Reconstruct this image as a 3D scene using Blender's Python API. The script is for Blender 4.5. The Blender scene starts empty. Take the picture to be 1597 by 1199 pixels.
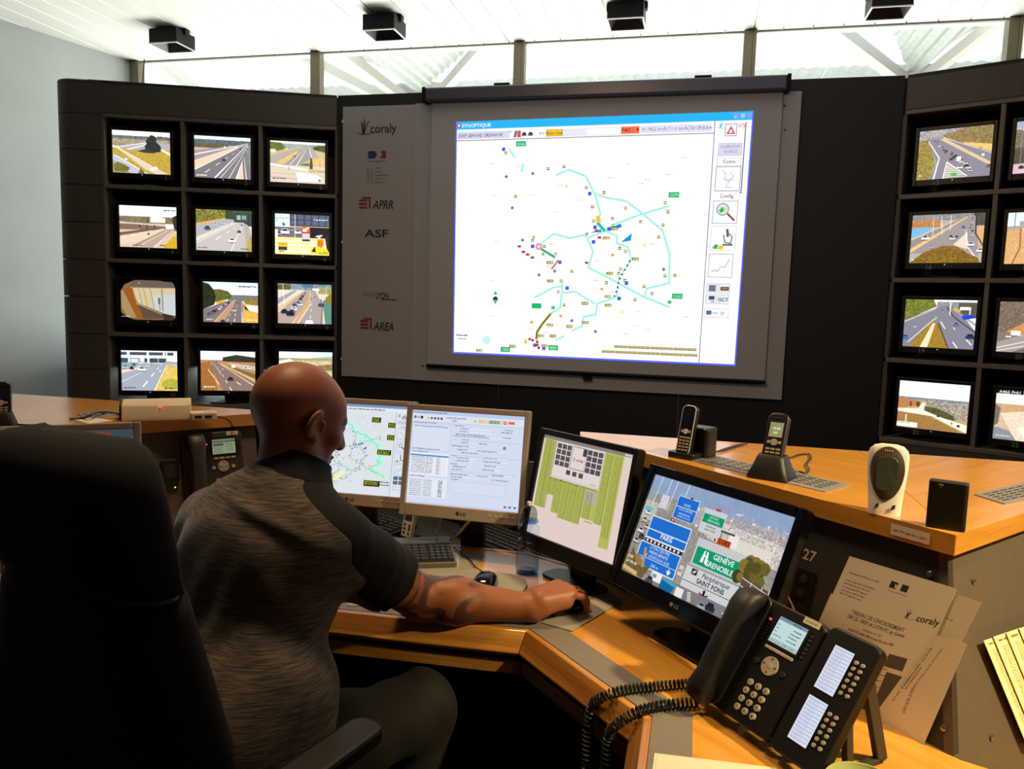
import bpy, bmesh, math, random
import numpy as np
from mathutils import Vector, Matrix
random.seed(7)
rng = np.random.default_rng(7)
SC = bpy.context.scene
COL = SC.collection
R = math.radians

# ------------------------------------------------------------------ camera
FOC, PCX, PCY, CAMZ = 1200.0, 798.5, 599.5, 1.48
_y, _p, _r = R(13.2), R(6.1), R(1.66)
FWD = np.array([-math.sin(_y)*math.cos(_p), math.cos(_y)*math.cos(_p), -math.sin(_p)])
_r0 = np.array([math.cos(_y), math.sin(_y), 0.0]); _u0 = np.cross(_r0, FWD)
CR = math.cos(_r)*_r0 + math.sin(_r)*_u0
CU = math.cos(_r)*_u0 - math.sin(_r)*_r0
CAM = np.array([0, 0, CAMZ])
cam = bpy.data.cameras.new('camera'); camo = bpy.data.objects.new('camera', cam); COL.objects.link(camo)
cam.sensor_fit = 'HORIZONTAL'; cam.sensor_width = 36.0; cam.lens = FOC/1597*36.0
cam.clip_start = 0.05; cam.clip_end = 200
camo.matrix_world = Matrix(((CR[0], CU[0], -FWD[0], 0), (CR[1], CU[1], -FWD[1], 0), (CR[2], CU[2], -FWD[2], CAMZ), (0, 0, 0, 1)))
SC.camera = camo

# ------------------------------------------------------------------ world, sun, lamps, exposure
SC.view_settings.view_transform = 'Standard'; SC.view_settings.look = 'None'
SC.view_settings.exposure = 0.0; SC.view_settings.gamma = 1.0; SC.view_settings.use_curve_mapping = False
SC.cycles.use_denoising = True
SC.cycles.max_bounces = 8; SC.cycles.caustics_reflective = False; SC.cycles.caustics_refractive = False
SC.cycles.sample_clamp_indirect = 6.0
W = bpy.data.worlds.new('sky'); SC.world = W; W.use_nodes = True
_bg = W.node_tree.nodes['Background']; _bg.inputs[0].default_value = (0.86, 0.94, 1.0, 1); _bg.inputs[1].default_value = 1.9

def lamp(name, kind, loc, aim, energy, color, **kw):
    l = bpy.data.lights.new(name, kind); o = bpy.data.objects.new(name, l); COL.objects.link(o)
    l.energy = energy; l.color = color
    for k, v in kw.items(): setattr(l, k, v)
    o.location = loc
    o.rotation_euler = (Vector(aim) - Vector(loc)).to_track_quat('-Z', 'Y').to_euler()
    return o
lamp('sun', 'SUN', (0, 12, 12), (0.5, 8.5, 3), 7.0, (1, 0.95, 0.86), angle=R(1.0))
# added area lamp standing for light a sunlit terrace throws onto the ceiling
lamp('terrace_bounce', 'AREA', (-1.4, 8.0, 0.9), (-1.4, 5.0, 3.5), 560, (1.0, 0.97, 0.90), shape='RECTANGLE', size=7.5, size_y=1.4)
# warm ceiling lamps over the right-hand side of the room
lamp('ceiling_spot_warm', 'SPOT', (2.25, 0.85, 2.95), (0.95, 1.75, 1.1), 640, (1.0, 0.75, 0.36), spot_size=R(47), spot_blend=0.7, shadow_soft_size=0.07)
lamp('desk_spot_warm', 'SPOT', (0.85, 0.75, 3.2), (0.30, 1.12, 0.74), 135, (1.0, 0.70, 0.32), spot_size=R(35), spot_blend=1.0, shadow_soft_size=0.10)
lamp('board_fill_spot', 'SPOT', (1.2, -1.6, 3.3), (-0.6, 5.0, 1.9), 75, (0.96, 0.92, 1.0), spot_size=R(44), spot_blend=0.5, shadow_soft_size=0.4)  # fill spot added behind the camera to lift the board, kept off the man
lamp('operator_lamp', 'AREA', (-0.92, 1.93, 3.42), (-0.80, 1.90, 0.9), 42, (1.0, 0.66, 0.36), shape='DISK', size=0.5)

# ------------------------------------------------------------------ measuring helpers (a point on a real plane)
def ray(x, y): return FWD + CR*(x-PCX)/FOC - CU*(y-PCY)/FOC
def onz(x, y, z):
    d = ray(x, y); return CAM + d*(z-CAMZ)/d[2]
def onp(x, y, p, n):
    d = ray(x, y); n = np.array(n, float); return CAM + d*(np.dot(n, np.array(p, float)-CAM)/np.dot(n, d))

# ------------------------------------------------------------------ materials
def _lin(c): return tuple(((v/255)/12.92 if v/255 <= 0.04045 else ((v/255+0.055)/1.055)**2.4) for v in c)
def mat(name, col, rough=0.5, metal=0.0, var=0.06, scale=30.0, bump=0.0, bscale=200.0, spec=0.5, coat=0.0, stretch=None, **kw):
    """Principled material whose colour is broken up by noise (col is sRGB 0-255)"""
    m = bpy.data.materials.new(name); m.use_nodes = True; nt = m.node_tree; N = nt.nodes; L = nt.links
    b = N['Principled BSDF']; c = _lin(col)
    b.inputs['Roughness'].default_value = rough; b.inputs['Metallic'].default_value = metal
    b.inputs['Specular IOR Level'].default_value = spec
    b.inputs['Coat Weight'].default_value = coat
    for k, v in kw.items(): b.inputs[k].default_value = v
    tc = N.new('ShaderNodeTexCoord'); mp = N.new('ShaderNodeMapping'); L.new(tc.outputs['Object'], mp.inputs[0])
    if stretch: mp.inputs['Scale'].default_value = stretch
    nz = N.new('ShaderNodeTexNoise'); nz.inputs['Scale'].default_value = scale; nz.inputs['Detail'].default_value = 4
    L.new(mp.outputs[0], nz.inputs['Vector'])
    rp = N.new('ShaderNodeValToRGB'); L.new(nz.outputs['Fac'], rp.inputs[0])
    rp.color_ramp.elements[0].position = 0.3; rp.color_ramp.elements[1].position = 0.7
    rp.color_ramp.elements[0].color = (*[v*(1-var) for v in c], 1); rp.color_ramp.elements[1].color = (*[min(1, v*(1+var)) for v in c], 1)
    L.new(rp.outputs[0], b.inputs['Base Color'])
    if bump:
        n2 = N.new('ShaderNodeTexNoise'); n2.inputs['Scale'].default_value = bscale; n2.inputs['Detail'].default_value = 3
        L.new(mp.outputs[0], n2.inputs['Vector'])
        bp = N.new('ShaderNodeBump'); bp.inputs['Strength'].default_value = bump; bp.inputs['Distance'].default_value = 0.002
        L.new(n2.outputs['Fac'], bp.inputs['Height']); L.new(bp.outputs[0], b.inputs['Normal'])
    return m

def wood(name, c1, c2, ang=0.0, rough=0.28, coat=0.25, gscale=1.0, coords='Object'):
    """varnished oak/beech: stretched noise grain with pores, the grain running along the direction ang in plan"""
    m = bpy.data.materials.new(name); m.use_nodes = True; nt = m.node_tree; N = nt.nodes; L = nt.links
    b = N['Principled BSDF']; b.inputs['Roughness'].default_value = rough; b.inputs['Coat Weight'].default_value = coat; b.inputs['Coat Roughness'].default_value = 0.18
    tc = N.new('ShaderNodeTexCoord'); tu = N.new('ShaderNodeMapping'); L.new(tc.outputs[coords], tu.inputs[0]); tu.inputs['Rotation'].default_value = (0, 0, -ang)
    mp = N.new('ShaderNodeMapping'); L.new(tu.outputs[0], mp.inputs[0]); mp.inputs['Scale'].default_value = (2.2*gscale, 34*gscale, 34*gscale)
    nz = N.new('ShaderNodeTexNoise'); nz.inputs['Scale'].default_value = 1.0; nz.inputs['Detail'].default_value = 5; nz.inputs['Distortion'].default_value = 0.6
    L.new(mp.outputs[0], nz.inputs['Vector'])
    mp2 = N.new('ShaderNodeMapping'); L.new(tu.outputs[0], mp2.inputs[0]); mp2.inputs['Scale'].default_value = (8*gscale, 260*gscale, 260*gscale)
    n2 = N.new('ShaderNodeTexNoise'); n2.inputs['Scale'].default_value = 1.0; n2.inputs['Detail'].default_value = 2; L.new(mp2.outputs[0], n2.inputs['Vector'])
    mx = N.new('ShaderNodeMath'); mx.operation = 'MULTIPLY_ADD'; L.new(n2.outputs['Fac'], mx.inputs[0]); mx.inputs[1].default_value = 0.45; L.new(nz.outputs['Fac'], mx.inputs[2])
    rp = N.new('ShaderNodeValToRGB'); L.new(mx.outputs[0], rp.inputs[0])
    rp.color_ramp.elements[0].position = 0.5; rp.color_ramp.elements[1].position = 0.95
    rp.color_ramp.elements[0].color = (*_lin(c1), 1); rp.color_ramp.elements[1].color = (*_lin(c2), 1)
    L.new(rp.outputs[0], b.inputs['Base Color'])
    bp = N.new('ShaderNodeBump'); bp.inputs['Strength'].default_value = 0.08; bp.inputs['Distance'].default_value = 0.001
    L.new(n2.outputs['Fac'], bp.inputs['Height']); L.new(bp.outputs[0], b.inputs['Normal'])
    return m

def glow(name, col, strength=1.0):
    m = bpy.data.materials.new(name); m.use_nodes = True; nt = m.node_tree; nt.nodes.clear()
    e = nt.nodes.new('ShaderNodeEmission'); o = nt.nodes.new('ShaderNodeOutputMaterial')
    e.inputs[0].default_value = (*_lin(col), 1); e.inputs[1].default_value = strength; nt.links.new(e.outputs[0], o.inputs[0]); return m

def glass(name, col=(255, 255, 255), rough=0.0, ior=1.45, alpha_mix=0.85):
    """clear pane: mostly transparent with a fresnel reflection"""
    m = bpy.data.materials.new(name); m.use_nodes = True; nt = m.node_tree; N = nt.nodes; N.clear(); L = nt.links
    t = N.new('ShaderNodeBsdfTransparent'); t.inputs[0].default_value = (*_lin(col), 1)
    g = N.new('ShaderNodeBsdfGlossy'); g.inputs['Roughness'].default_value = rough
    w = N.new('ShaderNodeLayerWeight'); w.inputs[0].default_value = 0.5; pw = N.new('ShaderNodeMath'); pw.operation = 'POWER'; L.new(w.outputs['Facing'], pw.inputs[0]); pw.inputs[1].default_value = 4
    f = N.new('ShaderNodeMath'); f.operation = 'MULTIPLY_ADD'; L.new(pw.outputs[0], f.inputs[0]); f.inputs[1].default_value = 0.55; f.inputs[2].default_value = 0.03
    mx = N.new('ShaderNodeMixShader'); o = N.new('ShaderNodeOutputMaterial')
    L.new(f.outputs[0], mx.inputs[0]); L.new(t.outputs[0], mx.inputs[1]); L.new(g.outputs[0], mx.inputs[2]); L.new(mx.outputs[0], o.inputs[0]); return m

def picture(name, img, emit=1.0, rough=0.35):
    """img: (h,w,3) sRGB 0-1 array drawn by this script. emit>0: a lit screen; emit=0: a print on paper"""
    h, w = img.shape[:2]
    im = bpy.data.images.new(name, w, h); px = np.ones((h, w, 4), np.float32); px[..., :3] = np.clip(img[::-1], 0, 1)
    im.pixels.foreach_set(px.ravel()); im.pack()
    m = bpy.data.materials.new(name); m.use_nodes = True; nt = m.node_tree; N = nt.nodes; L = nt.links
    t = N.new('ShaderNodeTexImage'); t.image = im; t.extension = 'EXTEND'
    uv = N.new('ShaderNodeUVMap'); uv.uv_map = 'UVMap'; L.new(uv.outputs[0], t.inputs[0])
    if emit > 0:
        N.remove(N['Principled BSDF']); e = N.new('ShaderNodeEmission'); g = N.new('ShaderNodeBsdfGlossy'); g.inputs['Roughness'].default_value = rough
        g.inputs[0].default_value = (0.03, 0.03, 0.03, 1)
        a = N.new('ShaderNodeAddShader'); e.inputs[1].default_value = emit
        L.new(t.outputs[0], e.inputs[0]); L.new(e.outputs[0], a.inputs[0]); L.new(g.outputs[0], a.inputs[1]); L.new(a.outputs[0], N['Material Output'].inputs[0])
    else:
        L.new(t.outputs[0], N['Principled BSDF'].inputs['Base Color']); N['Principled BSDF'].inputs['Roughness'].default_value = 0.8
    return m

# ------------------------------------------------------------------ mesh helpers
def rotm(ax, a):
    return np.array(Matrix.Rotation(a, 3, ax))
class MB:
    def __init__(s): s.v = []; s.f = []; s.uv = {}; s.mi = []
    def add(s, vs, fs, T=None, t=None, mi=0):
        b = len(s.v); vs = np.asarray(vs, float).reshape(-1, 3)
        if T is not None: vs = vs @ np.asarray(T).T
        if t is not None: vs = vs + np.asarray(t)
        s.v += [tuple(v) for v in vs]; s.f += [tuple(i+b for i in f) for f in fs]; s.mi += [mi]*len(fs); return s
    def box(s, c, d, T=None, t=None, mi=0):
        x, y, z = (k/2 for k in d); cx, cy, cz = c
        vs = [(cx+i*x, cy+j*y, cz+k*z) for i in (-1, 1) for j in (-1, 1) for k in (-1, 1)]
        return s.add(vs, [(0, 1, 3, 2), (4, 6, 7, 5), (0, 4, 5, 1), (2, 3, 7, 6), (0, 2, 6, 4), (1, 5, 7, 3)], T, t, mi)
    def prism(s, pts, z0, z1, T=None, t=None, mi=0):
        """polygon (x,y) extruded in z"""
        n = len(pts); ar = sum(pts[i][0]*pts[(i+1) % n][1]-pts[(i+1) % n][0]*pts[i][1] for i in range(n))
        if ar < 0: pts = pts[::-1]
        vs = [(p[0], p[1], z0) for p in pts]+[(p[0], p[1], z1) for p in pts]
        fs = [tuple(range(n))[::-1], tuple(range(n, 2*n))]+[(i, (i+1) % n, n+(i+1) % n, n+i) for i in range(n)]
        return s.add(vs, fs, T, t, mi)
    def loft(s, rings, cap=True, closed=True, T=None, t=None, mi=0):
        n = len(rings[0]); vs = [p for r in rings for p in r]; fs = []
        for i in range(len(rings)-1):
            for j in range(n if closed else n-1):
                k = (j+1) % n; fs.append((i*n+j, i*n+k, (i+1)*n+k, (i+1)*n+j))
        if cap: fs += [tuple(range(n))[::-1], tuple(range((len(rings)-1)*n, len(rings)*n))]
        return s.add(vs, fs, T, t, mi)
    def cyl(s, p, q, r, r2=None, n=20, T=None, t=None, mi=0):
        return s.tube([p, q], [r, r if r2 is None else r2], n, T, t, mi)
    def tube(s, pts, r, n=8, T=None, t=None, mi=0):
        pts = [np.array(p, float) for p in pts]; m = len(pts)
        rr = r if hasattr(r, '__len__') else [r]*m
        tan = [(pts[min(i+1, m-1)]-pts[max(i-1, 0)]) for i in range(m)]; tan = [a/(np.linalg.norm(a)+1e-12) for a in tan]
        ref = np.array([0, 0, 1.0]) if abs(tan[0][2]) < 0.9 else np.array([1.0, 0, 0])
        u = np.cross(tan[0], ref); u /= np.linalg.norm(u); rings = []
        for i in range(m):
            u = u-tan[i]*np.dot(u, tan[i]); u /= np.linalg.norm(u)+1e-12; w = np.cross(tan[i], u)
            rings.append([pts[i]+rr[i]*(math.cos(2*math.pi*k/n)*u+math.sin(2*math.pi*k/n)*w) for k in range(n)])
        return s.loft(rings, True, True, T, t, mi)
    def lathe(s, prof, n=32, c=(0, 0), T=None, t=None, mi=0):
        rings = [[(c[0]+r*math.cos(2*math.pi*k/n), c[1]+r*math.sin(2*math.pi*k/n), z) for k in range(n)] for r, z in prof]
        return s.loft(rings, True, True, T, t, mi)
    def sphere(s, c, r, n=12, T=None, t=None, mi=0):
        r = np.array(r) if hasattr(r, '__len__') else np.array([r]*3)
        rings = [[tuple(np.array(c)+r*np.array([math.sin(a)*math.cos(2*math.pi*k/n), math.sin(a)*math.sin(2*math.pi*k/n), math.cos(a)])) for k in range(n)] for a in np.linspace(0.02, math.pi-0.02, n//2+2)]
        return s.loft(rings[::-1], True, True, T, t, mi)
    def quad_uv(s, bl, br, tr, tl, T=None, t=None, mi=0):
        s.add([bl, br, tr, tl], [(0, 1, 2, 3)], T, t, mi); s.uv[len(s.f)-1] = [(0, 0), (1, 0), (1, 1), (0, 1)]; return s

def obj(name, mb, m, parent=None, loc=None, rot=None, smooth=False, bev=0.0, seg=2, mesh=None, angle=40):
    if mesh is None:
        me = bpy.data.meshes.new(name); me.from_pydata(mb.v, [], mb.f); me.update()
        ms = m if isinstance(m, (list, tuple)) else [m]
        for k in ms: me.materials.append(k)
        if len(ms) > 1: me.polygons.foreach_set('material_index', mb.mi)
        if mb.uv:
            ul = me.uv_layers.new(name='UVMap')
            for fi, uvs in mb.uv.items():
                for li, q in zip(me.polygons[fi].loop_indices, uvs): ul.data[li].uv = q
        if smooth:
            me.polygons.foreach_set('use_smooth', [True]*len(me.polygons)); me.set_sharp_from_angle(angle=R(angle))
    else: me = mesh
    o = bpy.data.objects.new(name, me); COL.objects.link(o)
    if parent is not None: o.parent = parent
    if loc is not None: o.location = [float(k) for k in loc]
    if rot is not None: o.rotation_euler = rot
    if bev:
        md = o.modifiers.new('edge', 'BEVEL'); md.width = bev; md.segments = seg; md.limit_method = 'ANGLE'; md.angle_limit = R(35); md.harden_normals = False
    return o
def tag(o, label=None, cat=None, group=None, kind=None):
    for k, v in (('label', label), ('category', cat), ('group', group), ('kind', kind)):
        if v: o[k] = v
    return o
def thing(name, label, cat, loc=(0, 0, 0), rz=0.0, group=None, mtx=None):
    o = bpy.data.objects.new(name, None); COL.objects.link(o); o.empty_display_size = 0.05
    o.location = [float(k) for k in loc]; o.rotation_euler = (0, 0, rz)
    if mtx is not None:
        M = np.asarray(mtx, float); q = Matrix(((*M[0], 0), (*M[1], 0), (*M[2], 0), (0, 0, 0, 1))); o.rotation_euler = q.to_euler()
    return tag(o, label, cat, group)
def structure(name, mb, m, parent=None, **kw):
    o = obj(name, mb, m, parent, **kw)
    if parent is None: o['kind'] = 'structure'
    return o
def copy_tree(o, parent=None):
    c = o.copy(); COL.objects.link(c)
    if parent is not None: c.parent = parent
    for ch in list(o.children): copy_tree(ch, c)
    return c
def spline(pts, n=12):
    """Catmull-Rom through the points"""
    P = [np.array(p, float) for p in pts]; P = [2*P[0]-P[1]]+P+[2*P[-1]-P[-2]]; out = []
    for i in range(1, len(P)-2):
        for k in range(n):
            t = k/n; a, b, c, d = P[i-1:i+3]
            out.append(0.5*((2*b)+(-a+c)*t+(2*a-5*b+4*c-d)*t*t+(-a+3*b-3*c+d)*t**3))
    out.append(P[-2]); return out
def rrect(w, h, r, n=5, cx=0, cy=0):
    pts = []
    for sx, sy, a0 in ((1, 1, 0), (-1, 1, 90), (-1, -1, 180), (1, -1, 270)):
        for k in range(n+1):
            a = R(a0+90*k/n); pts.append((cx+sx*(w/2-r)+r*math.cos(a), cy+sy*(h/2-r)+r*math.sin(a)))
    return pts

# ------------------------------------------------------------------ lettering
_txt = {}
def text_tris(s, bold=False, ital=0.0):
    key = (s, bold, ital)
    if key not in _txt:
        cu = bpy.data.curves.new('lettering', 'FONT'); cu.body = s; cu.size = 1.0; cu.shear = ital
        cu.resolution_u = 3
        if bold: cu.offset = 0.018
        o = bpy.data.objects.new('lettering', cu); COL.objects.link(o)
        dg = bpy.context.evaluated_depsgraph_get(); me = o.evaluated_get(dg).to_mesh()
        me.calc_loop_triangles()
        v = np.array([q.co[:2] for q in me.vertices]).reshape(-1, 2); f = [tuple(t.vertices) for t in me.loop_triangles]
        o.evaluated_get(dg).to_mesh_clear(); bpy.data.objects.remove(o); bpy.data.curves.remove(cu)
        _txt[key] = (v, f)
    return _txt[key]
def letter_mesh(mb, s, h, c, ex, ey, thick=0.0008, nrm=None, bold=False, ital=0.0, width=None, mi=0):
    """raised flat letters of cap height h centred at c in the plane (ex, ey)"""
    v, f = text_tris(s, bold, ital)
    if len(v) == 0: return mb
    k = h/0.69; lo, hi = v.min(0), v.max(0); mid = np.array([(lo[0]+hi[0])/2, 0.345])
    kx = k if width is None else width/(hi[0]-lo[0])
    ex, ey, c = np.array(ex, float), np.array(ey, float), np.array(c, float); n = np.cross(ex, ey) if nrm is None else np.array(nrm, float)
    q = c+np.outer((v[:, 0]-mid[0])*kx, ex)+np.outer((v[:, 1]-mid[1])*k, ey)+n*thick
    return mb.add(q, f, mi=mi)

# ------------------------------------------------------------------ a small painter for screens and prints
class Pic:
    def __init__(s, w, h, bg=(255, 255, 255), ss=2):
        s.w, s.h, s.ss, s.soft = w, h, ss, w == 200; s.a = np.empty((h*ss, w*ss, 3), np.float32); s.a[:] = np.array(bg)/255
    def poly(s, pts, col, noise=0.0, op=1.0, seed=0, cell=3):
        P = np.array(pts, float).reshape(-1, 2)*s.ss; H, Wd = s.a.shape[:2]
        x0, y0 = np.floor(P.min(0)).astype(int); x1, y1 = np.ceil(P.max(0)).astype(int)+1
        x0, y0, x1, y1 = max(x0, 0), max(y0, 0), min(x1, Wd), min(y1, H)
        if x1 <= x0 or y1 <= y0: return s
        X = np.arange(x0, x1)+0.5; Y = np.arange(y0, y1)+0.5; ins = np.zeros((len(Y), len(X)), bool); n = len(P)
        for i in range(n):
            (ax, ay), (bx, by) = P[i], P[(i+1) % n]
            if ay == by: continue
            rows = (ay > Y) != (by > Y)
            if not rows.any(): continue
            xi = ax+(Y[rows]-ay)*(bx-ax)/(by-ay); ins[rows] ^= X[None, :] < xi[:, None]
        reg = s.a[y0:y1, x0:x1]; c = np.array(col, np.float32)/255
        if noise:
            g = np.random.default_rng(seed+n*7+x0)
            def lay(q):
                a = g.random(((len(Y)//q)+2, (len(X)//q)+2)); return np.kron(a, np.ones((q, q)))[:len(Y), :len(X)]
            q = cell*s.ss; f = (lay(q)+lay(max(1, q//2))+0.7*lay(max(1, q//4)))/2.7-0.5
            cc = np.clip(c*(1+noise*1.5*f[..., None]), 0, 1)
            reg[ins] = (reg[ins]*(1-op)+cc[ins]*op)
        else: reg[ins] = reg[ins]*(1-op)+c*op
        return s
    def rect(s, x, y, w, h, col, **k): return s.poly([(x, y), (x+w, y), (x+w, y+h), (x, y+h)], col, **k)
    def frame(s, x, y, w, h, col, t=1): 
        s.rect(x, y, w, t, col); s.rect(x, y+h-t, w, t, col); s.rect(x, y, t, h, col); return s.rect(x+w-t, y, t, h, col)
    def line(s, pts, wd, col, wd2=None, **k):
        m = len(pts)-1
        for i in range(m):
            a, b = np.array(pts[i], float), np.array(pts[i+1], float); d = b-a; L = np.hypot(*d)
            if L < 1e-6: continue
            n = np.array([-d[1], d[0]])/L; d = d/L
            wa = wd if wd2 is None else wd+(wd2-wd)*i/m; wb = wd if wd2 is None else wd+(wd2-wd)*(i+1)/m
            e = 0.2*wa if m > 1 else 0
            s.poly([a-d*e+n*wa/2, b+d*e+n*wb/2, b+d*e-n*wb/2, a-d*e-n*wa/2], col, **k)
        return s
    def dash(s, a, b, n, w0, w1, col, duty=0.45):
        """road markings that shrink towards b"""
        a, b = np.array(a, float), np.array(b, float)
        for i in range(n):
            t0, t1 = 1-(1-i/n)**2, 1-(1-(i+duty)/n)**2; p, q = a+(b-a)*t0, a+(b-a)*t1
            d = b-a; d = d/np.hypot(*d); nn = np.array([-d[1], d[0]]); wa, wb = w0+(w1-w0)*t0, w0+(w1-w0)*t1
            s.poly([p+nn*wa/2, q+nn*wb/2, q-nn*wb/2, p-nn*wa/2], col)
        return s
    def disc(s, x, y, r, col, ry=None, **k):
        ry = ry or r; return s.poly([(x+r*math.cos(a), y+ry*math.sin(a)) for a in np.linspace(0, 2*math.pi, 18, False)], col, **k)
    def text(s, x, y, t, h, col, bold=False, ital=0.0, ang=0.0, align='l', sx=1.0, op=1.0):
        """cap height h, baseline at y"""
        v, f = text_tris(t, bold, ital)
        if len(v) == 0: return s
        k = h/0.69; w = v[:, 0].max()*k*sx; off = {'l': 0, 'c': -w/2, 'r': -w}[align]
        px = v[:, 0]*k*sx+off; py = -v[:, 1]*k; ca, sa = math.cos(ang), math.sin(ang)
        X = x+px*ca-py*sa; Y = y+px*sa+py*ca
        for tri in f: s.poly([(X[i], Y[i]) for i in tri], col, op=op)
        return s
    def car(s, x, y, w, col, dark=(30, 32, 38)):
        h = w*0.62
        s.disc(x, y+h*0.42, w*0.55, (40, 40, 42), ry=h*0.2, op=0.7); s.rect(x-w/2, y-h*0.1, w, h*0.5, col)
        s.poly([(x-w*0.38, y-h*0.1), (x-w*0.28, y-h*0.55), (x+w*0.28, y-h*0.55), (x+w*0.38, y-h*0.1)], col)
        return s.poly([(x-w*0.3, y-h*0.12), (x-w*0.23, y-h*0.46), (x+w*0.23, y-h*0.46), (x+w*0.3, y-h*0.12)], dark)
    def scribble(s, x, y, w, h, col, seed=1, op=1.0):
        """an illegibly small line of print"""
        g = random.Random(seed); q = x
        while q < x+w:
            k = h*g.uniform(0.8, 3.2); s.rect(q, y-h*g.uniform(0.75, 1.0), min(k, x+w-q), h*g.uniform(0.6, 0.9), col, op=op); q += k+h*g.uniform(0.3, 0.7)
        return s
    def done(s):
        k = s.ss; a = s.a.reshape(s.h, k, s.w, k, 3).mean((1, 3))
        if s.soft:
            b = np.pad(a, ((1, 1), (1, 1), (0, 0)), 'edge'); a = sum(b[i:i+s.h, j:j+s.w]*wt for i, j, wt in ((0, 1, .14), (2, 1, .14), (1, 0, .14), (1, 2, .14), (1, 1, .44)))
        return a
# ------------------------------------------------------------------ what the screens show
ASPH = (132, 126, 128); WHT = (245, 245, 240); VEG = (92, 98, 48); TAN = (205, 175, 125); DRY = (186, 150, 84)
def cars(p, pts, seed=1, cols=((235, 235, 235), (40, 42, 50), (180, 185, 190), (96, 100, 108))):
    g = random.Random(seed)
    for x, y, w in pts: p.car(x, y, w, g.choice(cols))
def along(a, b, n, w0, w1, seed=2, jit=0.0):
    g = random.Random(seed); out = []
    for i in range(n):
        t = ((i+0.5)/n)**0.7; out.append((a[0]+(b[0]-a[0])*t+g.uniform(-jit, jit)*(1-t+0.2), a[1]+(b[1]-a[1])*t, w0+(w1-w0)*t))
    return out[::-1]
def cam1():
    p = Pic(200, 160, (225, 245, 238)); p.rect(0, 18, 200, 40, (95, 100, 95), noise=0.5, cell=6); p.rect(0, 30, 200, 30, (150, 140, 115), noise=0.4, cell=6)
    p.poly([(18, 60), (120, 36), (200, 42), (200, 70), (40, 82)], (168, 160, 165)); p.line([(20, 62), (120, 42)], 2, WHT); p.line([(36, 76), (118, 48)], 3, WHT)
    p.poly([(0, 64), (60, 72), (200, 66), (200, 160), (0, 160)], (176, 150, 62), noise=0.25, cell=5)
    p.poly([(0, 56), (8, 58), (140, 132), (190, 156), (150, 160), (110, 142)], (205, 190, 165)); p.line([(0, 55), (130, 128)], 2, (240, 235, 220))
    p.poly([(0, 92), (110, 152), (112, 160), (0, 160)], (160, 150, 100), noise=0.3); p.poly([(0, 92), (14, 94), (124, 160), (60, 160), (0, 112)], (178, 178, 190)); p.line([(6, 94), (112, 156)], 2, WHT)
    p.poly([(126, 138), (148, 130), (158, 138), (136, 148)], (236, 226, 208)); p.rect(40, 104, 10, 6, WHT)
    p.poly([(116, 72), (110, 56), (118, 44), (114, 36), (124, 22), (132, 12), (144, 14), (152, 24), (150, 36), (164, 50), (168, 62), (164, 74), (138, 78)], (42, 52, 46), noise=0.7, cell=3)
    p.poly([(84, 74), (118, 64), (150, 80), (110, 80)], (60, 56, 58)); p.poly([(168, 62), (200, 78), (200, 88), (166, 68)], (225, 220, 215))
    p.poly([(2, 132), (14, 118), (40, 128), (60, 140), (48, 156), (6, 156)], (110, 106, 52), noise=0.6); p.poly([(86, 160), (94, 140), (106, 150), (110, 160)], (95, 100, 45), noise=0.6)
    p.scribble(156, 20, 34, 5, (60, 60, 60)); return p
def cam2():
    p = Pic(200, 160, (236, 244, 246)); p.rect(0, 12, 200, 30, (84, 96, 104), noise=0.5, cell=5); p.rect(0, 32, 200, 128, (196, 166, 140), noise=0.15)
    p.rect(0, 30, 120, 14, (96, 84, 66), noise=0.6)
    p.poly([(0, 56), (150, 30), (182, 22), (196, 18), (170, 40), (20, 160), (0, 160)], (150, 140, 145)); p.line([(0, 72), (182, 24)], 4, WHT, 1)
    p.poly([(0, 96), (150, 34), (160, 36), (0, 128)], (228, 190, 165)); p.line([(0, 96), (152, 34)], 2, (250, 230, 215), 1)
    p.poly([(0, 132), (190, 20), (200, 40), (200, 160), (0, 160)], (118, 112, 118)); p.line([(0, 130), (188, 20)], 3, WHT, 1); p.line([(70, 160), (190, 22)], 5, WHT, 1.5); p.line([(90, 160), (192, 26)], 2, WHT, 1)
    p.poly([(146, 160), (170, 90), (174, 160)], (215, 190, 175)); p.line([(120, 160), (190, 30)], 2.5, WHT, 1); p.line([(184, 160), (176, 70)], 3, WHT, 1); p.line([(146, 160), (172, 80)], 3, WHT, 1)
    p.poly([(184, 40), (200, 20), (200, 120), (184, 90)], (120, 130, 125), noise=0.5)
    p.dash((36, 140), (180, 30), 7, 2.5, 0.6, WHT); cars(p, [(104, 88, 12), (162, 44, 6)], 4, ((40, 42, 46),)); p.rect(104, 36, 6, 5, WHT); p.scribble(6, 153, 37, 4.8, (240, 240, 240), 10); return p
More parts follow.
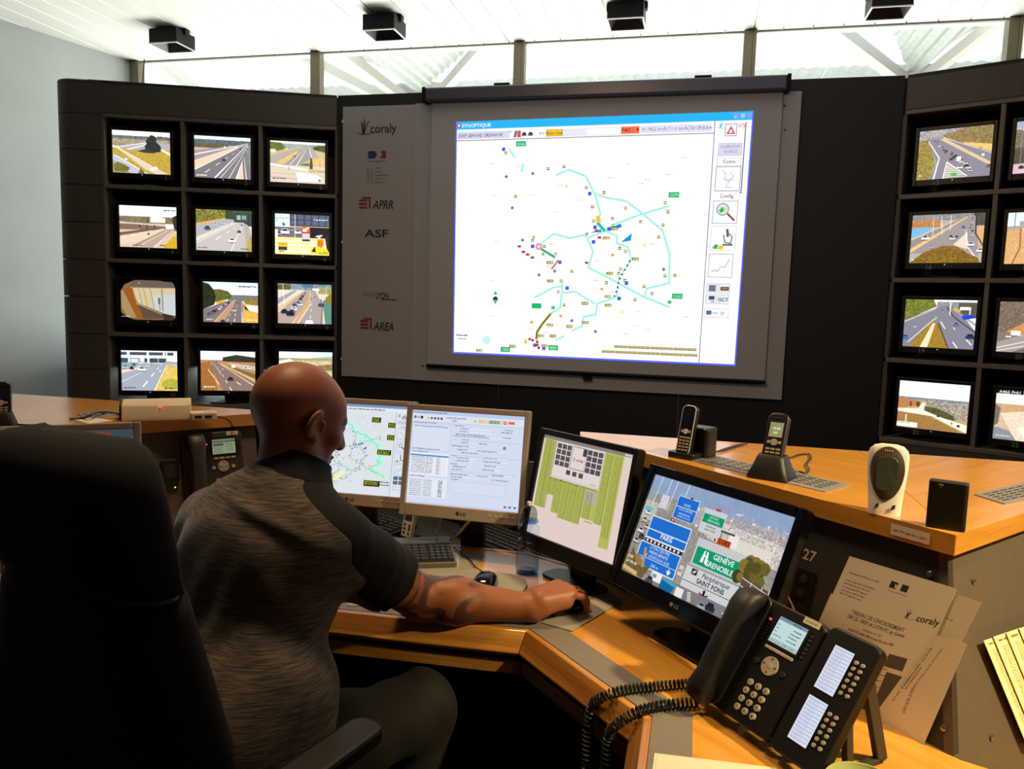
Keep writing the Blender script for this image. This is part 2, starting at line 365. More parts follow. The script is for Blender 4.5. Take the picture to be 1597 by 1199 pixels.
def cam3():
    p = Pic(200, 160, (240, 246, 244)); p.rect(0, 8, 200, 20, (150, 160, 150), noise=0.4); p.poly([(0, 4), (40, 6), (56, 26), (40, 40), (0, 44)], (96, 108, 48), noise=0.6); p.poly([(150, 20), (176, 10), (200, 8), (200, 60), (170, 44)], (72, 84, 44), noise=0.7)
    p.poly([(0, 44), (110, 18), (200, 36), (200, 112), (0, 96)], (190, 172, 130), noise=0.2); p.poly([(0, 60), (112, 20), (126, 20), (20, 92), (0, 92)], (168, 158, 150)); p.poly([(40, 92), (120, 20), (146, 20), (150, 60), (96, 100)], (150, 144, 140)); p.line([(66, 96), (126, 22)], 2, WHT, 1); p.line([(92, 98), (134, 22)], 3, WHT, 1)
    p.poly([(18, 86), (96, 36), (104, 38), (52, 88)], (210, 180, 110), noise=0.3); p.poly([(138, 20), (154, 20), (200, 96), (200, 104), (150, 70)], (165, 158, 152)); p.line([(140, 22), (152, 62)], 2, WHT)
    p.poly([(146, 60), (196, 62), (200, 92), (160, 84)], (212, 178, 110), noise=0.3); p.poly([(112, 88), (136, 80), (160, 96), (112, 98)], (110, 100, 50), noise=0.6)
    p.rect(0, 92, 200, 68, (206, 190, 172)); p.line([(0, 90), (136, 108)], 6, (246, 240, 230)); p.line([(0, 124), (200, 132)], 1.5, (170, 150, 135)); p.line([(0, 138), (110, 146)], 4, (176, 166, 160)); p.rect(138, 106, 62, 10, (198, 168, 110), noise=0.4)
    p.poly([(143, 104), (146, 58), (152, 60), (155, 102)], (70, 76, 38), noise=0.5); p.rect(0, 32, 20, 14, (220, 205, 190)); cars(p, [(88, 56, 7), (138, 28, 5)], 3, ((50, 40, 45),)); p.line([(68, 96), (68, 112)], 2, (90, 90, 90))
    p.poly([(94, 122), (100, 118), (170, 126), (186, 136), (188, 150), (100, 152)], (255, 255, 255)); p.disc(180, 146, 5, (120, 110, 105)); p.scribble(8, 148, 48, 5.6, (90, 80, 80), 11); return p
def cam4():
    p = Pic(200, 160, (222, 236, 244)); p.rect(0, 40, 200, 30, (118, 104, 76), noise=0.5, cell=5); p.poly([(106, 50), (108, 40), (118, 40), (120, 38), (130, 40), (150, 42), (160, 44), (160, 62), (106, 62)], (225, 215, 205)); p.poly([(94, 60), (98, 36), (102, 60)], (90, 70, 50), noise=0.5)
    p.rect(0, 66, 200, 94, (202, 178, 158)); p.rect(0, 70, 200, 22, (120, 98, 82)); p.poly([(0, 62), (200, 72), (200, 78), (0, 68)], (190, 188, 182)); 
    for x in (66, 92, 118, 164): p.rect(x, 72, 6, 18, (84, 66, 56))
    p.poly([(160, 66), (190, 66), (196, 84), (162, 86)], (240, 236, 230)); p.poly([(184, 40), (200, 30), (200, 90), (190, 84)], (50, 48, 44), noise=0.7)
    p.poly([(0, 104), (120, 84), (150, 84), (0, 116)], (110, 84, 66)); p.poly([(0, 124), (0, 150), (60, 140), (170, 84), (150, 84)], (212, 190, 170)); p.poly([(40, 156), (160, 86), (196, 86), (120, 160)], (172, 150, 134)); p.line([(44, 156), (164, 88)], 2, (120, 95, 80), 1); p.line([(62, 158), (168, 90)], 1.5, (240, 230, 220), 1); p.line([(118, 158), (186, 90)], 3, WHT, 1)
    p.poly([(156, 150), (186, 112), (200, 108), (200, 160), (148, 160)], (196, 158, 44), noise=0.25); p.dash((4, 126), (120, 92), 6, 2, 0.7, WHT); cars(p, [(100, 106, 9), (116, 96, 6), (66, 86, 6)], 6, ((60, 55, 55), (230, 230, 235)))
    p.scribble(155, 16, 41, 4.8, (50, 55, 60), 11); p.scribble(139, 152, 22, 4.8, (60, 55, 50), 6); p.scribble(46, 154, 28, 4, (60, 50, 45), 9); return p
def cam5():
    p = Pic(200, 160, (200, 214, 222)); p.rect(0, 0, 200, 60, (60, 70, 52), noise=0.6); p.poly([(0, 0), (104, 0), (104, 34), (0, 56)], (116, 112, 52), noise=0.75, cell=6); p.poly([(0, 54), (104, 30), (108, 38), (0, 66)], (205, 160, 100), noise=0.2)
    p.poly([(0, 66), (110, 34), (140, 36), (132, 48), (0, 110)], (160, 164, 172)); p.poly([(0, 108), (134, 44), (140, 46), (0, 118)], (214, 196, 176)); p.poly([(0, 120), (140, 46), (168, 46), (196, 70), (190, 160), (0, 160)], (184, 176, 172)); p.line([(0, 122), (140, 48)], 2, (245, 240, 235), 1); p.line([(0, 132), (146, 48)], 1.5, WHT, 0.8); p.line([(124, 160), (168, 52)], 2.5, WHT, 1)
    p.poly([(170, 46), (186, 56), (200, 100), (200, 160), (180, 160)], (170, 160, 150)); p.poly([(188, 110), (200, 100), (200, 160), (184, 160)], (176, 150, 60), noise=0.4); p.rect(138, 14, 50, 30, (60, 74, 76)); p.rect(146, 18, 14, 18, (150, 170, 180)); p.rect(164, 18, 16, 16, (130, 150, 160)); p.line([(136, 0), (138, 46)], 3, (70, 70, 64)); p.line([(188, 0), (190, 60)], 3, (50, 55, 50)); p.rect(128, 4, 72, 4, (80, 84, 78))
    p.dash((70, 116), (154, 56), 4, 2.5, 0.8, WHT); p.rect(72, 18, 0.1, 0.1, WHT); cars(p, [(98, 52, 11), (68, 56, 12), (40, 72, 22), (82, 62, 12)], 5, ((70, 80, 90), (215, 222, 228))); p.car(154, 82, 14, (70, 72, 78)); p.car(128, 118, 26, (250, 250, 250)); p.car(164, 56, 8, (80, 84, 90)); p.scribble(6, 152, 33, 4.8, (70, 70, 70), 9); p.scribble(160, 152, 30, 4.8, (70, 70, 70), 8); return p
def cam6():
    p = Pic(200, 160, (238, 224, 188)); p.rect(0, 0, 200, 60, (58, 62, 74)); p.rect(0, 0, 54, 52, (206, 226, 232)); p.rect(0, 16, 52, 1.5, (90, 100, 110)); p.poly([(28, 34), (33, 34), (33, 40), (42, 38), (32, 48), (22, 38), (28, 40)], (70, 90, 80)); p.rect(4, 22, 6, 6, (150, 165, 160))
    for x in range(56, 200, 26):
        for y in (2, 24): p.rect(x+2, y, 22, 18, (84, 96, 118), noise=0.4)
    p.rect(54, 46, 146, 10, (168, 150, 140)); p.rect(0, 54, 200, 40, (112, 104, 110), noise=0.4); p.rect(128, 50, 72, 64, (38, 32, 36), noise=0.4)
    p.rect(0, 92, 200, 68, (240, 214, 140)); 
    for y in (106, 120, 134, 146): p.rect(0, y, 200, 5, (250, 242, 225))
    cars(p, [(36, 70, 34), (14, 78, 22), (60, 62, 20), (84, 70, 26)], 8, ((236, 236, 240), (150, 150, 160))); p.rect(0, 62, 10, 34, (230, 225, 228)); p.rect(72, 0, 2, 160, (235, 220, 190))
    p.rect(100, 46, 28, 26, (238, 96, 40)); p.poly([(122, 48), (126, 52), (114, 62), (118, 68), (102, 68), (103, 54), (109, 58)], (255, 240, 220)); p.rect(100, 72, 28, 30, (206, 190, 196)); p.rect(100, 98, 28, 8, (70, 60, 66)); p.rect(96, 70, 36, 4, (150, 40, 30))
    p.poly([(146, 86), (158, 80), (178, 78), (166, 88), (166, 96), (160, 96), (158, 88)], WHT); p.rect(156, 96, 22, 30, (240, 130, 20)); p.frame(156, 96, 22, 30, (160, 90, 20)); p.rect(160, 104, 3, 16, (130, 70, 20)); p.rect(170, 104, 3, 16, (130, 70, 20)); p.rect(166, 126, 3, 14, (60, 50, 40))
    p.poly([(132, 130), (142, 124), (200, 136), (200, 160), (130, 152)], (236, 204, 50), noise=0.25); p.rect(10, 112, 36, 20, (246, 190, 40)); p.rect(12, 116, 32, 8, (200, 160, 60)); p.rect(12, 130, 32, 14, (60, 56, 60)); p.poly([(134, 146), (146, 126), (150, 148)], (30, 32, 34)); p.poly([(184, 90), (200, 70), (200, 150), (190, 130)], (44, 40, 36), noise=0.6)
    p.scribble(142, 22, 52, 4.8, (240, 240, 245), 14); p.scribble(14, 152, 22, 4.8, (80, 70, 60), 6); p.scribble(161, 153, 33, 4.8, (80, 70, 50), 9); return p
def cam7():
    p = Pic(200, 160, (0, 0, 0)); a = [(100+112*math.cos(t)*1.04, 80+86*math.sin(t)) for t in np.linspace(0, 2*math.pi, 40, False)]; a = [(max(0, min(200, x)), max(2, min(158, y))) for x, y in a]
    p.poly(a, (146, 112, 70)); p.poly([(50, 4), (192, 6), (200, 34), (40, 36)], (120, 104, 96)); p.poly([(40, 34), (200, 30), (200, 140), (150, 130), (60, 92)], (238, 222, 180))
    p.poly([(8, 44), (16, 40), (62, 150), (30, 150), (8, 110)], (188, 158, 106)); p.poly([(14, 40), (46, 30), (84, 150), (62, 152)], (176, 98, 30)); p.poly([(64, 92), (150, 128), (196, 150), (84, 154)], (108, 84, 70))
    for x, y in ((62, 92), (82, 98), (100, 106), (124, 118)): p.line([(x-14, 32), (x, y)], 3, (206, 170, 110))
    p.poly([(120, 58), (200, 56), (196, 150), (150, 128), (124, 112)], (226, 234, 238)); p.line([(152, 30), (154, 122)], 5, (190, 160, 110)); p.rect(138, 70, 7, 24, (110, 110, 110)); p.line([(142, 94), (144, 120)], 2, (120, 110, 90)); p.disc(72, 14, 2.5, (245, 240, 225)); p.line([(60, 94), (150, 134)], 3, (216, 196, 150)); p.rect(40, 30, 150, 4, (250, 210, 130), op=.6)
    p.poly([(150, 130), (196, 140), (190, 158), (160, 158)], (70, 56, 44), noise=0.7); b = []
    p.rect(0, 0, 6, 160, (0, 0, 0)); p.poly([(0, 0), (60, 0), (20, 20), (4, 50), (0, 60)], (0, 0, 0)); p.poly([(0, 110), (12, 140), (40, 160), (0, 160)], (0, 0, 0)); p.poly([(200, 0), (176, 0), (194, 12), (200, 30)], (0, 0, 0)); p.scribble(8, 148, 28, 4, (255, 255, 255), 9); p.a *= .78; return p
def cam8():
    p = Pic(200, 160, (206, 222, 236)); p.rect(0, 20, 200, 34, (232, 236, 240), noise=0.1, cell=10); p.rect(90, 50, 110, 24, (104, 112, 110), noise=0.4); p.poly([(30, 30), (60, 28), (90, 36), (104, 52), (100, 64), (30, 84)], (92, 92, 40), noise=0.6, cell=5); p.poly([(0, 2), (20, 8), (36, 28), (46, 60), (40, 90), (0, 110)], (38, 44, 30), noise=0.7, cell=5)
    p.poly([(46, 78), (86, 72), (76, 88), (48, 92)], (206, 160, 40), noise=0.2); p.poly([(0, 110), (110, 66), (140, 66), (146, 90), (142, 160), (0, 160)], (120, 108, 108)); p.poly([(36, 160), (110, 70), (120, 70), (74, 160)], (176, 140, 106)); p.line([(40, 160), (112, 70)], 2, (220, 190, 160), 1); p.line([(140, 160), (140, 74)], 2, WHT, 1)
    p.poly([(146, 78), (200, 90), (200, 160), (144, 160)], (212, 166, 76), noise=0.25); p.poly([(140, 70), (200, 64), (200, 90), (160, 86)], (140, 116, 52), noise=0.5); p.poly([(150, 88), (200, 92), (200, 120), (166, 110)], (230, 220, 215), noise=0.2); p.poly([(150, 88), (166, 112), (150, 106)], (50, 45, 48))
    p.dash((112, 156), (124, 72), 7, 3, 0.7, WHT); p.dash((86, 156), (116, 72), 7, 2.5, 0.7, WHT); cars(p, along((14, 136), (108, 68), 15, 20, 4, 3, 5), 9); p.car(112, 112, 12, WHT); cars(p, [(118, 80, 6), (126, 82, 6), (70, 156, 18)], 2, ((50, 60, 66),)); p.line([(170, 10), (172, 80)], 1, (150, 150, 155)); p.scribble(129, 18, 63, 4.8, (50, 55, 62), 17); p.scribble(158, 152, 38, 4.4, (240, 235, 230), 11); p.scribble(12, 152, 24, 4.4, (235, 235, 235), 7); return p
def cam9():
    p = Pic(200, 160, (210, 200, 188)); p.rect(0, 0, 200, 24, (116, 136, 146), noise=0.4, cell=8); p.rect(0, 4, 46, 20, (90, 84, 46), noise=0.6); p.rect(90, 0, 40, 14, (80, 110, 140)); p.rect(150, 12, 50, 26, (150, 146, 100), noise=0.5); p.rect(128, 16, 26, 10, (235, 230, 225)); p.poly([(0, 30), (80, 22), (40, 70), (0, 100)], (210, 200, 190)); p.poly([(0, 60), (60, 26), (72, 26), (0, 84)], (150, 146, 150))
    p.poly([(0, 118), (96, 26), (118, 24), (120, 60), (50, 160), (0, 160)], (166, 150, 140)); p.poly([(0, 96), (96, 26), (100, 26), (0, 114)], (214, 176, 128)); p.poly([(56, 160), (108, 70), (116, 24), (122, 24), (118, 80), (70, 160)], (200, 156, 104)); p.poly([(72, 160), (118, 84), (120, 24), (138, 24), (166, 80), (168, 160)], (158, 146, 142)); p.line([(74, 160), (120, 84), (121, 26)], 2.5, (240, 225, 205), 1); p.dash((120, 140), (130, 30), 7, 2.5, 0.8, WHT)
    p.line([(142, 26), (168, 70), (174, 160)], 5, (226, 206, 176), 2); p.line([(160, 60), (166, 100), (160, 160)], 4, (90, 80, 74), 2); p.poly([(166, 66), (200, 50), (200, 160), (176, 160)], (90, 130, 116), noise=0.3); p.poly([(176, 54), (200, 30), (200, 80), (184, 72)], (150, 120, 40), noise=0.5); p.line([(18, 0), (24, 84)], 2, (235, 225, 215)); p.line([(180, 4), (180, 40)], 1.5, (220, 220, 220))
    cars(p, along((40, 120), (104, 30), 14, 26, 4, 6, 9), 11); p.car(46, 120, 30, (30, 34, 46)); p.car(24, 112, 26, (34, 40, 54)); p.car(84, 82, 16, WHT); cars(p, [(124, 60, 6), (136, 50, 5)], 3, ((60, 60, 64),)); p.rect(150, 76, 22, 14, (60, 70, 82)); p.poly([(100, 160), (104, 146), (128, 146), (132, 160)], WHT); return p
def cam10():
    p = Pic(200, 160, (160, 164, 172)); p.rect(0, 0, 200, 56, (222, 232, 240)); 
    for x, w in ((0, 20), (30, 60), (98, 50), (156, 30)): p.rect(x, 6, w, 12, (64, 72, 82), noise=0.5)
    for x, w in ((0, 24), (32, 30), (64, 30), (100, 30), (132, 30)): p.rect(x, 30, w, 18, (60, 70, 82), noise=0.4)
    p.rect(34, 32, 26, 16, (200, 208, 214)); p.rect(66, 30, 16, 16, (214, 220, 224)); p.rect(92, 0, 5, 46, WHT); p.rect(160, 6, 4, 40, WHT); p.poly([(160, 40), (200, 44), (200, 58), (150, 50)], (150, 160, 150), noise=0.3)
    p.poly([(0, 52), (200, 50), (200, 160), (0, 160)], (150, 156, 168)); p.rect(0, 48, 60, 16, (120, 150, 160), noise=0.4); p.poly([(0, 78), (70, 64), (60, 74), (0, 92)], (220, 190, 180)); p.poly([(160, 54), (200, 60), (200, 160), (118, 160)], (206, 178, 92), noise=0.35); p.disc(176, 132, 34, (160, 158, 56), ry=20, noise=0.5); p.rect(166, 52, 34, 14, (180, 168, 140), noise=0.3)
    p.line([(116, 160), (160, 58)], 3, WHT, 1.2); p.line([(0, 126), (96, 72)], 2, (235, 235, 238), 1); p.dash((76, 144), (142, 52), 4, 5, 1.5, WHT, .5); p.poly([(132, 84), (140, 76), (138, 84)], WHT); cars(p, [(14, 66, 20), (36, 70, 16), (44, 56, 14), (72, 74, 26), (92, 60, 12), (84, 48, 10), (108, 48, 10), (60, 60, 12)], 7); p.scribble(8, 152, 41, 4.8, (60, 64, 70), 11); p.scribble(151, 153, 45, 4.8, (60, 60, 50), 12); return p
def cam11():
    p = Pic(200, 160, (236, 226, 222)); p.rect(0, 36, 200, 30, (150, 128, 100), noise=0.3); p.poly([(76, 26), (130, 14), (200, 24), (200, 52), (80, 40)], (52, 52, 38), noise=0.6); p.poly([(0, 40), (200, 44), (200, 160), (0, 160)], (170, 128, 84), noise=0.25); p.poly([(0, 50), (36, 40), (50, 100), (60, 160), (0, 160)], (150, 100, 50), noise=0.4)
    p.poly([(40, 42), (60, 40), (200, 130), (200, 160), (80, 160), (36, 60)], (128, 106, 96)); p.line([(26, 74), (66, 136)], 2.5, (240, 220, 200)); p.line([(44, 44), (74, 96)], 1, (220, 200, 190), 2); p.line([(62, 46), (196, 140)], 1.2, (240, 225, 205), 3); p.line([(70, 50), (200, 118)], 4, (206, 164, 110), 10); p.poly([(90, 56), (200, 92), (200, 112), (110, 66)], (110, 96, 54), noise=0.5); p.poly([(96, 46), (200, 60), (200, 78), (120, 60)], (196, 176, 156)); p.dash((112, 160), (60, 60), 6, 3, 1, WHT); p.line([(130, 124), (146, 136)], 2.5, WHT); p.poly([(38, 84), (60, 120), (50, 114)], (190, 150, 110))
    cars(p, [(150, 66, 12), (164, 68, 14), (178, 66, 12), (190, 70, 12), (40, 50, 8), (80, 72, 8)], 4, ((235, 235, 235), (210, 210, 215))); p.rect(112, 56, 14, 10, WHT); p.car(108, 112, 22, (44, 42, 50)); p.rect(0, 0, 80, 34, (252, 246, 244)); p.line([(142, 30), (142, 48)], 1.5, (60, 60, 60)); p.scribble(10, 148, 41, 4.8, (245, 240, 235), 11); return p
def cam12():
    p = Pic(200, 160, (222, 244, 238)); p.poly([(130, 24), (200, 16), (200, 28), (100, 28)], (150, 186, 160)); p.rect(0, 26, 200, 14, (150, 150, 110), noise=0.3); p.rect(0, 36, 200, 124, (196, 176, 132), noise=0.3, cell=6); p.poly([(0, 40), (40, 30), (54, 38), (0, 50)], (240, 240, 236)); p.poly([(100, 60), (200, 50), (200, 76), (130, 76)], (130, 110, 66), noise=0.6); p.line([(90, 40), (200, 96)], 3, (236, 210, 180)); p.line([(0, 60), (120, 160)], 14, (170, 165, 160)); p.line([(134, 6), (134, 26)], 1, (120, 140, 140)); return p
def cam13():
    p = Pic(200, 160, (150, 150, 150)); p.rect(0, 0, 200, 40, (150, 146, 150), noise=0.4, cell=5); p.poly([(60, 20), (130, 0), (200, 0), (200, 80), (120, 50)], (130, 112, 70), noise=0.45, cell=5); p.poly([(0, 34), (26, 28), (50, 110), (36, 160), (0, 160)], (140, 124, 60), noise=0.5, cell=5); p.poly([(120, 46), (200, 60), (200, 90), (140, 66)], (216, 178, 104), noise=0.2)
    p.poly([(24, 30), (64, 26), (200, 84), (200, 160), (130, 160), (34, 160), (56, 110)], (128, 122, 134)); p.poly([(56, 30), (72, 30), (200, 116), (200, 128)], (206, 180, 140)); p.line([(26, 34), (60, 92), (48, 160)], 2, WHT, 4); p.poly([(82, 108), (136, 152), (72, 160)], (170, 160, 150)); p.line([(82, 106), (74, 160)], 2, WHT); p.line([(82, 106), (140, 156)], 2.5, WHT)
    for i in range(6): p.line([(80-i*.9, 116+i*8), (92+i*9, 122+i*7)], 1.5, (235, 230, 225))
    p.line([(66, 26), (200, 88)], 1.5, (230, 225, 220)); cars(p, along((150, 146), (44, 34), 22, 15, 4, 5, 16), 3); p.car(118, 126, 16, WHT); p.rect(108, 92, 12, 14, WHT); cars(p, [(170, 70, 9), (140, 74, 7), (100, 56, 6), (196, 128, 14)], 5); p.disc(178, 92, 4, WHT); p.disc(104, 148, 9, (70, 170, 70), ry=6); p.scribble(6, 148, 11, 4.8, (240, 240, 240), 3); return p
def cam16():
    p = Pic(200, 160, (170, 160, 150)); p.rect(0, 0, 200, 20, (130, 128, 126), noise=0.4, cell=5); p.rect(0, 18, 80, 24, (170, 120, 70), noise=0.4); p.poly([(0, 44), (64, 40), (40, 64), (0, 76)], (110, 170, 210)); p.rect(170, 0, 30, 40, (70, 74, 66), noise=0.5); p.poly([(176, 46), (200, 42), (200, 110), (186, 90)], (206, 160, 110), noise=0.2)
    p.poly([(0, 84), (130, 16), (150, 12), (60, 80), (0, 112)], (138, 130, 132)); p.line([(0, 82), (128, 18)], 4, (214, 190, 150), 1.5); p.poly([(0, 112), (150, 10), (156, 10), (40, 104), (0, 124)], (216, 180, 120)); p.poly([(0, 126), (154, 12), (174, 8), (184, 80), (190, 140), (150, 120), (60, 130)], (144, 136, 136)); p.poly([(120, 100), (156, 60), (158, 116), (130, 106)], (214, 196, 176)); p.line([(152, 60), (160, 110), (180, 138)], 2.5, WHT); p.line([(176, 6), (178, 66), (200, 104)], 3, (40, 36, 36))
    for x, y0, y1 in ((60, 10, 70), (82, 6, 50), (86, 30, 66), (108, 4, 54)): p.line([(x, y0), (x+1, y1)], 1.5, (225, 225, 225))
    p.car(40, 76, 22, WHT); p.car(116, 80, 14, (230, 230, 230)); cars(p, [(112, 72, 8), (128, 74, 8), (60, 106, 12), (144, 44, 10), (96, 48, 8), (150, 54, 8)], 3); p.car(168, 100, 20, (215, 215, 220)); cars(p, along((166, 80), (166, 12), 7, 8, 4, 2, 4), 4); p.car(194, 120, 20, WHT); p.poly([(10, 150), (40, 124), (90, 104), (130, 106), (160, 128), (190, 144), (196, 160), (0, 160)], (122, 92, 34), noise=0.55, cell=5); p.scribble(6, 152, 7, 4.8, (240, 240, 240), 2); return p
def cam19():
    p = Pic(200, 160, (235, 240, 240)); p.rect(90, 6, 110, 24, (130, 136, 126), noise=0.5); p.poly([(0, 0), (80, 0), (90, 22), (0, 72)], (104, 110, 46), noise=0.6, cell=5); p.rect(150, 8, 50, 50, (80, 80, 70), noise=0.4); p.poly([(0, 70), (90, 26), (118, 18), (150, 30), (200, 100), (200, 160), (0, 160)], (122, 120, 134)); p.line([(0, 76), (88, 30)], 3, (220, 205, 175), 1.5); p.poly([(20, 154), (76, 76), (94, 74), (130, 160), (30, 160)], (150, 116, 42), noise=0.3); p.poly([(50, 160), (82, 78), (90, 78), (72, 160)], (226, 206, 176)); p.line([(14, 146), (80, 70), (92, 60)], 2, WHT); p.line([(130, 158), (98, 78)], 3, (60, 50, 46)); p.line([(118, 24), (140, 56), (200, 104)], 3, (56, 48, 52)); p.line([(136, 30), (200, 80)], 6, (150, 140, 146))
    p.line([(128, 6), (128, 50)], 2.5, WHT); p.rect(154, 22, 30, 10, (230, 230, 226)); p.line([(182, 24), (182, 50)], 3, WHT); p.poly([(138, 24), (160, 34), (150, 40), (136, 30)], (206, 160, 60)); p.rect(84, 54, 12, 6, (70, 180, 90)); p.line([(104, 72), (118, 96)], 2.5, WHT); p.line([(142, 138), (156, 158)], 3, WHT); p.line([(140, 90), (146, 98)], 2, WHT); p.line([(178, 128), (194, 146)], 3, WHT); p.poly([(160, 52), (190, 46), (196, 58), (166, 64)], (30, 60, 200)); cars(p, [(148, 80, 16), (106, 32, 6)], 1, ((90, 120, 170),)); p.car(188, 118, 24, (36, 44, 90)); p.car(6, 128, 20, (60, 110, 190)); p.car(32, 92, 8, WHT); return p
def cam22():
    p = Pic(200, 160, (214, 240, 228)); p.rect(0, 30, 200, 26, (244, 244, 236)); p.rect(0, 54, 200, 12, (120, 128, 136), noise=0.5); p.rect(0, 62, 200, 98, (176, 150, 108), noise=0.2); p.rect(80, 62, 120, 56, (150, 140, 126), noise=0.6, cell=4); p.poly([(0, 56), (54, 66), (62, 80), (0, 98)], (168, 116, 74), noise=0.2); p.poly([(54, 66), (64, 70), (62, 86), (52, 84)], (84, 66, 40), noise=0.5); p.poly([(76, 82), (110, 84), (160, 106), (166, 122), (130, 118), (80, 98)], (84, 76, 48), noise=0.7); p.poly([(0, 96), (60, 92), (70, 70), (80, 70), (74, 96), (130, 116), (200, 134), (200, 160), (176, 150), (100, 114), (0, 106)], (238, 224, 200)); p.poly([(0, 108), (90, 114), (186, 158), (0, 160)], (150, 112, 60), noise=0.25); p.rect(24, 116, 3, 26, WHT); p.rect(0, 142, 60, 16, (250, 250, 246)); p.rect(0, 144, 40, 3, (150, 150, 150)); p.rect(34, 70, 5, 16, (90, 56, 40)); p.rect(156, 128, 3, 8, (60, 60, 60)); cars(p, [(118, 112, 8), (176, 138, 10)], 3); return p
def cam14():
    p = Pic(200, 160, (150, 160, 175)); p.rect(0, 24, 200, 60, (110, 104, 80), noise=0.5); p.poly([(0, 20), (120, 34), (200, 60), (200, 90), (90, 60)], (200, 196, 192)); p.rect(0, 80, 200, 80, (80, 70, 62), noise=0.6); p.poly([(0, 130), (200, 120), (200, 160), (0, 160)], (200, 170, 180)); p.line([(14, 20), (16, 130)], 2, (120, 120, 125)); cars(p, [(20, 140, 14), (60, 136, 14)], 3); return p
def cam17():
    p = Pic(200, 160, (206, 232, 238)); p.rect(0, 26, 200, 20, (150, 160, 160), noise=0.4); p.rect(0, 22, 30, 20, (236, 236, 236)); p.poly([(0, 50), (60, 40), (200, 46), (200, 160), (0, 160)], (204, 158, 104), noise=0.25); p.poly([(40, 50), (90, 46), (200, 110), (200, 160), (70, 160)], (216, 206, 200)); p.line([(34, 48), (36, 110), (20, 160)], 3, (120, 90, 60)); p.poly([(0, 42), (50, 40), (40, 48), (0, 56)], (160, 150, 146)); p.line([(18, 0), (18, 44)], 2, (80, 90, 96)); return p
def cam20():
    p = Pic(200, 160, (120, 110, 100)); p.rect(0, 0, 200, 100, (112, 98, 84), noise=0.4, cell=5); p.poly([(20, 96), (80, 56), (200, 30), (200, 60), (60, 110)], (196, 130, 76), noise=0.2); p.poly([(0, 130), (60, 104), (200, 70), (200, 160), (0, 160)], (150, 140, 136)); p.line([(0, 148), (120, 110)], 3, (225, 215, 205)); p.line([(0, 158), (140, 120)], 3, (215, 205, 195)); p.poly([(40, 160), (120, 120), (200, 110), (200, 160)], (112, 98, 84), noise=0.4); p.rect(34, 92, 24, 14, WHT); cars(p, [(28, 110, 14), (80, 86, 14), (60, 106, 8)], 2); p.rect(70, 66, 12, 12, (230, 210, 200)); return p
def cam23():
    p = Pic(200, 160, (248, 238, 232)); p.rect(0, 44, 200, 116, (196, 172, 142), noise=0.2); p.rect(0, 46, 200, 30, (190, 150, 110), noise=0.2); p.poly([(0, 46), (14, 60), (10, 110), (0, 120)], (110, 96, 86), noise=0.3); p.poly([(14, 76), (90, 60), (200, 70), (200, 160), (60, 160)], (216, 196, 176), noise=0.25); p.poly([(60, 120), (90, 110), (150, 160), (90, 160)], (240, 220, 200)); p.poly([(0, 120), (40, 130), (60, 160), (0, 160)], (128, 130, 140), noise=0.2); p.rect(0, 0, 200, 12, (14, 14, 14)); p.text(6, 10.5, 'A465 Pr61 200', 9, WHT, True); p.scribble(6, 150, 40, 3, (230, 225, 220)); return p
CAMS = {1: cam1, 2: cam2, 3: cam3, 4: cam4, 5: cam5, 6: cam6, 7: cam7, 8: cam8, 9: cam9, 10: cam10, 11: cam11, 12: cam12, 13: cam13, 14: cam14, 16: cam16, 17: cam17, 19: cam19, 20: cam20, 22: cam22, 23: cam23}

def logo_mark(p, x, y, s, c1, c2=None):
    """the leafy tick and swoosh in front of the control-centre word mark"""
    c2 = c2 or c1
    p.line([(x+s*.42, y+s*.62), (x+s*.30, y+s*.10), (x+s*.22, y-s*.25)], s*.16, c1, s*.03); p.line([(x+s*.40, y+s*.6), (x+s*.62, y+s*.05), (x+s*.80, y-s*.2)], s*.15, c1, s*.03); p.line([(x+s*.40, y+s*.6), (x+s*.5, y+.0*s), (x+s*.52, y-s*.45)], s*.13, c1, s*.03)
    return p.line([(x, y+s*.42), (x+s*.3, y+s*.62), (x+s*.9, y+s*.66), (x+s*1.6, y+s*.42)], s*.05, c2, s*.03)

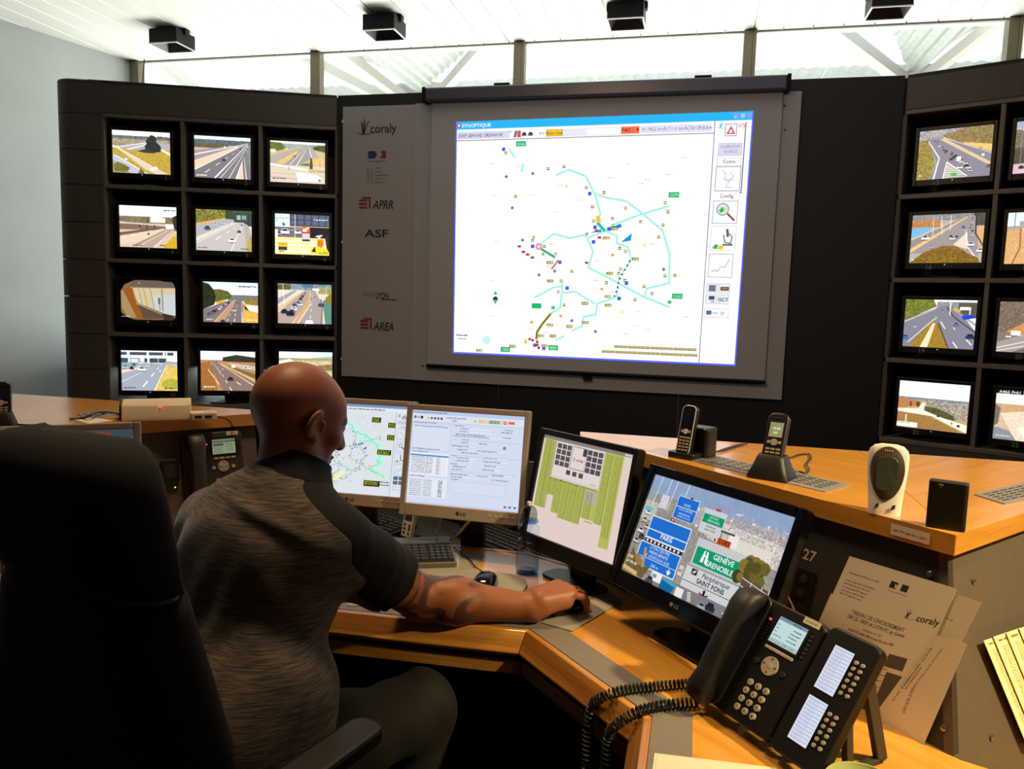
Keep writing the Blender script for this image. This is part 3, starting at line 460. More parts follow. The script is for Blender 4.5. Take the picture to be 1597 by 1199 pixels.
def map_layer(p, G, sc, tr, dark=False):
    """the ring-road synoptic: G maps its 0..1462 x 0..1199 chart coordinates to the picture"""
    pt = lambda q: [G(*k) for k in q]
    green = (165, 246, 230) if not dark else (60, 200, 120)
    roads = [[(515, 292), (572, 268), (650, 298), (690, 378), (716, 470), (700, 500), (735, 545)], [(690, 378), (740, 395), (830, 412), (905, 470), (995, 545), (1025, 650), (1025, 785), (925, 810), (915, 850)],
             [(735, 545), (770, 520), (905, 470), (1025, 435)], [(735, 548), (655, 580), (640, 565), (575, 580), (500, 558), (445, 600), (430, 620), (500, 665)], [(655, 585), (680, 640), (660, 715), (750, 760), (840, 810), (915, 850), (1025, 895)],
             [(735, 548), (790, 570), (790, 605), (840, 620), (855, 680), (800, 760), (790, 850), (700, 880), (695, 930), (640, 940), (630, 985), (585, 1005)], [(410, 852), (500, 805), (540, 800), (540, 775)], [(540, 800), (530, 900), (490, 925)],
             [(545, 830), (600, 825), (690, 880)], [(290, 170), (318, 212)], [(358, 240), (350, 278)], [(510, 1050), (550, 1030)]]
    for r in roads: p.line(pt(r), 8.5*sc if not dark else 6*sc, green)
    p.line(pt([(700, 510), (735, 550)]), 13*sc, (40, 200, 170)); p.line(pt([(440, 628), (505, 668)]), 11*sc, (60, 170, 150)); p.line(pt([(488, 925), (450, 970), (425, 1010), (422, 1045)]), 12*sc, (205, 190, 60)); p.line(pt([(484, 930), (446, 975), (420, 1012), (418, 1045)]), 5*sc, (70, 60, 40)); p.line(pt([(520, 680), (488, 722)]), 8*sc, (200, 120, 120))
    p.poly(pt([(808, 598), (858, 558), (852, 592)]), (20, 150, 220) if not dark else (60, 60, 210)); p.poly(pt([(668, 556), (716, 540), (720, 552)]), (20, 140, 220)); p.poly(pt([(745, 540), (806, 514), (812, 530), (770, 544)]), (20, 140, 220) if not dark else (50, 60, 210))
    for x, y in ((848, 685), (838, 705), (826, 725), (814, 745), (804, 765), (798, 785), (794, 805), (788, 825), (780, 845)): p.disc(*G(x, y), 4*sc, (20, 20, 20))
    yel = [(476, 263), (551, 254), (652, 351), (733, 373), (679, 437), (829, 444), (321, 387), (1006, 420), (1019, 461), (897, 506), (997, 520), (978, 574), (769, 492), (653, 562), (405, 575), (401, 590), (455, 617), (449, 653), (508, 651), (583, 731), (803, 626), (829, 641), (807, 721), (798, 741), (743, 783), (827, 773), (913, 801), (949, 834), (873, 861), (1049, 750), (1006, 751), (521, 826), (533, 776), (549, 886), (275, 191), (771, 525), (684, 502)]
    for x, y in yel:
        a = G(x-7, y-6); p.rect(*a, 14*sc, 12*sc, (245, 235, 130)); p.rect(*a, 14*sc, 3*sc, (60, 55, 40)); p.rect(a[0], a[1]+9*sc, 14*sc, 3*sc, (60, 55, 40))
    for x, y in ((778, 538), (742, 580), (874, 674), (481, 691), (758, 741), (750, 846), (752, 887), (646, 879), (649, 967), (575, 986), (483, 979), (442, 1030), (498, 1030), (307, 1078), (147, 1098), (460, 1076), (483, 776)):
        a = G(x-15, y-6); p.rect(*a, 30*sc, 12*sc, (60, 55, 40)); p.rect(a[0]+3*sc, a[1]+2*sc, 11*sc, 8*sc, (245, 220, 90)); p.rect(a[0]+16*sc, a[1]+2*sc, 12*sc, 8*sc, (245, 235, 140))
    for x, y in ((265, 174), (668, 377), (690, 531), (754, 539), (683, 598), (401, 616), (562, 809), (834, 786), (802, 856), (413, 1073), (456, 1088), (527, 690)): p.rect(*G(x-8, y-8), 16*sc, 16*sc, (70, 100, 220))
    for x, y in ((338, 615), (357, 641), (377, 653), (399, 667), (652, 692), (697, 546), (710, 577)): p.rect(*G(x-8, y-5), 16*sc, 11*sc, (190, 50, 70))
    for x, y in ((277, 297), (403, 284), (305, 439), (353, 587), (429, 748), (503, 731), (585, 959), (694, 1009), (1000, 722)): p.disc(*G(x, y), 8*sc, (160, 165, 215)); p.disc(*G(x, y), 4*sc, (90, 90, 130))
    for x, y, c in ((770, 657, (250, 160, 50)), (722, 813, (250, 170, 50)), (533, 937, (250, 170, 60)), (396, 966, (250, 150, 60)), (914, 610, (250, 240, 110)), (814, 918, (250, 240, 130)), (560, 342, (250, 235, 110))): p.disc(*G(x, y), 7*sc, c)
    p.poly(pt([(692, 505), (698, 478), (712, 478), (718, 508)]), (240, 205, 60)); p.poly(pt([(360, 1065), (368, 1040), (378, 1065)]), (245, 200, 60))
    for x, y in ((388, 1045), (402, 1050), (424, 1058), (432, 1085), (425, 1072)): p.rect(*G(x-6, y-6), 12*sc, 12*sc, (205, 40, 60))
    p.disc(*G(429, 617), 16*sc, (235, 150, 160)); p.disc(*G(429, 617), 8*sc, (255, 235, 235))
    g = random.Random(5)
    for i in range(34): 
        x, y = g.uniform(190, 1100), g.uniform(200, 1050); a = G(x, y); p.scribble(a[0], a[1], 26*sc, 5*sc, (190, 195, 210) if not dark else (110, 120, 130), i, op=.6)

def wall_map():
    """the projected synoptic; laid out in the coordinates of its own window, 1170 x 960"""
    w, h = 1170, 960; p = Pic(w, h, (255, 255, 255), 1); B = (95, 110, 250)
    X = lambda x, y: ((x-30)/1355*w, 0)  # not used
    # chart coordinates measured in the window's own rows: x left edge leans 30 -> 15, right 1390 -> 1305
    def G(x, y):
        v = (y-50+ (x-30)*0.028)/(1062+ (x-30)*0.072); l = 30-15*v; r = 1392-84*v; return ((x-l)/(r-l)*w, v*h)
    p.rect(0, 0, w, 32, (40, 185, 250)); p.text(26, 24, 'SYNOPTIQUE', 14, (255, 255, 255), True); p.rect(6, 8, 14, 16, (200, 60, 80)); p.rect(9, 11, 8, 10, (240, 240, 250))
    for x in (1096, 1120, 1144): p.rect(x, 6, 20, 20, (120, 170, 250)); 
    p.line([(1100, 20), (1108, 20)], 3, (255, 255, 255)); p.frame(1125, 10, 11, 11, (255, 255, 255), 2)
    p.rect(1028, 32, 2, h, (40, 40, 130)); p.rect(0, 76, 1028, 2, (40, 40, 90))
    p.rect(8, 44, 218, 26, (222, 222, 245)); p.frame(8, 44, 218, 26, (160, 160, 200)); p.rect(44, 44, 2, 26, (160, 160, 200)); p.text(14, 64, 'EXP', 13, (70, 70, 110)); p.text(52, 64, 'SEMAINE ORDINAIRE', 13, (70, 70, 110), sx=.83)
    p.poly([(250, 44), (264, 44), (254, 70), (244, 70)], (170, 110, 130)); p.poly([(264, 44), (274, 44), (274, 70), (258, 70)], (200, 90, 90)); p.rect(250, 44, 3, 26, (90, 90, 120)); p.car(288, 58, 20, (90, 90, 100)); p.car(314, 58, 20, (90, 90, 100)); p.scribble(226, 50, 12, 6, (150, 180, 220)); p.scribble(350, 62, 22, 9, (140, 210, 240))
    p.rect(378, 44, 66, 26, (255, 205, 40)); p.frame(378, 44, 66, 26, (200, 140, 20), 2); p.text(411, 63, 'Bison futé', 11, (170, 90, 10), True, align='c'); p.rect(444, 44, 90, 26, (238, 238, 250)); p.rect(538, 44, 1, 26, (150, 150, 190)); p.frame(444, 44, 230, 26, (200, 200, 225))
    p.rect(676, 42, 70, 28, (250, 120, 80)); p.text(711, 62, 'PAC :  9', 13, (130, 30, 20), True, align='c'); p.rect(748, 42, 270, 28, (230, 230, 250)); p.text(756, 61, 'V= 90,2 km/h T=-1 km/h', 12.5, (110, 110, 140), sx=.95); p.rect(934, 42, 2, 28, (170, 170, 200)); p.text(942, 61, 'D=29,6 km', 12.5, (110, 110, 140), sx=.95)
    for lab, x, y in (('4106', 348, 150), ('2379', 1045, 384), ('2161', 1060, 845), ('', 419, 891), ('1041', 272, 1093), ('4097', 500, 1085)):
        a = G(x, y); p.rect(a[0]-20, a[1]-10, 40, 20, (30, 185, 110)); p.frame(a[0]-20, a[1]-10, 40, 20, (20, 150, 90)); p.text(a[0], a[1]+6, lab, 11, (190, 245, 220), True, align='c')
    map_layer(p, G, .86, None)
    a = G(222, 855); p.poly([(a[0], a[1]-32), (a[0]-9, a[1]-16), (a[0]+9, a[1]-16)], (40, 200, 130)); p.poly([(a[0], a[1]+24), (a[0]-9, a[1]+10), (a[0]+9, a[1]+10)], (40, 200, 130)); p.car(a[0], a[1], 22, (60, 60, 70)); p.frame(a[0]-18, a[1]-38, 36, 70, (215, 215, 225))
    for y in (898, 920):
        for i in range(18 if y == 898 else 21): x = (690 if y == 898 else 640)+i*18.2; p.rect(x, y, 16, 9, (50, 48, 40)); p.rect(x+2, y+1.5, 12, 6, (245, 225, 90)); p.rect(x+6, y+2.5, 3, 4, (90, 80, 40))
    for x, y in ((497, 899), (1025, 872)): a = G(x, y); p.rect(a[0]-7, a[1]-6, 14, 12, (60, 190, 130))
    p.rect(0, 890, 3, 3, (90, 90, 200)); p.scribble(14, 884, 50, 6, (110, 110, 190)); p.scribble(24, 898, 34, 5, (150, 120, 200)); a = G(180, 1050); p.disc(*a, 18, (200, 250, 240))
    # tool column
    logo_mark(p, 1040, 44, 26, (60, 200, 220)); p.text(1116, 58, 'aly', 18, (230, 130, 170)); p.rect(1068, 44, 44, 46, (250, 250, 255)); p.frame(1068, 44, 44, 46, (120, 120, 150), 2); p.poly([(1090, 52), (1106, 82), (1074, 82)], (220, 60, 70)); p.poly([(1090, 62), (1098, 78), (1082, 78)], (255, 245, 245))
    p.rect(1048, 116, 88, 46, (222, 222, 245)); p.frame(1048, 116, 88, 46, (150, 150, 190)); p.text(1092, 134, '02/09/2019', 11, (140, 140, 170), align='c'); p.text(1092, 152, '15:50:51', 11, (140, 140, 170), align='c'); p.frame(1046, 170, 90, 30, (170, 170, 200)); p.text(1091, 190, 'Cadre', 13, (70, 70, 100), align='c')
    p.frame(1044, 202, 94, 92, (120, 120, 150), 2); p.line([(1066, 216), (1082, 226), (1078, 250), (1096, 258), (1112, 240), (1100, 226)], 2, (150, 180, 220)); p.line([(1096, 258), (1084, 280), (1110, 280)], 2, (170, 170, 220)); p.line([(1078, 250), (1110, 252)], 2, (120, 200, 200)); p.text(1091, 318, 'Config', 13, (70, 70, 100), align='c')
    p.frame(1042, 330, 94, 86, (160, 160, 190), 2); p.disc(1080, 362, 24, (150, 150, 170)); p.disc(1080, 362, 20, (215, 240, 235)); p.poly([(1066, 366), (1078, 352), (1086, 366), (1074, 376)], (60, 180, 90)); p.poly([(1084, 352), (1094, 360), (1086, 368)], (240, 210, 70)); p.line([(1098, 378), (1126, 404)], 7, (150, 60, 70))
    p.frame(1042, 424, 94, 94, (170, 170, 200), 1); p.line([(1102, 436), (1106, 466)], 9, (100, 95, 110)); p.line([(1090, 458), (1096, 486), (1118, 490), (1122, 466), (1110, 452)], 4, (110, 105, 120)); p.rect(1088, 492, 38, 7, (110, 110, 120)); p.poly([(1050, 510), (1060, 494), (1072, 496), (1068, 512)], (60, 180, 60)); p.poly([(1070, 512), (1076, 496), (1092, 500), (1090, 514)], (240, 210, 50))
    p.frame(1040, 530, 92, 90, (160, 160, 190), 2); p.line([(1052, 600), (1066, 592), (1074, 598), (1090, 578), (1104, 580), (1118, 550)], 2, (130, 140, 180))
    for x, y in ((1040, 644), (1086, 644), (1038, 686), (1084, 686)): p.rect(x, y, 42, 36, (240, 240, 248)); p.frame(x, y, 42, 36, (150, 150, 170))
    p.rect(1048, 650, 26, 24, (110, 120, 140), noise=.4); p.rect(1092, 656, 32, 14, (70, 66, 70)); p.rect(1096, 660, 24, 5, (220, 140, 60)); p.rect(1050, 692, 22, 14, (70, 80, 100)); p.line([(1072, 714), (1058, 712)], 3, (90, 90, 110)); p.text(1105, 711, 'GCT', 13, (60, 60, 80), True, align='c'); p.frame(1036, 740, 92, 34, (170, 170, 190)); p.rect(1044, 748, 20, 16, (90, 110, 150)); p.line([(1066, 758), (1090, 758)], 3, (80, 190, 170)); p.text(1106, 764, 'S?', 13, (230, 120, 190), True, align='c')
    p.rect(1142, 40, 3, 260, (60, 60, 120)); p.rect(1138, 298, 8, 3, (60, 60, 120))
    for q in ((0, 0, 5, h), (w-5, 0, 5, h), (0, h-7, w, 7)): p.rect(*q, B)
    return p

def desk_map():
    w, h = 400, 320; p = Pic(w, h, (222, 228, 236)); G = lambda x, y: ((x-60)/1330*w*1.02, (y-20)/1150*h)
    p.rect(0, 0, w, 9, (120, 150, 190)); p.rect(0, 9, w, 13, (232, 234, 240)); p.rect(120, 11, 24, 9, (220, 50, 50)); p.scribble(30, 18, 80, 5, (120, 130, 150)); p.scribble(160, 19, 140, 5, (120, 130, 150), 4)
    P = lambda q: [G(*k) for k in q]
    p.poly(P([(515, 292), (640, 240), (760, 360), (930, 440), (1060, 560), (1090, 760), (1020, 860), (980, 800), (990, 620), (900, 500), (740, 420), (650, 330)]), (190, 246, 232)); p.poly(P([(740, 400), (900, 470), (760, 520)]), (190, 246, 232)); p.poly(P([(900, 830), (1100, 900), (1120, 960), (930, 880)]), (170, 246, 200)); p.poly(P([(420, 1000), (560, 900), (620, 880), (600, 960), (470, 1060), (380, 1110)]), (238, 246, 190))
    map_layer(p, G, .26, None, True)
    for x, y, ww, hh in ((255, 44, 34, 18), (318, 60, 34, 18), (318, 104, 34, 18), (286, 158, 52, 18), (246, 270, 60, 20), (60, 60, 30, 16)):
        p.rect(x, y, ww, hh, (12, 14, 10))
        for k in range(3): p.scribble(x+3, y+6+k*5, ww-8, 3.4, (200, 210, 40), int(x+k))
    p.rect(346, 22, 54, h, (224, 230, 240)); p.rect(345, 22, 1, h, (90, 100, 120)); logo_mark(p, 352, 30, 12, (80, 80, 90)); p.poly([(376, 28), (386, 44), (366, 44)], (120, 120, 130)); p.poly([(376, 34), (380, 42), (372, 42)], (230, 230, 240)); p.rect(353, 50, 40, 14, (200, 206, 220)); p.text(373, 75, 'Cadre', 5, (60, 60, 80), align='c')
    for y in (80, 124, 166, 206): p.frame(354, y, 38, 36, (150, 156, 170)); 
    p.line([(364, 90), (372, 96), (378, 108)], 1.2, (120, 150, 180)); p.disc(370, 138, 8, (130, 140, 150)); p.disc(370, 138, 6, (200, 230, 215)); p.line([(376, 144), (386, 154)], 3, (120, 60, 60)); p.line([(374, 172), (376, 190), (384, 192)], 3, (100, 100, 110)); p.poly([(358, 198), (362, 190), (372, 196)], (70, 180, 60)); p.line([(360, 234), (370, 226), (376, 228), (386, 212)], 1.2, (120, 130, 160))
    for x in (355, 375):
        for y in (248, 264): p.rect(x, y, 17, 13, (90, 104, 130), noise=.4)
    p.frame(355, 284, 36, 12, (150, 150, 165)); p.scribble(306, 274, 36, 4, (60, 60, 50)); p.scribble(306, 284, 36, 4, (60, 60, 50), 3)
    for x, y in ((260, 78, ), (150, 110), (200, 60)): p.line([(x, y), (x+30, y-22)], .6, (140, 150, 160))
    return p

def form_screen():
    w, h = 400, 320; p = Pic(w, h, (222, 232, 252)); T = (136, 148, 176); p.rect(0, 0, w, 12, (196, 214, 246)); p.scribble(6, 9, 120, 5, T); p.rect(0, 12, w, 24, (232, 238, 250))
    for i, c in enumerate(((120, 120, 130), (180, 180, 190), (50, 50, 60))): p.disc(10+i*12, 24, 5, c)
    for i, c in enumerate(((230, 190, 60), (90, 90, 90), (60, 60, 70), (90, 90, 90), (60, 60, 60))): p.disc(58+i*12, 25, 4, c)
    p.text(122, 23, 'vendredi 30 août 2019', 6, (60, 70, 100), sx=.9); p.text(140, 32, '15:50:51', 5, (60, 70, 100)); p.poly([(222, 30), (227, 20), (232, 30)], (210, 200, 80))
    for i, c in enumerate(((240, 190, 80), (240, 200, 100), (240, 210, 130), (50, 140, 80), (60, 150, 90), (50, 160, 90), (240, 200, 140), (220, 80, 110))): p.rect(240+i*12.5, 20, 10.5, 10.5, c); p.rect(243+i*12.5, 23, 4, 4, (255, 255, 240))
    p.rect(344, 20, 22, 9, (240, 120, 50)); p.rect(0, 38, w, 3, (206, 218, 244))
    p.rect(4, 46, 138, 90, (228, 236, 252)); p.frame(4, 46, 138, 90, (190, 202, 230)); p.scribble(8, 44, 80, 4, T); p.scribble(10, 56, 120, 4, T, 6); p.scribble(8, 134, 100, 4, T, 5)
    p.rect(4, 146, 138, 76, (246, 249, 255)); p.scribble(8, 144, 60, 4, T, 9); p.rect(4, 152, 138, 5, (70, 140, 230))
    g = random.Random(3)
    for r in range(9):
        y = 163+r*6.5; p.scribble(8, y, 50, 3.4, (120, 130, 160), r, .8); p.scribble(62, y, 24, 3.4, (120, 130, 160), r+20, .8); p.scribble(100, y, 12, 4, (110, 120, 150), r+40, .8)
    for x in (60, 96, 116, 128): p.rect(x, 150, .8, 72, (190, 200, 225))
    p.scribble(8, 228, 50, 4, T, 7); p.rect(4, 232, 138, 64, (240, 245, 255))
    for r in range(9):
        y = 241+r*6.5; p.scribble(8, y, 44, 3.4, (130, 140, 168), r+60, .8); p.scribble(58, y, 30, 3.4, (130, 140, 168), r+80, .8); p.scribble(112, y, 14, 4, (60, 70, 100), r+90, .8)
    for x, y, l, f in ((150, 48, 40, 0), (176, 56, 30, 90), (176, 66, 30, 90), (160, 76, 110, 0), (150, 82, 130, 60), (184, 94, 26, 30), (180, 104, 26, 40), (246, 104, 30, 0), (150, 116, 60, 26), (170, 128, 36, 30), (240, 128, 70, 30), (186, 138, 60, 0), (150, 150, 20, 0), (170, 156, 44, 30), (268, 150, 44, 40), (170, 166, 44, 30), (264, 162, 60, 30), (150, 178, 24, 0), (160, 186, 44, 30), (270, 176, 40, 30), (156, 196, 40, 0), (264, 190, 40, 30), (152, 212, 60, 0), (156, 222, 40, 60), (246, 212, 40, 0), (300, 206, 40, 30), (300, 222, 60, 0), (330, 52, 30, 0), (320, 60, 40, 20), (326, 78, 30, 0)):
        if f: p.rect(x+l, y-6, f, 8, (238, 243, 255)); p.frame(x+l, y-6, f, 8, (170, 180, 210), .7)
        p.scribble(x, y, l, 4.5, T, x+y, .85)
    for y in (92, 146, 200): p.rect(150, y, 236, .8, (180, 192, 220))
    p.rect(332, 106, 9, 9, (80, 80, 200)); p.rect(335, 109, 3, 3, (220, 220, 250)); p.rect(154, 234, 196, 40, (226, 234, 250)); p.frame(154, 234, 196, 40, (190, 200, 226)); p.scribble(154, 230, 30, 4, T, 8)
    for i in range(3): p.disc(352+i*17, 306, 3.5, (70, 80, 100)); p.scribble(346+i*17, 306, 12, 3, (110, 120, 150), i)
    p.rect(0, 314, w, 6, (208, 220, 246)); return p

def plan_screen():
    w, h = 360, 290; p = Pic(w, h, (246, 224, 216)); Gc = (196, 200, 100); Gd = (150, 158, 60); p.rect(0, 0, w, 9, (150, 140, 135)); p.rect(326, 2, 30, 5, (230, 220, 215))
    p.rect(8, 9, 46, 200, Gc); p.rect(54, 116, 30, 50, Gc); p.rect(84, 116, 30, 96, Gc); p.rect(114, 116, 90, 106, Gc); p.rect(204, 116, 52, 84, Gc); p.rect(256, 9, 66, 250, Gc); p.rect(290, 9, 36, 226, Gc)
    p.rect(254, 204, 36, 60, (246, 224, 216)); p.rect(290, 200, 36, 60, Gc); p.rect(210, 124, 44, 36, (196, 190, 176))
    for x, y0, y1 in ((10, 12, 206), (34, 12, 206), (58, 120, 164), (86, 120, 208), (118, 120, 218), (148, 120, 218), (178, 120, 218), (212, 126, 198), (260, 14, 200), (294, 14, 232)):
        k = 0
        for y in range(y0, y1, 5): p.scribble(x, y+4, 18, 2.4, (120, 124, 60), x+y, .7); p.rect(x+21, y+1, 3, 2.4, (80, 84, 40)); k += 1
    for x in (32, 56, 84, 114, 146, 176, 204, 290): p.rect(x, 120 if 54 < x < 256 else 10, .7, 90, Gd)
    p.rect(58, 9, 196, 104, (246, 232, 228)); p.frame(58, 9, 196, 104, (190, 180, 170))
    for i in range(3):
        for j in range(4): p.rect(64+i*21, 15+j*16.5, 18, 13.5, (96, 90, 92), noise=.45); p.rect(190+i*21, 15+j*16.5, 18, 13.5, (90, 84, 90), noise=.45)
    p.frame(128, 14, 60, 64, (110, 100, 100), 1.4); p.rect(172, 16, 30 - 14, 20, (80, 74, 76), noise=.3); logo_mark(p, 136, 48, 11, (90, 130, 160), (90, 90, 110)); p.text(150, 54, 'coraly', 8, (200, 70, 110), True)
    for i in range(3): p.rect(118+i*26, 84, 17, 13, (90, 82, 84), noise=.4)
    for i in range(3): p.disc(222+i*8, 106, 1.5, (90, 90, 90))
    p.disc(104, 118, 3, (70, 74, 40)); p.scribble(60, 120, 190, 3, (110, 114, 50), 5); p.rect(222, 205, 32, 3, (190, 180, 60)); return p

def sign_screen():
    """motorway gantry signs seen by the traffic camera on the wide screen"""
    w, h = 640, 368; p = Pic(w, h, (148, 170, 200)); BL = (28, 108, 205); GN = (14, 150, 104); WG = (206, 208, 210)
    p.poly([(0, 0), (640, 0), (640, 150), (0, 150)], (142, 162, 196), noise=.06, cell=30); p.poly([(0, 70), (230, 60), (640, 90), (640, 368), (0, 368)], (150, 146, 140), noise=.25, cell=10)
    p.poly([(180, 60), (640, 56), (640, 130), (400, 150), (200, 110)], (170, 165, 172), noise=.35, cell=7); p.poly([(330, 80), (640, 96), (640, 170), (330, 150)], (206, 196, 190), noise=.35, cell=8)
    g = random.Random(9)
    for i in range(110): x, y = g.uniform(150, 636), g.uniform(40, 150); p.rect(x, y, g.uniform(3, 12), g.uniform(3, 8), g.choice(((236, 228, 222), (205, 130, 110), (226, 226, 230), (180, 176, 178))))
    p.rect(440, 120, 160, 50, (222, 216, 206), noise=.12); p.rect(420, 112, 40, 40, (235, 232, 228))
    p.poly([(0, 30), (40, 90), (30, 150), (0, 170)], (150, 160, 170)); p.rect(0, 96, 70, 70, (190, 185, 176), noise=.3)
    for x in (40, 88, 120, 178): p.line([(x+4, 0), (x-4, 110)], 3.5, (222, 224, 228))
    p.rect(70, 60, 40, 50, (206, 208, 212), noise=.2)
    cars(p, [(30, 140, 26), (26, 170, 28), (46, 190, 26), (24, 210, 30), (40, 230, 30), (20, 250, 30)], 3, ((225, 225, 225), (60, 66, 80), (200, 190, 170))); p.rect(10, 118, 34, 16, (90, 190, 200))
    # second gantry, farther off
    p.rect(150, 44, 104, 82, (210, 214, 220)); p.rect(153, 47, 98, 34, BL); p.rect(153, 84, 98, 16, BL); p.rect(153, 100, 98, 24, BL); p.text(202, 76, 'PARIS', 9, WHT, align='c'); p.text(202, 94, 'LYON-CENTRE', 7, WHT, align='c'); p.text(202, 108, 'PIERRE-BÉNITE', 6, WHT, align='c'); p.text(202, 118, 'HÔPITAUX SUD', 6, WHT, align='c'); p.rect(205, 40, 14, 6, (130, 30, 30))
    p.rect(284, 56, 100, 84, (204, 206, 208)); p.rect(288, 74, 92, 30, GN); p.text(334, 86, 'GENÈVE', 8, WHT, align='c'); p.text(336, 98, 'GRENOBLE', 8, WHT, align='c'); p.text(334, 116, 'Périphérique', 6, (50, 50, 60), ital=.2, align='c'); p.text(334, 128, 'SAINT FONS', 6, (50, 50, 60), align='c'); p.rect(330, 48, 22, 8, (190, 60, 50))
    p.rect(380, 110, 60, 6, (60, 66, 76)); p.rect(384, 112, 4, 60, (90, 96, 100))
    # blue panels
    p.rect(150, 128, 22, 14, (150, 26, 32)); p.text(161, 139, 'A7', 9, WHT, True, align='c')
    p.rect(58, 142, 202, 84, (226, 230, 236)); p.rect(62, 146, 194, 44, BL); p.rect(62, 194, 194, 26, BL); p.text(160, 212, 'PARIS', 17, WHT, True, align='c')
    p.poly([(64, 226), (256, 226), (250, 240), (60, 240)], (40, 42, 48)); 
    for i in range(9): p.rect(70+i*20, 228, 9, 9, (225, 225, 225))
    p.rect(46, 240, 208, 86, (226, 230, 236)); p.rect(50, 244, 200, 48, BL); p.rect(50, 294, 200, 28, BL); p.text(150, 257, 'LYON-CENTRE', 10.5, WHT, align='c'); p.text(150, 273, 'PIERRE-BÉNITE', 10.5, WHT, align='c'); p.text(160, 289, 'HÔPITAUX SUD', 10.5, WHT, align='c'); p.rect(84, 278, 12, 12, (235, 235, 240)); p.rect(88, 280, 4, 8, (200, 50, 50)); p.rect(86, 282, 8, 4, (200, 50, 50))
    for x in (78, 222): p.poly([(x-3, 298), (x+3, 298), (x+3, 306), (x+13, 304), (x, 320), (x-13, 304), (x-3, 306)], WHT)
    p.text(150, 316, '200 m', 11, WHT, ital=.15, align='c')
    # green and white panels
    p.rect(378, 136, 58, 22, (214, 90, 30)); p.text(407, 153, 'D383', 15, (60, 24, 10), True, align='c'); p.poly([(362, 144), (372, 144), (367, 156)], (60, 60, 60))
    p.rect(300, 158, 226, 92, (198, 200, 200)); p.rect(308, 186, 210, 58, GN); p.text(430, 208, 'GENÈVE', 17, WHT, True, align='c'); p.text(420, 236, 'GRENOBLE', 17, WHT, True, align='c'); p.poly([(336, 232), (344, 192), (350, 192), (350, 232)], WHT); p.poly([(356, 232), (356, 192), (362, 192), (370, 232)], WHT); p.rect(340, 206, 26, 5, WHT)
    p.rect(290, 252, 232, 96, WG); p.rect(292, 254, 228, 2, (60, 60, 64)); p.rect(292, 306, 228, 2, (60, 60, 64)); p.text(426, 278, 'Périphérique', 16, (34, 34, 40), ital=.25, align='c'); p.text(412, 300, 'SAINT FONS', 15, (34, 34, 40), True, align='c'); p.rect(318, 260, 26, 20, (40, 40, 46)); p.line([(322, 276), (340, 264)], 4, WG); p.disc(331, 270, 5, WG)
    p.poly([(392, 312), (402, 312), (402, 328), (420, 322), (397, 346), (374, 322), (392, 328)], (30, 30, 36)); p.text(486, 344, '200 m', 11, (40, 40, 46), ital=.2, align='c')
    p.rect(262, 268, 20, 34, (214, 210, 210)); p.text(272, 290, 'A7', 11, (140, 40, 40), True, align='c'); p.rect(524, 158, 6, 150, (176, 178, 180))
    # tree, railings
    for i in range(26): p.disc(500+g.uniform(0, 90), 190+g.uniform(-24, 46), g.uniform(12, 24), g.choice(((104, 96, 40), (84, 78, 34), (126, 112, 50), (64, 62, 34))), noise=.4)
    p.poly([(520, 220), (640, 236), (640, 330), (520, 290)], (96, 76, 62), noise=.3)
    for y in (226, 250): p.line([(520, y), (640, y+22)], 3, (216, 212, 204))
    for x in (560, 602, 630): p.line([(x, y-20), (x-3, y+40)], 4, (206, 202, 194))
    p.rect(540, 262, 70, 22, (204, 202, 198)); p.line([(530, 300), (640, 336)], 12, (214, 198, 170)); p.poly([(610, 330), (640, 300), (640, 368), (600, 368)], (150, 140, 170))
    # road and traffic
    p.poly([(120, 368), (180, 330), (500, 330), (640, 368)], (128, 124, 124)); p.poly([(0, 300), (60, 290), (130, 340), (60, 368), (0, 368)], (150, 120, 78), noise=.3); p.poly([(20, 270), (60, 330), (130, 320), (110, 368), (10, 350)], (110, 92, 50), noise=.5); p.line([(80, 260), (96, 330)], 12, (180, 150, 100)); p.line([(0, 352), (80, 360)], 14, (212, 180, 130))
    p.rect(150, 326, 52, 30, (236, 236, 238)); p.rect(156, 332, 20, 12, (120, 150, 150)); p.poly([(214, 330), (276, 336), (270, 346), (206, 340)], (50, 170, 210)); p.poly([(204, 338), (270, 346), (262, 368), (200, 368)], (24, 104, 160)); 
    for i in range(5): p.line([(214+i*12, 342+i), (210+i*12, 368)], 2, (14, 70, 120))
    p.rect(278, 338, 36, 30, (230, 230, 232)); cars(p, [(150, 358, 36)], 1, ((80, 70, 86),)); 
    for i in range(6): p.line([(330+i*2, 340+i*5), (346+i*2, 338+i*5)], 2.5, WHT)
    p.car(440, 352, 40, (34, 40, 54)); p.car(404, 362, 34, (150, 170, 176)); p.line([(490, 350), (520, 366)], 3, WHT); p.text(8, 316, 'D30', 11, WHT, True); p.text(8, 334, 'A7 PR 05', 10, WHT, True); return p
# ================================================================== THE ROOM
ZC, YW = 3.463, 6.0
M_ceil = mat('white_lacquered_plank', (232, 231, 224), 0.45, var=0.02, scale=3)
M_wall = mat('pale_grey_plaster', (186, 190, 190), 0.75, var=0.05, scale=2.0, bump=0.15, bscale=90)
M_floor = mat('dark_carpet', (36, 34, 34), 0.95, var=0.25, scale=400, bump=0.5, bscale=600)
M_alu = mat('bronze_aluminium', (122, 112, 92), 0.4, metal=0.6, var=0.05)
M_glass = glass('window_glass', (250, 254, 253))
def wlx(y): return -4.87-(6.0-y)*0.2635           # the left wall runs a little askew
mb = MB(); mb.prism([(-9, -3.6), (6, -3.6), (6, 6.1), (-9, 6.1)], -0.08, 0); structure('floor', mb, M_floor)
cl = structure('ceiling', MB().prism([(-9, -3.6), (6, -3.6), (6, 6.15), (-9, 6.15)], ZC+0.012, ZC+0.1), M_ceil)
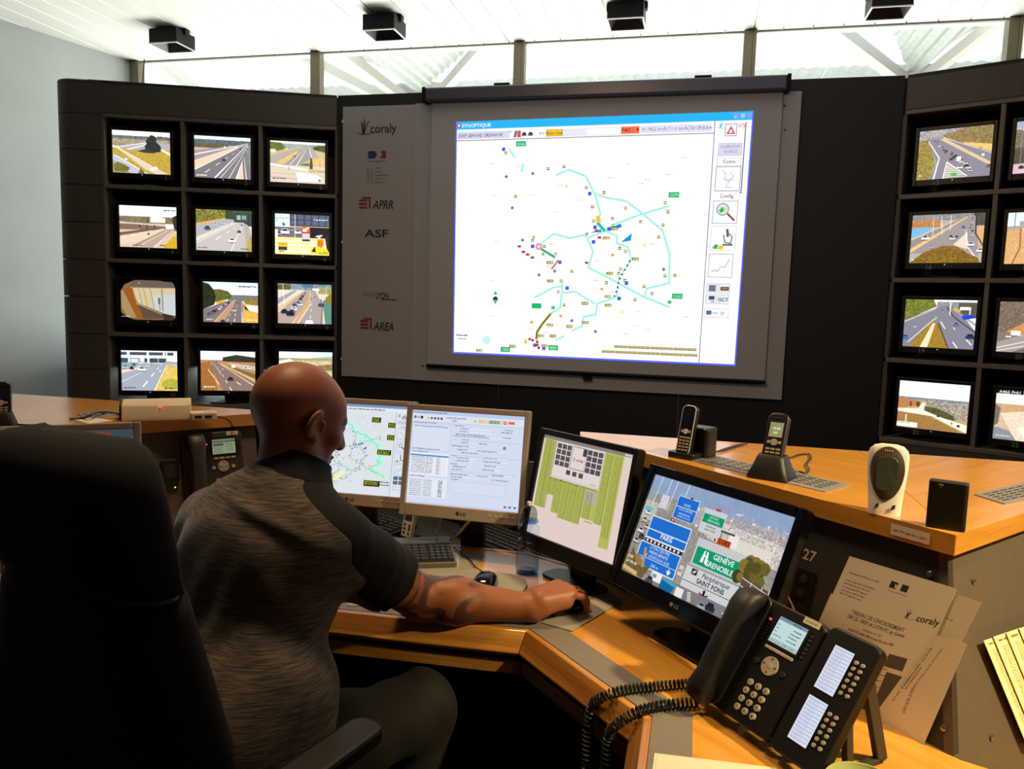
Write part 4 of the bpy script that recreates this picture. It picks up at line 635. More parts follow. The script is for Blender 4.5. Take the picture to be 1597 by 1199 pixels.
pm = None; PW = 0.2
for i in range(54):
    x = -7.2+i*PW
    if pm is None:
        b = MB().box((0, 0, 0), (PW-0.008, 9.6, 0.014)); o = obj('ceiling_plank', b, M_ceil, cl, (x, 1.28, ZC+0.007), bev=0.003, seg=1); pm = o
    else:
        o = pm.copy(); COL.objects.link(o); o.location.x = x
structure('wall_left', MB().prism([(wlx(6.1), 6.1), (wlx(6.1)-0.15, 6.1), (wlx(-3.6)-0.15, -3.6), (wlx(-3.6), -3.6)], 0, ZC+0.1), M_wall)
M_dim = mat('bounce_cutting_wall', (62, 60, 58), 0.9, var=0.1, scale=20)  # unseen walls made dark to cut the light bounced into the room
structure('wall_right', MB().box((5.2, 1.25, ZC/2), (0.15, 9.7, ZC+0.1)), M_dim)
structure('wall_rear', MB().box((-1, -3.5, ZC/2), (13, 0.15, ZC+0.1)), M_dim)
structure('wall_back', MB().box((-0.5, YW+0.06, 0.45), (11.4, 0.12, 0.9)), M_wall)     # low wall under the glazing
# glazing: mullions and panes
mx = [-4.83] + [float(onp(x, 110, (0, YW, 0), (0, 1, 0))[0]) for x in (496.5, 812, 1168, 1576)]+[3.66, 5.1]
for i, x in enumerate(mx):
    mb = MB().box((x-0.018, YW, (0.9+ZC)/2), (0.062, 0.10, ZC-0.9)); structure('trim_%d' % (i+1), mb, M_alu, bev=0.004)
    o = obj('cover_strip', MB().box((x+0.026, YW-0.012, (0.9+ZC)/2), (0.026, 0.08, ZC-0.9)), M_alu, bpy.data.objects['trim_%d' % (i+1)], bev=0.004)
M_rail = mat('grey_window_rail', (150, 148, 140), 0.45, metal=0.3)
for i in range(len(mx)-1):
    a, b = mx[i]+0.04, mx[i+1]-0.05
    w = structure('window_%d' % (i+1), MB().box(((a+b)/2, YW+0.01, (0.9+ZC)/2), (b-a, 0.006, ZC-0.92)), M_glass)
    obj('rail', MB().box(((a+b)/2, YW, ZC-0.006), (b-a, 0.03, 0.012)), M_rail, w)
    obj('rail', MB().box(((a+b)/2, YW, 0.915), (b-a, 0.06, 0.03)), M_rail, w)
# cables down the glazing at the left corner
tag(obj('window_cable', MB().tube(spline([(-4.72, YW-0.06, ZC), (-4.74, YW-0.07, 3.1), (-4.73, YW-0.06, 2.4), (-4.72, YW-0.06, 1.2)]), 0.005, 6), mat('dark_cable', (40, 40, 40), 0.6)),
    'thin dark cable hanging down beside the far left window post', 'cable')

# ------------------------------------------------------------------ outside: corrugated canopy on diagonal beams
def corrugated(pts_edge, z, pitch=0.13, amp=0.018, thick=0.004):
    """sheet ribbed along y between two polylines: pts_edge = list of (x, y_near, y_far)"""
    mb = MB(); xs = []; x0, x1 = pts_edge[0][0], pts_edge[-1][0]; n = max(2, int((x1-x0)/pitch*4))
    ex = np.array(pts_edge)
    rows = []
    for k in range(n+1):
        x = x0+(x1-x0)*k/n; a = np.interp(x, ex[:, 0], ex[:, 1]); b = np.interp(x, ex[:, 0], ex[:, 2])
        ph = (x/pitch) % 1; h = amp*np.clip(3*math.sin(2*math.pi*ph), -1, 1); rows.append((x, a, b, z+h))
    top = [[(x, a, h+thick), (x, b, h+thick), (x, b, h), (x, a, h)] for x, a, b, h in rows]
    return mb.loft(top, True, True)
M_trans = bpy.data.materials.new('translucent_sheet'); M_trans.use_nodes = True
_n = M_trans.node_tree.nodes; _pb = _n['Principled BSDF']; _pb.inputs['Base Color'].default_value = (0.42, 0.44, 0.42, 1); _pb.inputs['Roughness'].default_value = 0.6
_t = _n.new('ShaderNodeBsdfTranslucent'); _t.inputs[0].default_value = (0.42, 0.44, 0.42, 1); _m = _n.new('ShaderNodeMixShader'); _m.inputs[0].default_value = 0.35
M_trans.node_tree.links.new(_pb.outputs[0], _m.inputs[1]); M_trans.node_tree.links.new(_t.outputs[0], _m.inputs[2]); M_trans.node_tree.links.new(_m.outputs[0], _n['Material Output'].inputs[0])
M_sheet = mat('galvanised_sheet', (166, 170, 166), 0.45, metal=0.2, var=0.10, scale=14)
M_beam = mat('painted_steel_beam', (172, 170, 160), 0.5, var=0.05)
M_conc = mat('terrace_concrete', (176, 172, 164), 0.9, var=0.12, scale=5)
ter = tag(obj('terrace', MB().prism([(-12, 6.12), (9, 6.12), (9, 16), (-12, 16)], -0.1, 0), M_conc), kind='structure')
ZK = 3.86
can = thing('canopy', 'corrugated canopy on diagonal steel beams outside the high windows', 'canopy', (0, 0, 0))
# ribbed sheets put where the canopy is in shade: far strip, triangles between diagonals
def K(x, y): return onz(x, y, ZK)[:2]
tri = [((545, 82), (655, 148), (742, 72)), ((1388, 42), (1418, 124), (1532, 40)), ((20, 97), (120, 160), (255, 90))]
for (a, b, c) in tri:
    A, B_, Cc = K(*a), K(*b), K(*c); ex = sorted([(A[0], A[1]), (B_[0], B_[1]), (Cc[0], Cc[1])])
    yb = B_[1]
    # near edge runs A-C, far point B
    o = []; xa, xc = A[0], Cc[0]
    lo = min(A[0], B_[0], Cc[0]); hi = max(A[0], B_[0], Cc[0])
    P3 = [np.array(A), np.array(B_), np.array(Cc)]
    for x in np.linspace(lo, hi, 30):
        ys = []
        for i in range(3):
            p, q = P3[i], P3[(i+1) % 3]
            if (p[0]-x)*(q[0]-x) <= 0 and abs(p[0]-q[0]) > 1e-6: ys.append(p[1]+(q[1]-p[1])*(x-p[0])/(q[0]-p[0]))
        if len(ys) >= 2: o.append((x, min(ys), max(ys)))
    obj('shaded_sheet', corrugated(o, ZK+0.03), M_sheet, can)
for i in range(7):
    x0 = -8.4+i*2.4
    obj('roof_sheet', corrugated([(x0, 8.75, 12.5), (x0+2.39, 8.75, 12.5)], ZK+0.12, amp=.007), M_sheet, can)
for (p, q, w) in (((255, 88), (300, 130), .09), ((470, 80), (592, 143), .10), ((545, 82), (625, 143), .10), ((748, 68), (684, 141), .09), ((1312, 42), (1416, 122), .11), ((1536, 38), (1440, 116), .07), ((1597, 52), (1560, 92), .09)):
    a, b = K(*p), K(*q); d = (b-a)/np.linalg.norm(b-a); a = a-d*0.9; b = b+d*0.8; n = np.array([-d[1], d[0]])*w/2
    obj('diagonal_beam', MB().prism([tuple(a+n), tuple(b+n), tuple(b-n), tuple(a-n)], ZK-0.1, ZK), M_beam, can)
for x in (-6.6, -0.4, 5.4):
    obj('post', MB().box((x, 12.2, ZK/2), (0.12, 0.12, ZK)), M_beam, can)
obj('end_beam', MB().box((0, 12.3, ZK+0.03), (17, 0.12, 0.14)), M_beam, can)

# ------------------------------------------------------------------ ceiling lights
M_blk = mat('black_lacquer', (10, 10, 11), 0.5, var=0.1, spec=.2)
M_rim = mat('light_housing_rim', (205, 205, 200), 0.4, var=0.02)
M_refl = mat('dark_reflector', (46, 26, 24), 0.35, var=0.1)
LX = [(-3.985, 5.33, 'nearest the left wall'), (-2.247, 5.31, 'above the printed board of logos'), (-0.546, 5.35, 'above the middle of the lit projection screen'), (1.068, 5.40, 'above the right monitor rack, cut by the top of the photo')]
L0 = None
def frame_ring(mb, w, d, t, z0, z1):
    for s in (-1, 1):
        mb.box((s*(w/2-t/2), 0, (z0+z1)/2), (t, d, z1-z0)); mb.box((0, s*(d/2-t/2), (z0+z1)/2), (w-2*t, t, z1-z0))
    return mb
for x, y, where in LX:
    lab = 'black boxy ceiling light '+where
    if L0 is None:
        L0 = thing('ceiling_light', lab, 'ceiling light', (x, y, ZC), 0, 'black box lights on the plank ceiling')
        obj('housing', frame_ring(MB(), 0.235, 0.225, 0.006, -0.125, -0.02), M_blk, L0, bev=0.002)
        obj('rim', frame_ring(MB(), 0.241, 0.231, 0.009, -0.131, -0.124), M_rim, L0)
        obj('reflector', MB().loft([[(-.11, -.105, -.124), (.11, -.105, -.124), (.11, .105, -.124), (-.11, .105, -.124)], [(-.06, -.055, -.05), (.06, -.055, -.05), (.06, .055, -.05), (-.06, .055, -.05)]], False), M_refl, L0)
        obj('back_plate', MB().box((0, 0, -0.03), (0.22, 0.21, 0.02)), M_refl, L0)
        obj('bracket', MB().box((0, 0, -0.01), (0.27, 0.05, 0.02)).box((-.128, 0, -.03), (.014, .05, .03)).box((.128, 0, -.03), (.014, .05, .03)), M_blk, L0, bev=0.002)
    else:
        c = copy_tree(L0); c.location = (x, y, ZC); c['label'] = lab

# ================================================================== VIDEO WALL
M_rack = mat('charcoal_laminate', (82, 76, 72), 0.6, var=0.06, scale=60, bump=0.1, bscale=500)
M_rackin = mat('black_laminate', (34, 33, 33), 0.6, var=0.1)
M_shelf = mat('grey_shelf_edge', (112, 106, 100), 0.5, var=0.05)
M_moncase = mat('black_monitor_plastic', (20, 20, 21), 0.4, var=0.1)
M_num = mat('grey_number', (130, 130, 128), 0.5)
M_led = glow('white_indicator', (235, 240, 235), 1.0)
M_ledg = glow('green_indicator', (110, 235, 110), 1.2)
cx, cy = -2.451, 5.0
aL = R(21.3); eL = np.array([-math.cos(aL), -math.sin(aL), 0]); nL = np.array([math.sin(aL), -math.cos(aL), 0])
aR = R(25.4); eR = np.array([math.cos(aR), -math.sin(aR), 0]); nR = np.array([-math.sin(aR), -math.cos(aR), 0])
ZT = 2.848
def rack(name, lab, org, e, n, cols, rows, end, open_rows, numbered, pix, flip):
    """rack frame: origin on the inner corner, u runs along e, v runs back from the front face"""
    T = np.array([e, -n, [0, 0, 1]]).T     # local (u, v, z) -> world offsets
    rk = thing(name, lab, 'monitor rack', (*org, 0))
    P = lambda mb: mb
    D = 0.46
    u0, u1 = cols[0], cols[-1]
    obj('header_panel', MB().box(((u0+u1)/2, 0.01, (rows[0]+0.012+ZT)/2), (u1-u0, 0.02, ZT-rows[0]-0.012), T), M_rack, rk, bev=0.002)
    obj('top_panel', MB().box(((u0+end)/2-0.1, D/2, ZT-0.01), (end-u0-0.2, D, 0.02), T), M_rack, rk)
    obj('plinth_panel', MB().box(((u0+u1)/2, 0.02, (rows[-1]-0.012)/2), (u1-u0, 0.02, rows[-1]-0.012), T), M_rack, rk)
    for i, z in enumerate(rows):
        obj('shelf', MB().box(((u0+u1)/2, 0.004+D/2, z), (u1-u0, D, 0.026), T), M_shelf, rk, bev=0.002)
    for i, uu in enumerate(cols):
        for j in range(len(rows)-1):
            z0, z1 = rows[j+1]+0.013, rows[j]-0.013
            obj('divider', MB().box((uu, 0.008+D/2, (z0+z1)/2), (0.022, D, z1-z0), T), M_shelf if 0 < i < len(cols) else M_rack, rk)
    for j in range(len(rows)-1):
        if j in open_rows:      # cable openings low in the back let the daylight of the glazing in
            z0, z1 = rows[j+1]+0.013, rows[j]-0.013
            obj('niche_back', MB().box(((u0+u1)/2, D, (z0+0.24+z1)/2), (u1-u0, 0.01, z1-z0-0.24), T), M_rackin, rk)
            for k in range(len(cols)-1): obj('niche_back', MB().box((cols[k]+0.18, D, z0+0.12), (0.30, 0.01, 0.24), T), M_rackin, rk)
            continue
        obj('niche_back', MB().box(((u0+u1)/2, D, (rows[j]+rows[j+1])/2), (u1-u0, 0.01, rows[j]-rows[j+1]-0.02), T), M_rackin, rk)
    return rk, T
rowsL = [2.632, 2.172, 1.683, 1.186, 0.70]; colsL = [0.008, 0.516, 1.02, 1.524]
rkL, TL = rack('monitor_rack', 'charcoal rack of twelve surveillance monitors with a rounded end by the pale wall', (cx, cy), eL, nL, colsL, rowsL, 1.8, (3,), True, None, 1)
# rounded left end: stacked cladding pieces with joints, swept round a quarter turn
prof = [(1.524, 0.0), (1.70, 0.0)]+[(1.70+0.13*math.sin(t), 0.13-0.13*math.cos(t)) for t in np.linspace(0.1, math.pi/2, 9)]+[(1.83, 0.46)]
inn = [(x-0.02 if i > 1 else x, y+0.02) for i, (x, y) in enumerate(prof)]
zs = [0.0, 0.70, 0.945, 1.186, 1.435, 1.683, 1.928, 2.172, 2.40, 2.632]
for z0, z1 in zip(zs[:-1], zs[1:]):
    obj('cladding_panel', MB().prism(prof+inn[::-1], z0+0.003, z1-0.002, TL), M_rack, rkL, smooth=True, bev=0.0025, seg=1)
obj('top_panel', MB().prism(prof+[(1.524, .46)], ZT-0.02, ZT, TL), M_rack, rkL, smooth=True, bev=0.008)
obj('header_panel', MB().prism(prof+inn[::-1], 2.634, ZT-0.018, TL), M_rack, rkL, smooth=True, bev=0.002)
rowsR = [2.640, 2.158, 1.675, 1.202, 0.722]; colsR = [0.012, 0.499, 0.986]
rkR, TR_ = rack('monitor_rack', 'charcoal rack of surveillance monitors at the right edge, right of the lit screen', (1.11, 5.0), eR, nR, colsR, rowsR, 1.2, (), True, None, -1)
obj('light_block_liner', MB().prism([(x-0.021 if i > 1 else x, y+0.021) for i, (x, y) in enumerate(prof)]+[(x-0.03 if i > 1 else x, y+0.03) for i, (x, y) in enumerate(prof)][::-1], 0.01, 2.84, TL), M_rackin, rkL)  # unseen liner added to stop daylight leaking through the cladding joints
for rk_, T_ in ((rkL, TL), (rkR, TR_)): obj('light_block_filler', MB().box((-0.06, 0.29, ZT/2), (0.14, 0.5, ZT-0.01), T_), M_rackin, rk_)  # added fillers closing the rack corners against light from behind
obj('latch', MB().box((1.832, 0.2, 1.40), (0.012, 0.02, 0.02), TL), M_led if False else M_rim, rkL)


# monitors in the racks: screen centres measured on the recessed plane of their faces
MW, MH = 0.368, 0.277
pixL = {1: (221, 238), 2: (347.5, 246), 3: (464.5, 253.5), 4: (231.5, 354), 5: (349.5, 359.5), 6: (471.5, 366), 7: (230, 468), 8: (360, 471.5), 9: (475.5, 474), 10: (233.5, 578), 11: (356, 578.5), 12: (477, 579)}
pixR = {13: (1488, 239), 16: (1476, 372), 19: (1464.5, 505), 22: (1454.5, 633.5)}
pixR2 = {14: (1583, 231), 17: (1569.5, 372), 20: (1557, 509), 23: (1551.5, 645)}
what = {1: 'a large dark conifer beside a slip road', 2: 'a wide motorway running to the upper right', 3: 'a motorway with a white blur below', 4: 'a motorway under a flyover with tower blocks', 5: 'a wooded motorway with a white car below',
        6: 'an orange arrow sign and a yellow truck', 7: 'a round fisheye view of a brown hallway', 8: 'a car queue beside dark trees', 9: 'a curving viaduct full of cars', 10: 'a road leaving a tunnel portal', 11: 'a brown motorway with one dark car', 12: 'dry fields under a pale sky',
        13: 'dense traffic below a dry hillside', 14: 'a grey road past dark scrub', 16: 'bridge traffic behind a brown bush', 17: 'a pale road curving through ochre ground', 19: 'a motorway fork around a grass wedge', 20: 'a lorry below a brown wooded slope', 22: 'a hazy town beyond a brown field', 23: 'a washed out motorway with white caption'}
ordn = {}
def face_frame(e, n):
    right = np.cross(-np.array(n), [0, 0, 1])
    return np.array([right, -n, [0, 0, 1]]).T      # local x right (as seen), y into the rack, z up
mon_cache = None
def rack_monitor(k, ctr, e, n, shelf_z, left):
    F = face_frame(e, n); base = np.array(ctr); h = base[2]-shelf_z
    t = thing('rack_monitor', 'black rack monitor number %d, showing %s' % (k, what[k]), 'monitor', (base[0], base[1], shelf_z), 0, 'surveillance monitors in the %s rack' % ('left' if left else 'right'), F)
    b = MB()
    fw, ft, fb = 0.021, 0.021, 0.036       # bezel side, top, bottom
    z0, z1 = h-MH/2, h+MH/2
    for s in (-1, 1): b.box((s*(MW/2+fw/2), 0.004, h+(ft-fb)/2), (fw, 0.03, MH+ft+fb))
    b.box((0, 0.004, z1+ft/2), (MW, 0.03, ft)); b.box((0, 0.004, z0-fb/2), (MW, 0.03, fb)); b.box((0, 0.034, h), (MW+0.03, 0.04, MH+0.04)); b.box((0, 0.066, h), (0.24, 0.04, 0.19))
    obj('casing', b, M_moncase, t, bev=0.003)
    q = MB().quad_uv((-MW/2, 0, z0), (MW/2, 0, z0), (MW/2, 0, z1), (-MW/2, 0, z1))
    obj('screen', q, picture('camera_picture_%d' % k, CAMS[k]().done(), 1.45), t)
    obj('neck', MB().box((0, 0.06, z0/2+0.01), (0.075, 0.03, z0+0.03)), M_moncase, t, bev=0.004)
    ft_ = MB(); ft_.loft([[(0.135*math.cos(a), 0.05+0.095*math.sin(a), zz) for a in np.linspace(0, 2*math.pi, 28, False)] for zz in (0.001, 0.010)], True).loft([[(0.125*math.cos(a), 0.05+0.085*math.sin(a), 0.010) for a in np.linspace(0, 2*math.pi, 28, False)], [(0.04*math.cos(a), 0.06+0.03*math.sin(a), 0.028) for a in np.linspace(0, 2*math.pi, 28, False)]], True)
    obj('foot', ft_, M_moncase, t, smooth=True)
    nx = 0.155 if left else -0.075
    obj('number_label', letter_mesh(MB(), str(k), 0.026, (nx, -0.0125, z0-0.026 if left else z0-0.022), (1, 0, 0), (0, 0, 1), 0.0005, (0, -1, 0), True), M_num, t)
    lb = MB()
    for i in range(5): lb.box((-0.03+i*0.016 if left else 0.002+i*0.012, -0.0118, z0-0.016), (0.003, 0.001, 0.003))
    obj('button', lb, M_num, t)
    obj('indicator', MB().box((0.004, -0.0119, z0-0.010), (0.0045, 0.0012, 0.0045)), M_ledg if k in (9, 22) else M_led, t)
    return t
REC = 0.06
for k, p in pixL.items():
    c = onp(*p, np.array([cx, cy, 0])-nL*REC, nL); r = (k-1)//3; rack_monitor(k, c, eL, nL, rowsL[r+1]+0.013, True)
for k, p in pixR.items():
    c = onp(*p, np.array([1.11, 5, 0])-nR*REC, nR); rack_monitor(k, c, eR, nR, rowsR[(k-13)//3+1]+0.013, False)
for k, p in pixR2.items():
    c = onp(*p, np.array([1.11, 5, 0])-nR*REC, nR)+eR*MW/2; rack_monitor(k, c, eR, nR, rowsR[(k-13)//3+1]+0.013, False)

# ------------------------------------------------------------------ centre panel, board, projection screen
M_ctr = mat('black_centre_panel', (23, 22, 24), 0.55, var=0.08, bump=0.1, bscale=400)
pn = thing('centre_panel', 'black full-height panel between the racks behind the projection screen', 'panel', (-0.67, 5.0, 0))
for x0, x1 in ((-2.451, -1.27), (-1.266, -0.08), (-0.076, 1.108)):
    obj('panel_board', MB().box(((x0+x1)/2+0.67, 0.015, ZT/2), (x1-x0, 0.03, ZT)), M_ctr, pn, bev=0.002)
M_board = mat('white_board', (168, 170, 178), 0.6, var=0.02, scale=4)
M_board2 = mat('off_white_print', (166, 164, 168), 0.65, var=0.02, scale=4)
lb = thing('logo_board', 'tall narrow white board printed with partner logos beside the projection screen', 'board', (-2.14, 4.985, 0.93))
obj('sheet', MB().box((0, 0, 0.918), (0.528, 0.012, 1.836)), M_board2, lb, bev=0.001)
M_ink = mat('dark_ink', (52, 48, 52), 0.6); M_plum = mat('plum_ink', (86, 40, 66), 0.6); M_red = mat('red_ink', (142, 40, 48), 0.6); M_blue = mat('blue_ink', (46, 50, 110), 0.6); M_grey = mat('grey_ink', (130, 124, 122), 0.6)
EX, EZ, NY = (1, 0, 0), (0, 0, 1), (0, -1, 0)
def at(x, y):
    q = onp(x, y, (0, 4.978, 0), (0, 1, 0)); return (q[0]+2.14, -0.0068, q[2]-0.93)
def flat(mb, pts, c, s=1.0):
    """flat print: polygon in the board plane"""
    vs = [(c[0]+x*s, c[1]-0.0004, c[2]+z*s) for x, z in pts]; n = len(vs)
    ar = sum(pts[i][0]*pts[(i+1) % n][1]-pts[(i+1) % n][0]*pts[i][1] for i in range(n)); f = tuple(range(n)) if ar > 0 else tuple(range(n))[::-1]
    return mb.add(vs, [f])
o = obj('logo_lettering', letter_mesh(MB(), 'coraly', 0.056, at(598, 200), EX, EZ, 0.0006, NY, True, width=0.19), M_plum, lb)
tk = MB(); c = at(567, 200)
for pts in ([(-.01, -.07), (.008, -.07), (-.012, .05), (-.03, .09), (-.028, .04)], [(.0, -.06), (.015, -.05), (.05, .05), (.075, .085), (.045, .065)], [(-.004, -.06), (.01, -.06), (.022, .03), (.012, .11), (-.002, .05)], [(-.1, -.03), (-.05, -.062), (.05, -.068), (.17, -.04), (.05, -.060), (-.05, -.054)]): flat(tk, pts, c, .62)
obj('logo_mark', tk, M_ink, lb)
fl = MB(); c = at(589, 241); flat(fl, [(-.07, -.024), (-.02, -.024), (-.005, .0), (-.02, .024), (-.07, .024)], c); obj('flag_blue', fl, M_blue, lb)
fl = MB(); flat(fl, [(.015, -.024), (.06, -.024), (.06, .024), (.02, .024), (.035, .0)], c); obj('flag_red', fl, M_red, lb)
fl = MB(); flat(fl, [(-.07, -.046), (.06, -.046), (.06, -.04), (-.07, -.04)], c)
for i in range(6): flat(fl, [(-.07+i*.008, -.19), (-.068+i*.008, -.19), (-.074+i*.010-0.008*(i % 3), -.08-.02*(i % 2)), (-.077+i*.010-0.008*(i % 3), -.08-.02*(i % 2))], c)
for i, w in enumerate((.05, .07, .13, .07, .09)): flat(fl, [(-.018, -.092-i*.024), (-.018+w*.8, -.092-i*.024), (-.018+w*.8, -.086-i*.024), (-.018, -.086-i*.024)], c)
obj('ministry_lines', fl, M_grey, lb)
def stripes(px, py):
    m = MB(); c = at(px, py)
    for i in range(3): flat(m, [(-.042, -.036+i*.024), (.018, -.036+i*.024), (.018, -.021+i*.024), (-.042, -.021+i*.024)], c)
    flat(m, [(-.02, .042), (.042, .042), (.042, -.04), (.029, -.03), (.029, .03), (-.02, .03)], c); return m
obj('logo_stripes', stripes(569, 317), M_red, lb); obj('logo_lettering', letter_mesh(MB(), 'APRR', 0.055, at(597, 319), EX, EZ, .0006, NY, True, 0.25, 0.15), M_ink, lb)
obj('logo_lettering', letter_mesh(MB(), 'ASF', 0.05, at(587, 364), EX, EZ, .0006, NY, True, 0, 0.175), M_ink, lb)
obj('logo_lettering', letter_mesh(MB(), 'GRAND', 0.03, at(575, 459), EX, EZ, .0006, NY, False, 0, 0.09), M_grey, lb); obj('logo_lettering', letter_mesh(MB(), 'LYON', 0.042, at(596, 461), EX, EZ, .0006, NY, True, 0, 0.09), M_ink, lb)
m = MB(); flat(m, [(-.03, -.003), (.09, -.003), (.09, .003), (-.03, .003)], at(600, 467)); obj('tagline', m, M_ink, lb)
obj('logo_stripes', stripes(571, 505), M_red, lb); obj('logo_lettering', letter_mesh(MB(), 'AREA', 0.055, at(598, 509), EX, EZ, .0006, NY, True, 0.25, 0.15), M_ink, lb)
for z in (.12, .93, 1.74): obj('board_clip', MB().box((-.262, -0.008, z), (.012, .01, .02)), M_rim, lb)

bd = thing('backing_board', 'wide white board behind the pulled-down projection screen', 'board', (-0.668, 4.978, 0.93))
obj('sheet', MB().box((0, 0, 0.92), (2.424, 0.012, 1.842)), M_board, bd, bev=0.001)
for x, z in ((-1.07, 1.75), (1.12, 1.76), (1.13, 1.62), (-1.13, 0.1)): obj('pin', MB().cyl((x, -0.006, z), (x, -0.012, z), 0.007, n=10), M_red, bd)
M_case = mat('grey_screen_case', (92, 92, 104), 0.35, metal=0.4, var=0.03)
M_fab = mat('matte_screen_fabric', (174, 176, 184), 0.8, var=0.015, scale=3)
ps = thing('projection_screen', 'pulled-down projection screen with grey case showing a road network map', 'projection screen', (-0.66, 4.95, 0))
obj('case', MB().prism([(-1.13, -.05), (1.115, -.05), (1.115, .02), (-1.13, .02)], 2.765, 2.852), M_case, ps, bev=0.012, seg=3)
for s, x in ((-1, -1.137), (1, 1.122)): obj('case_end_cap', MB().box((x, -.015, 2.808), (.022, .082, .094)), M_blk, ps, bev=.004)
obj('wall_bracket', MB().box((-0.62, -0.01, 2.86), (.1, .04, .018)), M_blk, ps); obj('wall_bracket', MB().box((.63, -0.01, 2.86), (.1, .04, .018)), M_blk, ps)
obj('fabric', MB().box((0, -.002, 1.905), (2.19, .002, 1.74)), M_fab, ps)
Q = [onp(x, y, (0, 4.946, 0), (0, 1, 0)) for x, y in ((706, 551), (1147, 571), (1176, 173), (711, 190))]
Q = [(q[0]+0.66, -0.0045, q[2]) for q in Q]
obj('projected_picture', MB().quad_uv(*Q), picture('synoptic_map', wall_map().done(), 1.0, rough=0.8), ps)
obj('bottom_bar', MB().tube([(-1.1, -.004, 1.036), (1.1, -.004, 1.036)], 0.012, 10), M_blk, ps, smooth=True)
obj('pull_tab', MB().box((0, -.006, 1.012), (.06, .006, .03)), M_blk, ps)
# ================================================================== THE CONSOLE
ZD, ZK2 = 0.74, 1.10                                  # worktop and upper counter heights
OAK1, OAK2 = (150, 94, 36), (204, 146, 70)
def oak(name, ang): return wood(name, OAK1, OAK2, ang)
M_oak0 = wood('oak_front', OAK1, OAK2, R(3)); M_oakR = wood('oak_right', OAK1, OAK2, R(-46)); M_oakN = wood('oak_end', OAK1, OAK2, R(90))
B1, B2 = (192, 132, 50), (213, 158, 70)
M_top0 = wood('beech_front', B1, B2, R(3), 0.2, .4); M_topR = wood('beech_right', B1, B2, R(-44), 0.2, .4, gscale=.8); M_topL = wood('beech_left', B1, B2, R(50), 0.2, .4)
M_top2 = wood('beech_far_right', B1, B2, R(49), 0.2, .4)
M_band = mat('grey_inlay', (118, 112, 104), 0.5, var=0.04, scale=80)
M_dark = mat('black_fascia', (44, 41, 40), 0.6, var=0.08, scale=60, bump=0.1, bscale=300)
M_grey = mat('grey_fascia', (86, 77, 68), 0.6, var=0.05, scale=40, bump=0.1, bscale=300)
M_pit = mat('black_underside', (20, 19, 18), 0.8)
M_screw = mat('steel_screw', (150, 148, 142), 0.3, metal=0.9)
c0, c1, c2, c3 = (-1.36, 1.602), (-0.33, 1.655), (-0.038, 1.351), (-0.04, 0.78)     # outer line of the grey inlay
c00 = (-1.66, 1.29)
EDGE = [c00, c0, c1, c2, c3]
def offset_line(pts, d):
    """mitred offset of an open polyline; positive d = towards the operator (left of travel reversed)"""
    P = [np.array(p, float) for p in pts]; out = []
    for i in range(len(P)):
        ns = []
        if i > 0: t = P[i]-P[i-1]; t /= np.linalg.norm(t); ns.append(np.array([t[1], -t[0]]))
        if i < len(P)-1: t = P[i+1]-P[i]; t /= np.linalg.norm(t); ns.append(np.array([t[1], -t[0]]))
        if len(ns) == 1: out.append(P[i]+ns[0]*d)
        else:
            b = ns[0]+ns[1]; b /= np.linalg.norm(b); out.append(P[i]+b*d/np.dot(b, ns[0]))
    return out
con = thing('operator_desk', 'angled oak-edged control desk with grey inlay strip around the operator', 'desk', (0, 0, 0))
# worktop panels
inner = offset_line(EDGE, -0.0005)
obj('worktop', MB().prism([tuple(inner[0]), tuple(inner[1]), tuple(inner[2]), (-0.27, 2.08), (-0.45, 2.165), (-1.33, 2.165), (-1.95, 1.55)], ZD-0.036, ZD), M_top0, con)
obj('worktop', MB().prism([tuple(inner[2]), tuple(inner[3]), tuple(inner[4]), (0.62, 0.78), (0.62, 1.30), (0.47, 1.36), (-0.26, 2.075)], ZD-0.036, ZD), M_topR, con)
obj('worktop', MB().prism([(0.6205, 0.78), (1.6, 0.9), (1.9, 1.95), (1.25, 2.30), (0.48, 1.362), (0.6205, 1.301)], ZD-0.146, ZD-0.11), M_top2, con)
obj('rim_strip', MB().prism([(-1.33, 2.165), (-0.45, 2.165), (-0.27, 2.08), (-0.262, 2.092), (-0.447, 2.179), (-1.33, 2.179)], ZD-0.036, ZD+0.0015), M_oak0, con)
# grey inlay
in2 = offset_line(EDGE, -0.0715)
for i in range(4):
    a, b, c, d = inner[i], inner[i+1], in2[i+1], in2[i]
    obj('inlay_strip', MB().prism([tuple(a), tuple(b), tuple(c), tuple(d)], ZD-0.001, ZD+0.0008), M_band, con)
# solid oak edge: flat lip, sloping face, groove and rail below
def edge_part(name, prof, m):
    lines = [offset_line(EDGE, o) for o, z in prof]
    for i in range(4):
        mb = MB(); ra = [(*lines[k][i], prof[k][1]) for k in range(len(prof))]; rb = [(*lines[k][i+1], prof[k][1]) for k in range(len(prof))]
        d = np.array(EDGE[i+1])-np.array(EDGE[i]); d = d/np.linalg.norm(d)*0.0006
        ra = [(p[0]+d[0], p[1]+d[1], p[2]) for p in ra]; rb = [(p[0]-d[0], p[1]-d[1], p[2]) for p in rb]
        mb.loft([rb, ra]); obj(name, mb, m[i], con, bev=0.0015, seg=1)
mm = [M_oakR, M_oak0, M_oakR, M_oakN]
edge_part('oak_edge', [(0.0, ZD), (0.014, ZD), (0.040, ZD-0.042), (0.036, ZD-0.052), (0.0, ZD-0.052)], mm)
edge_part('oak_rail', [(0.0, ZD-0.066), (0.028, ZD-0.066), (0.028, ZD-0.098), (0.0, ZD-0.098)], mm)
edge_part('groove_fillet', [(0.0, ZD-0.052), (0.016, ZD-0.052), (0.016, ZD-0.066), (0.0, ZD-0.066)], [M_pit]*4)
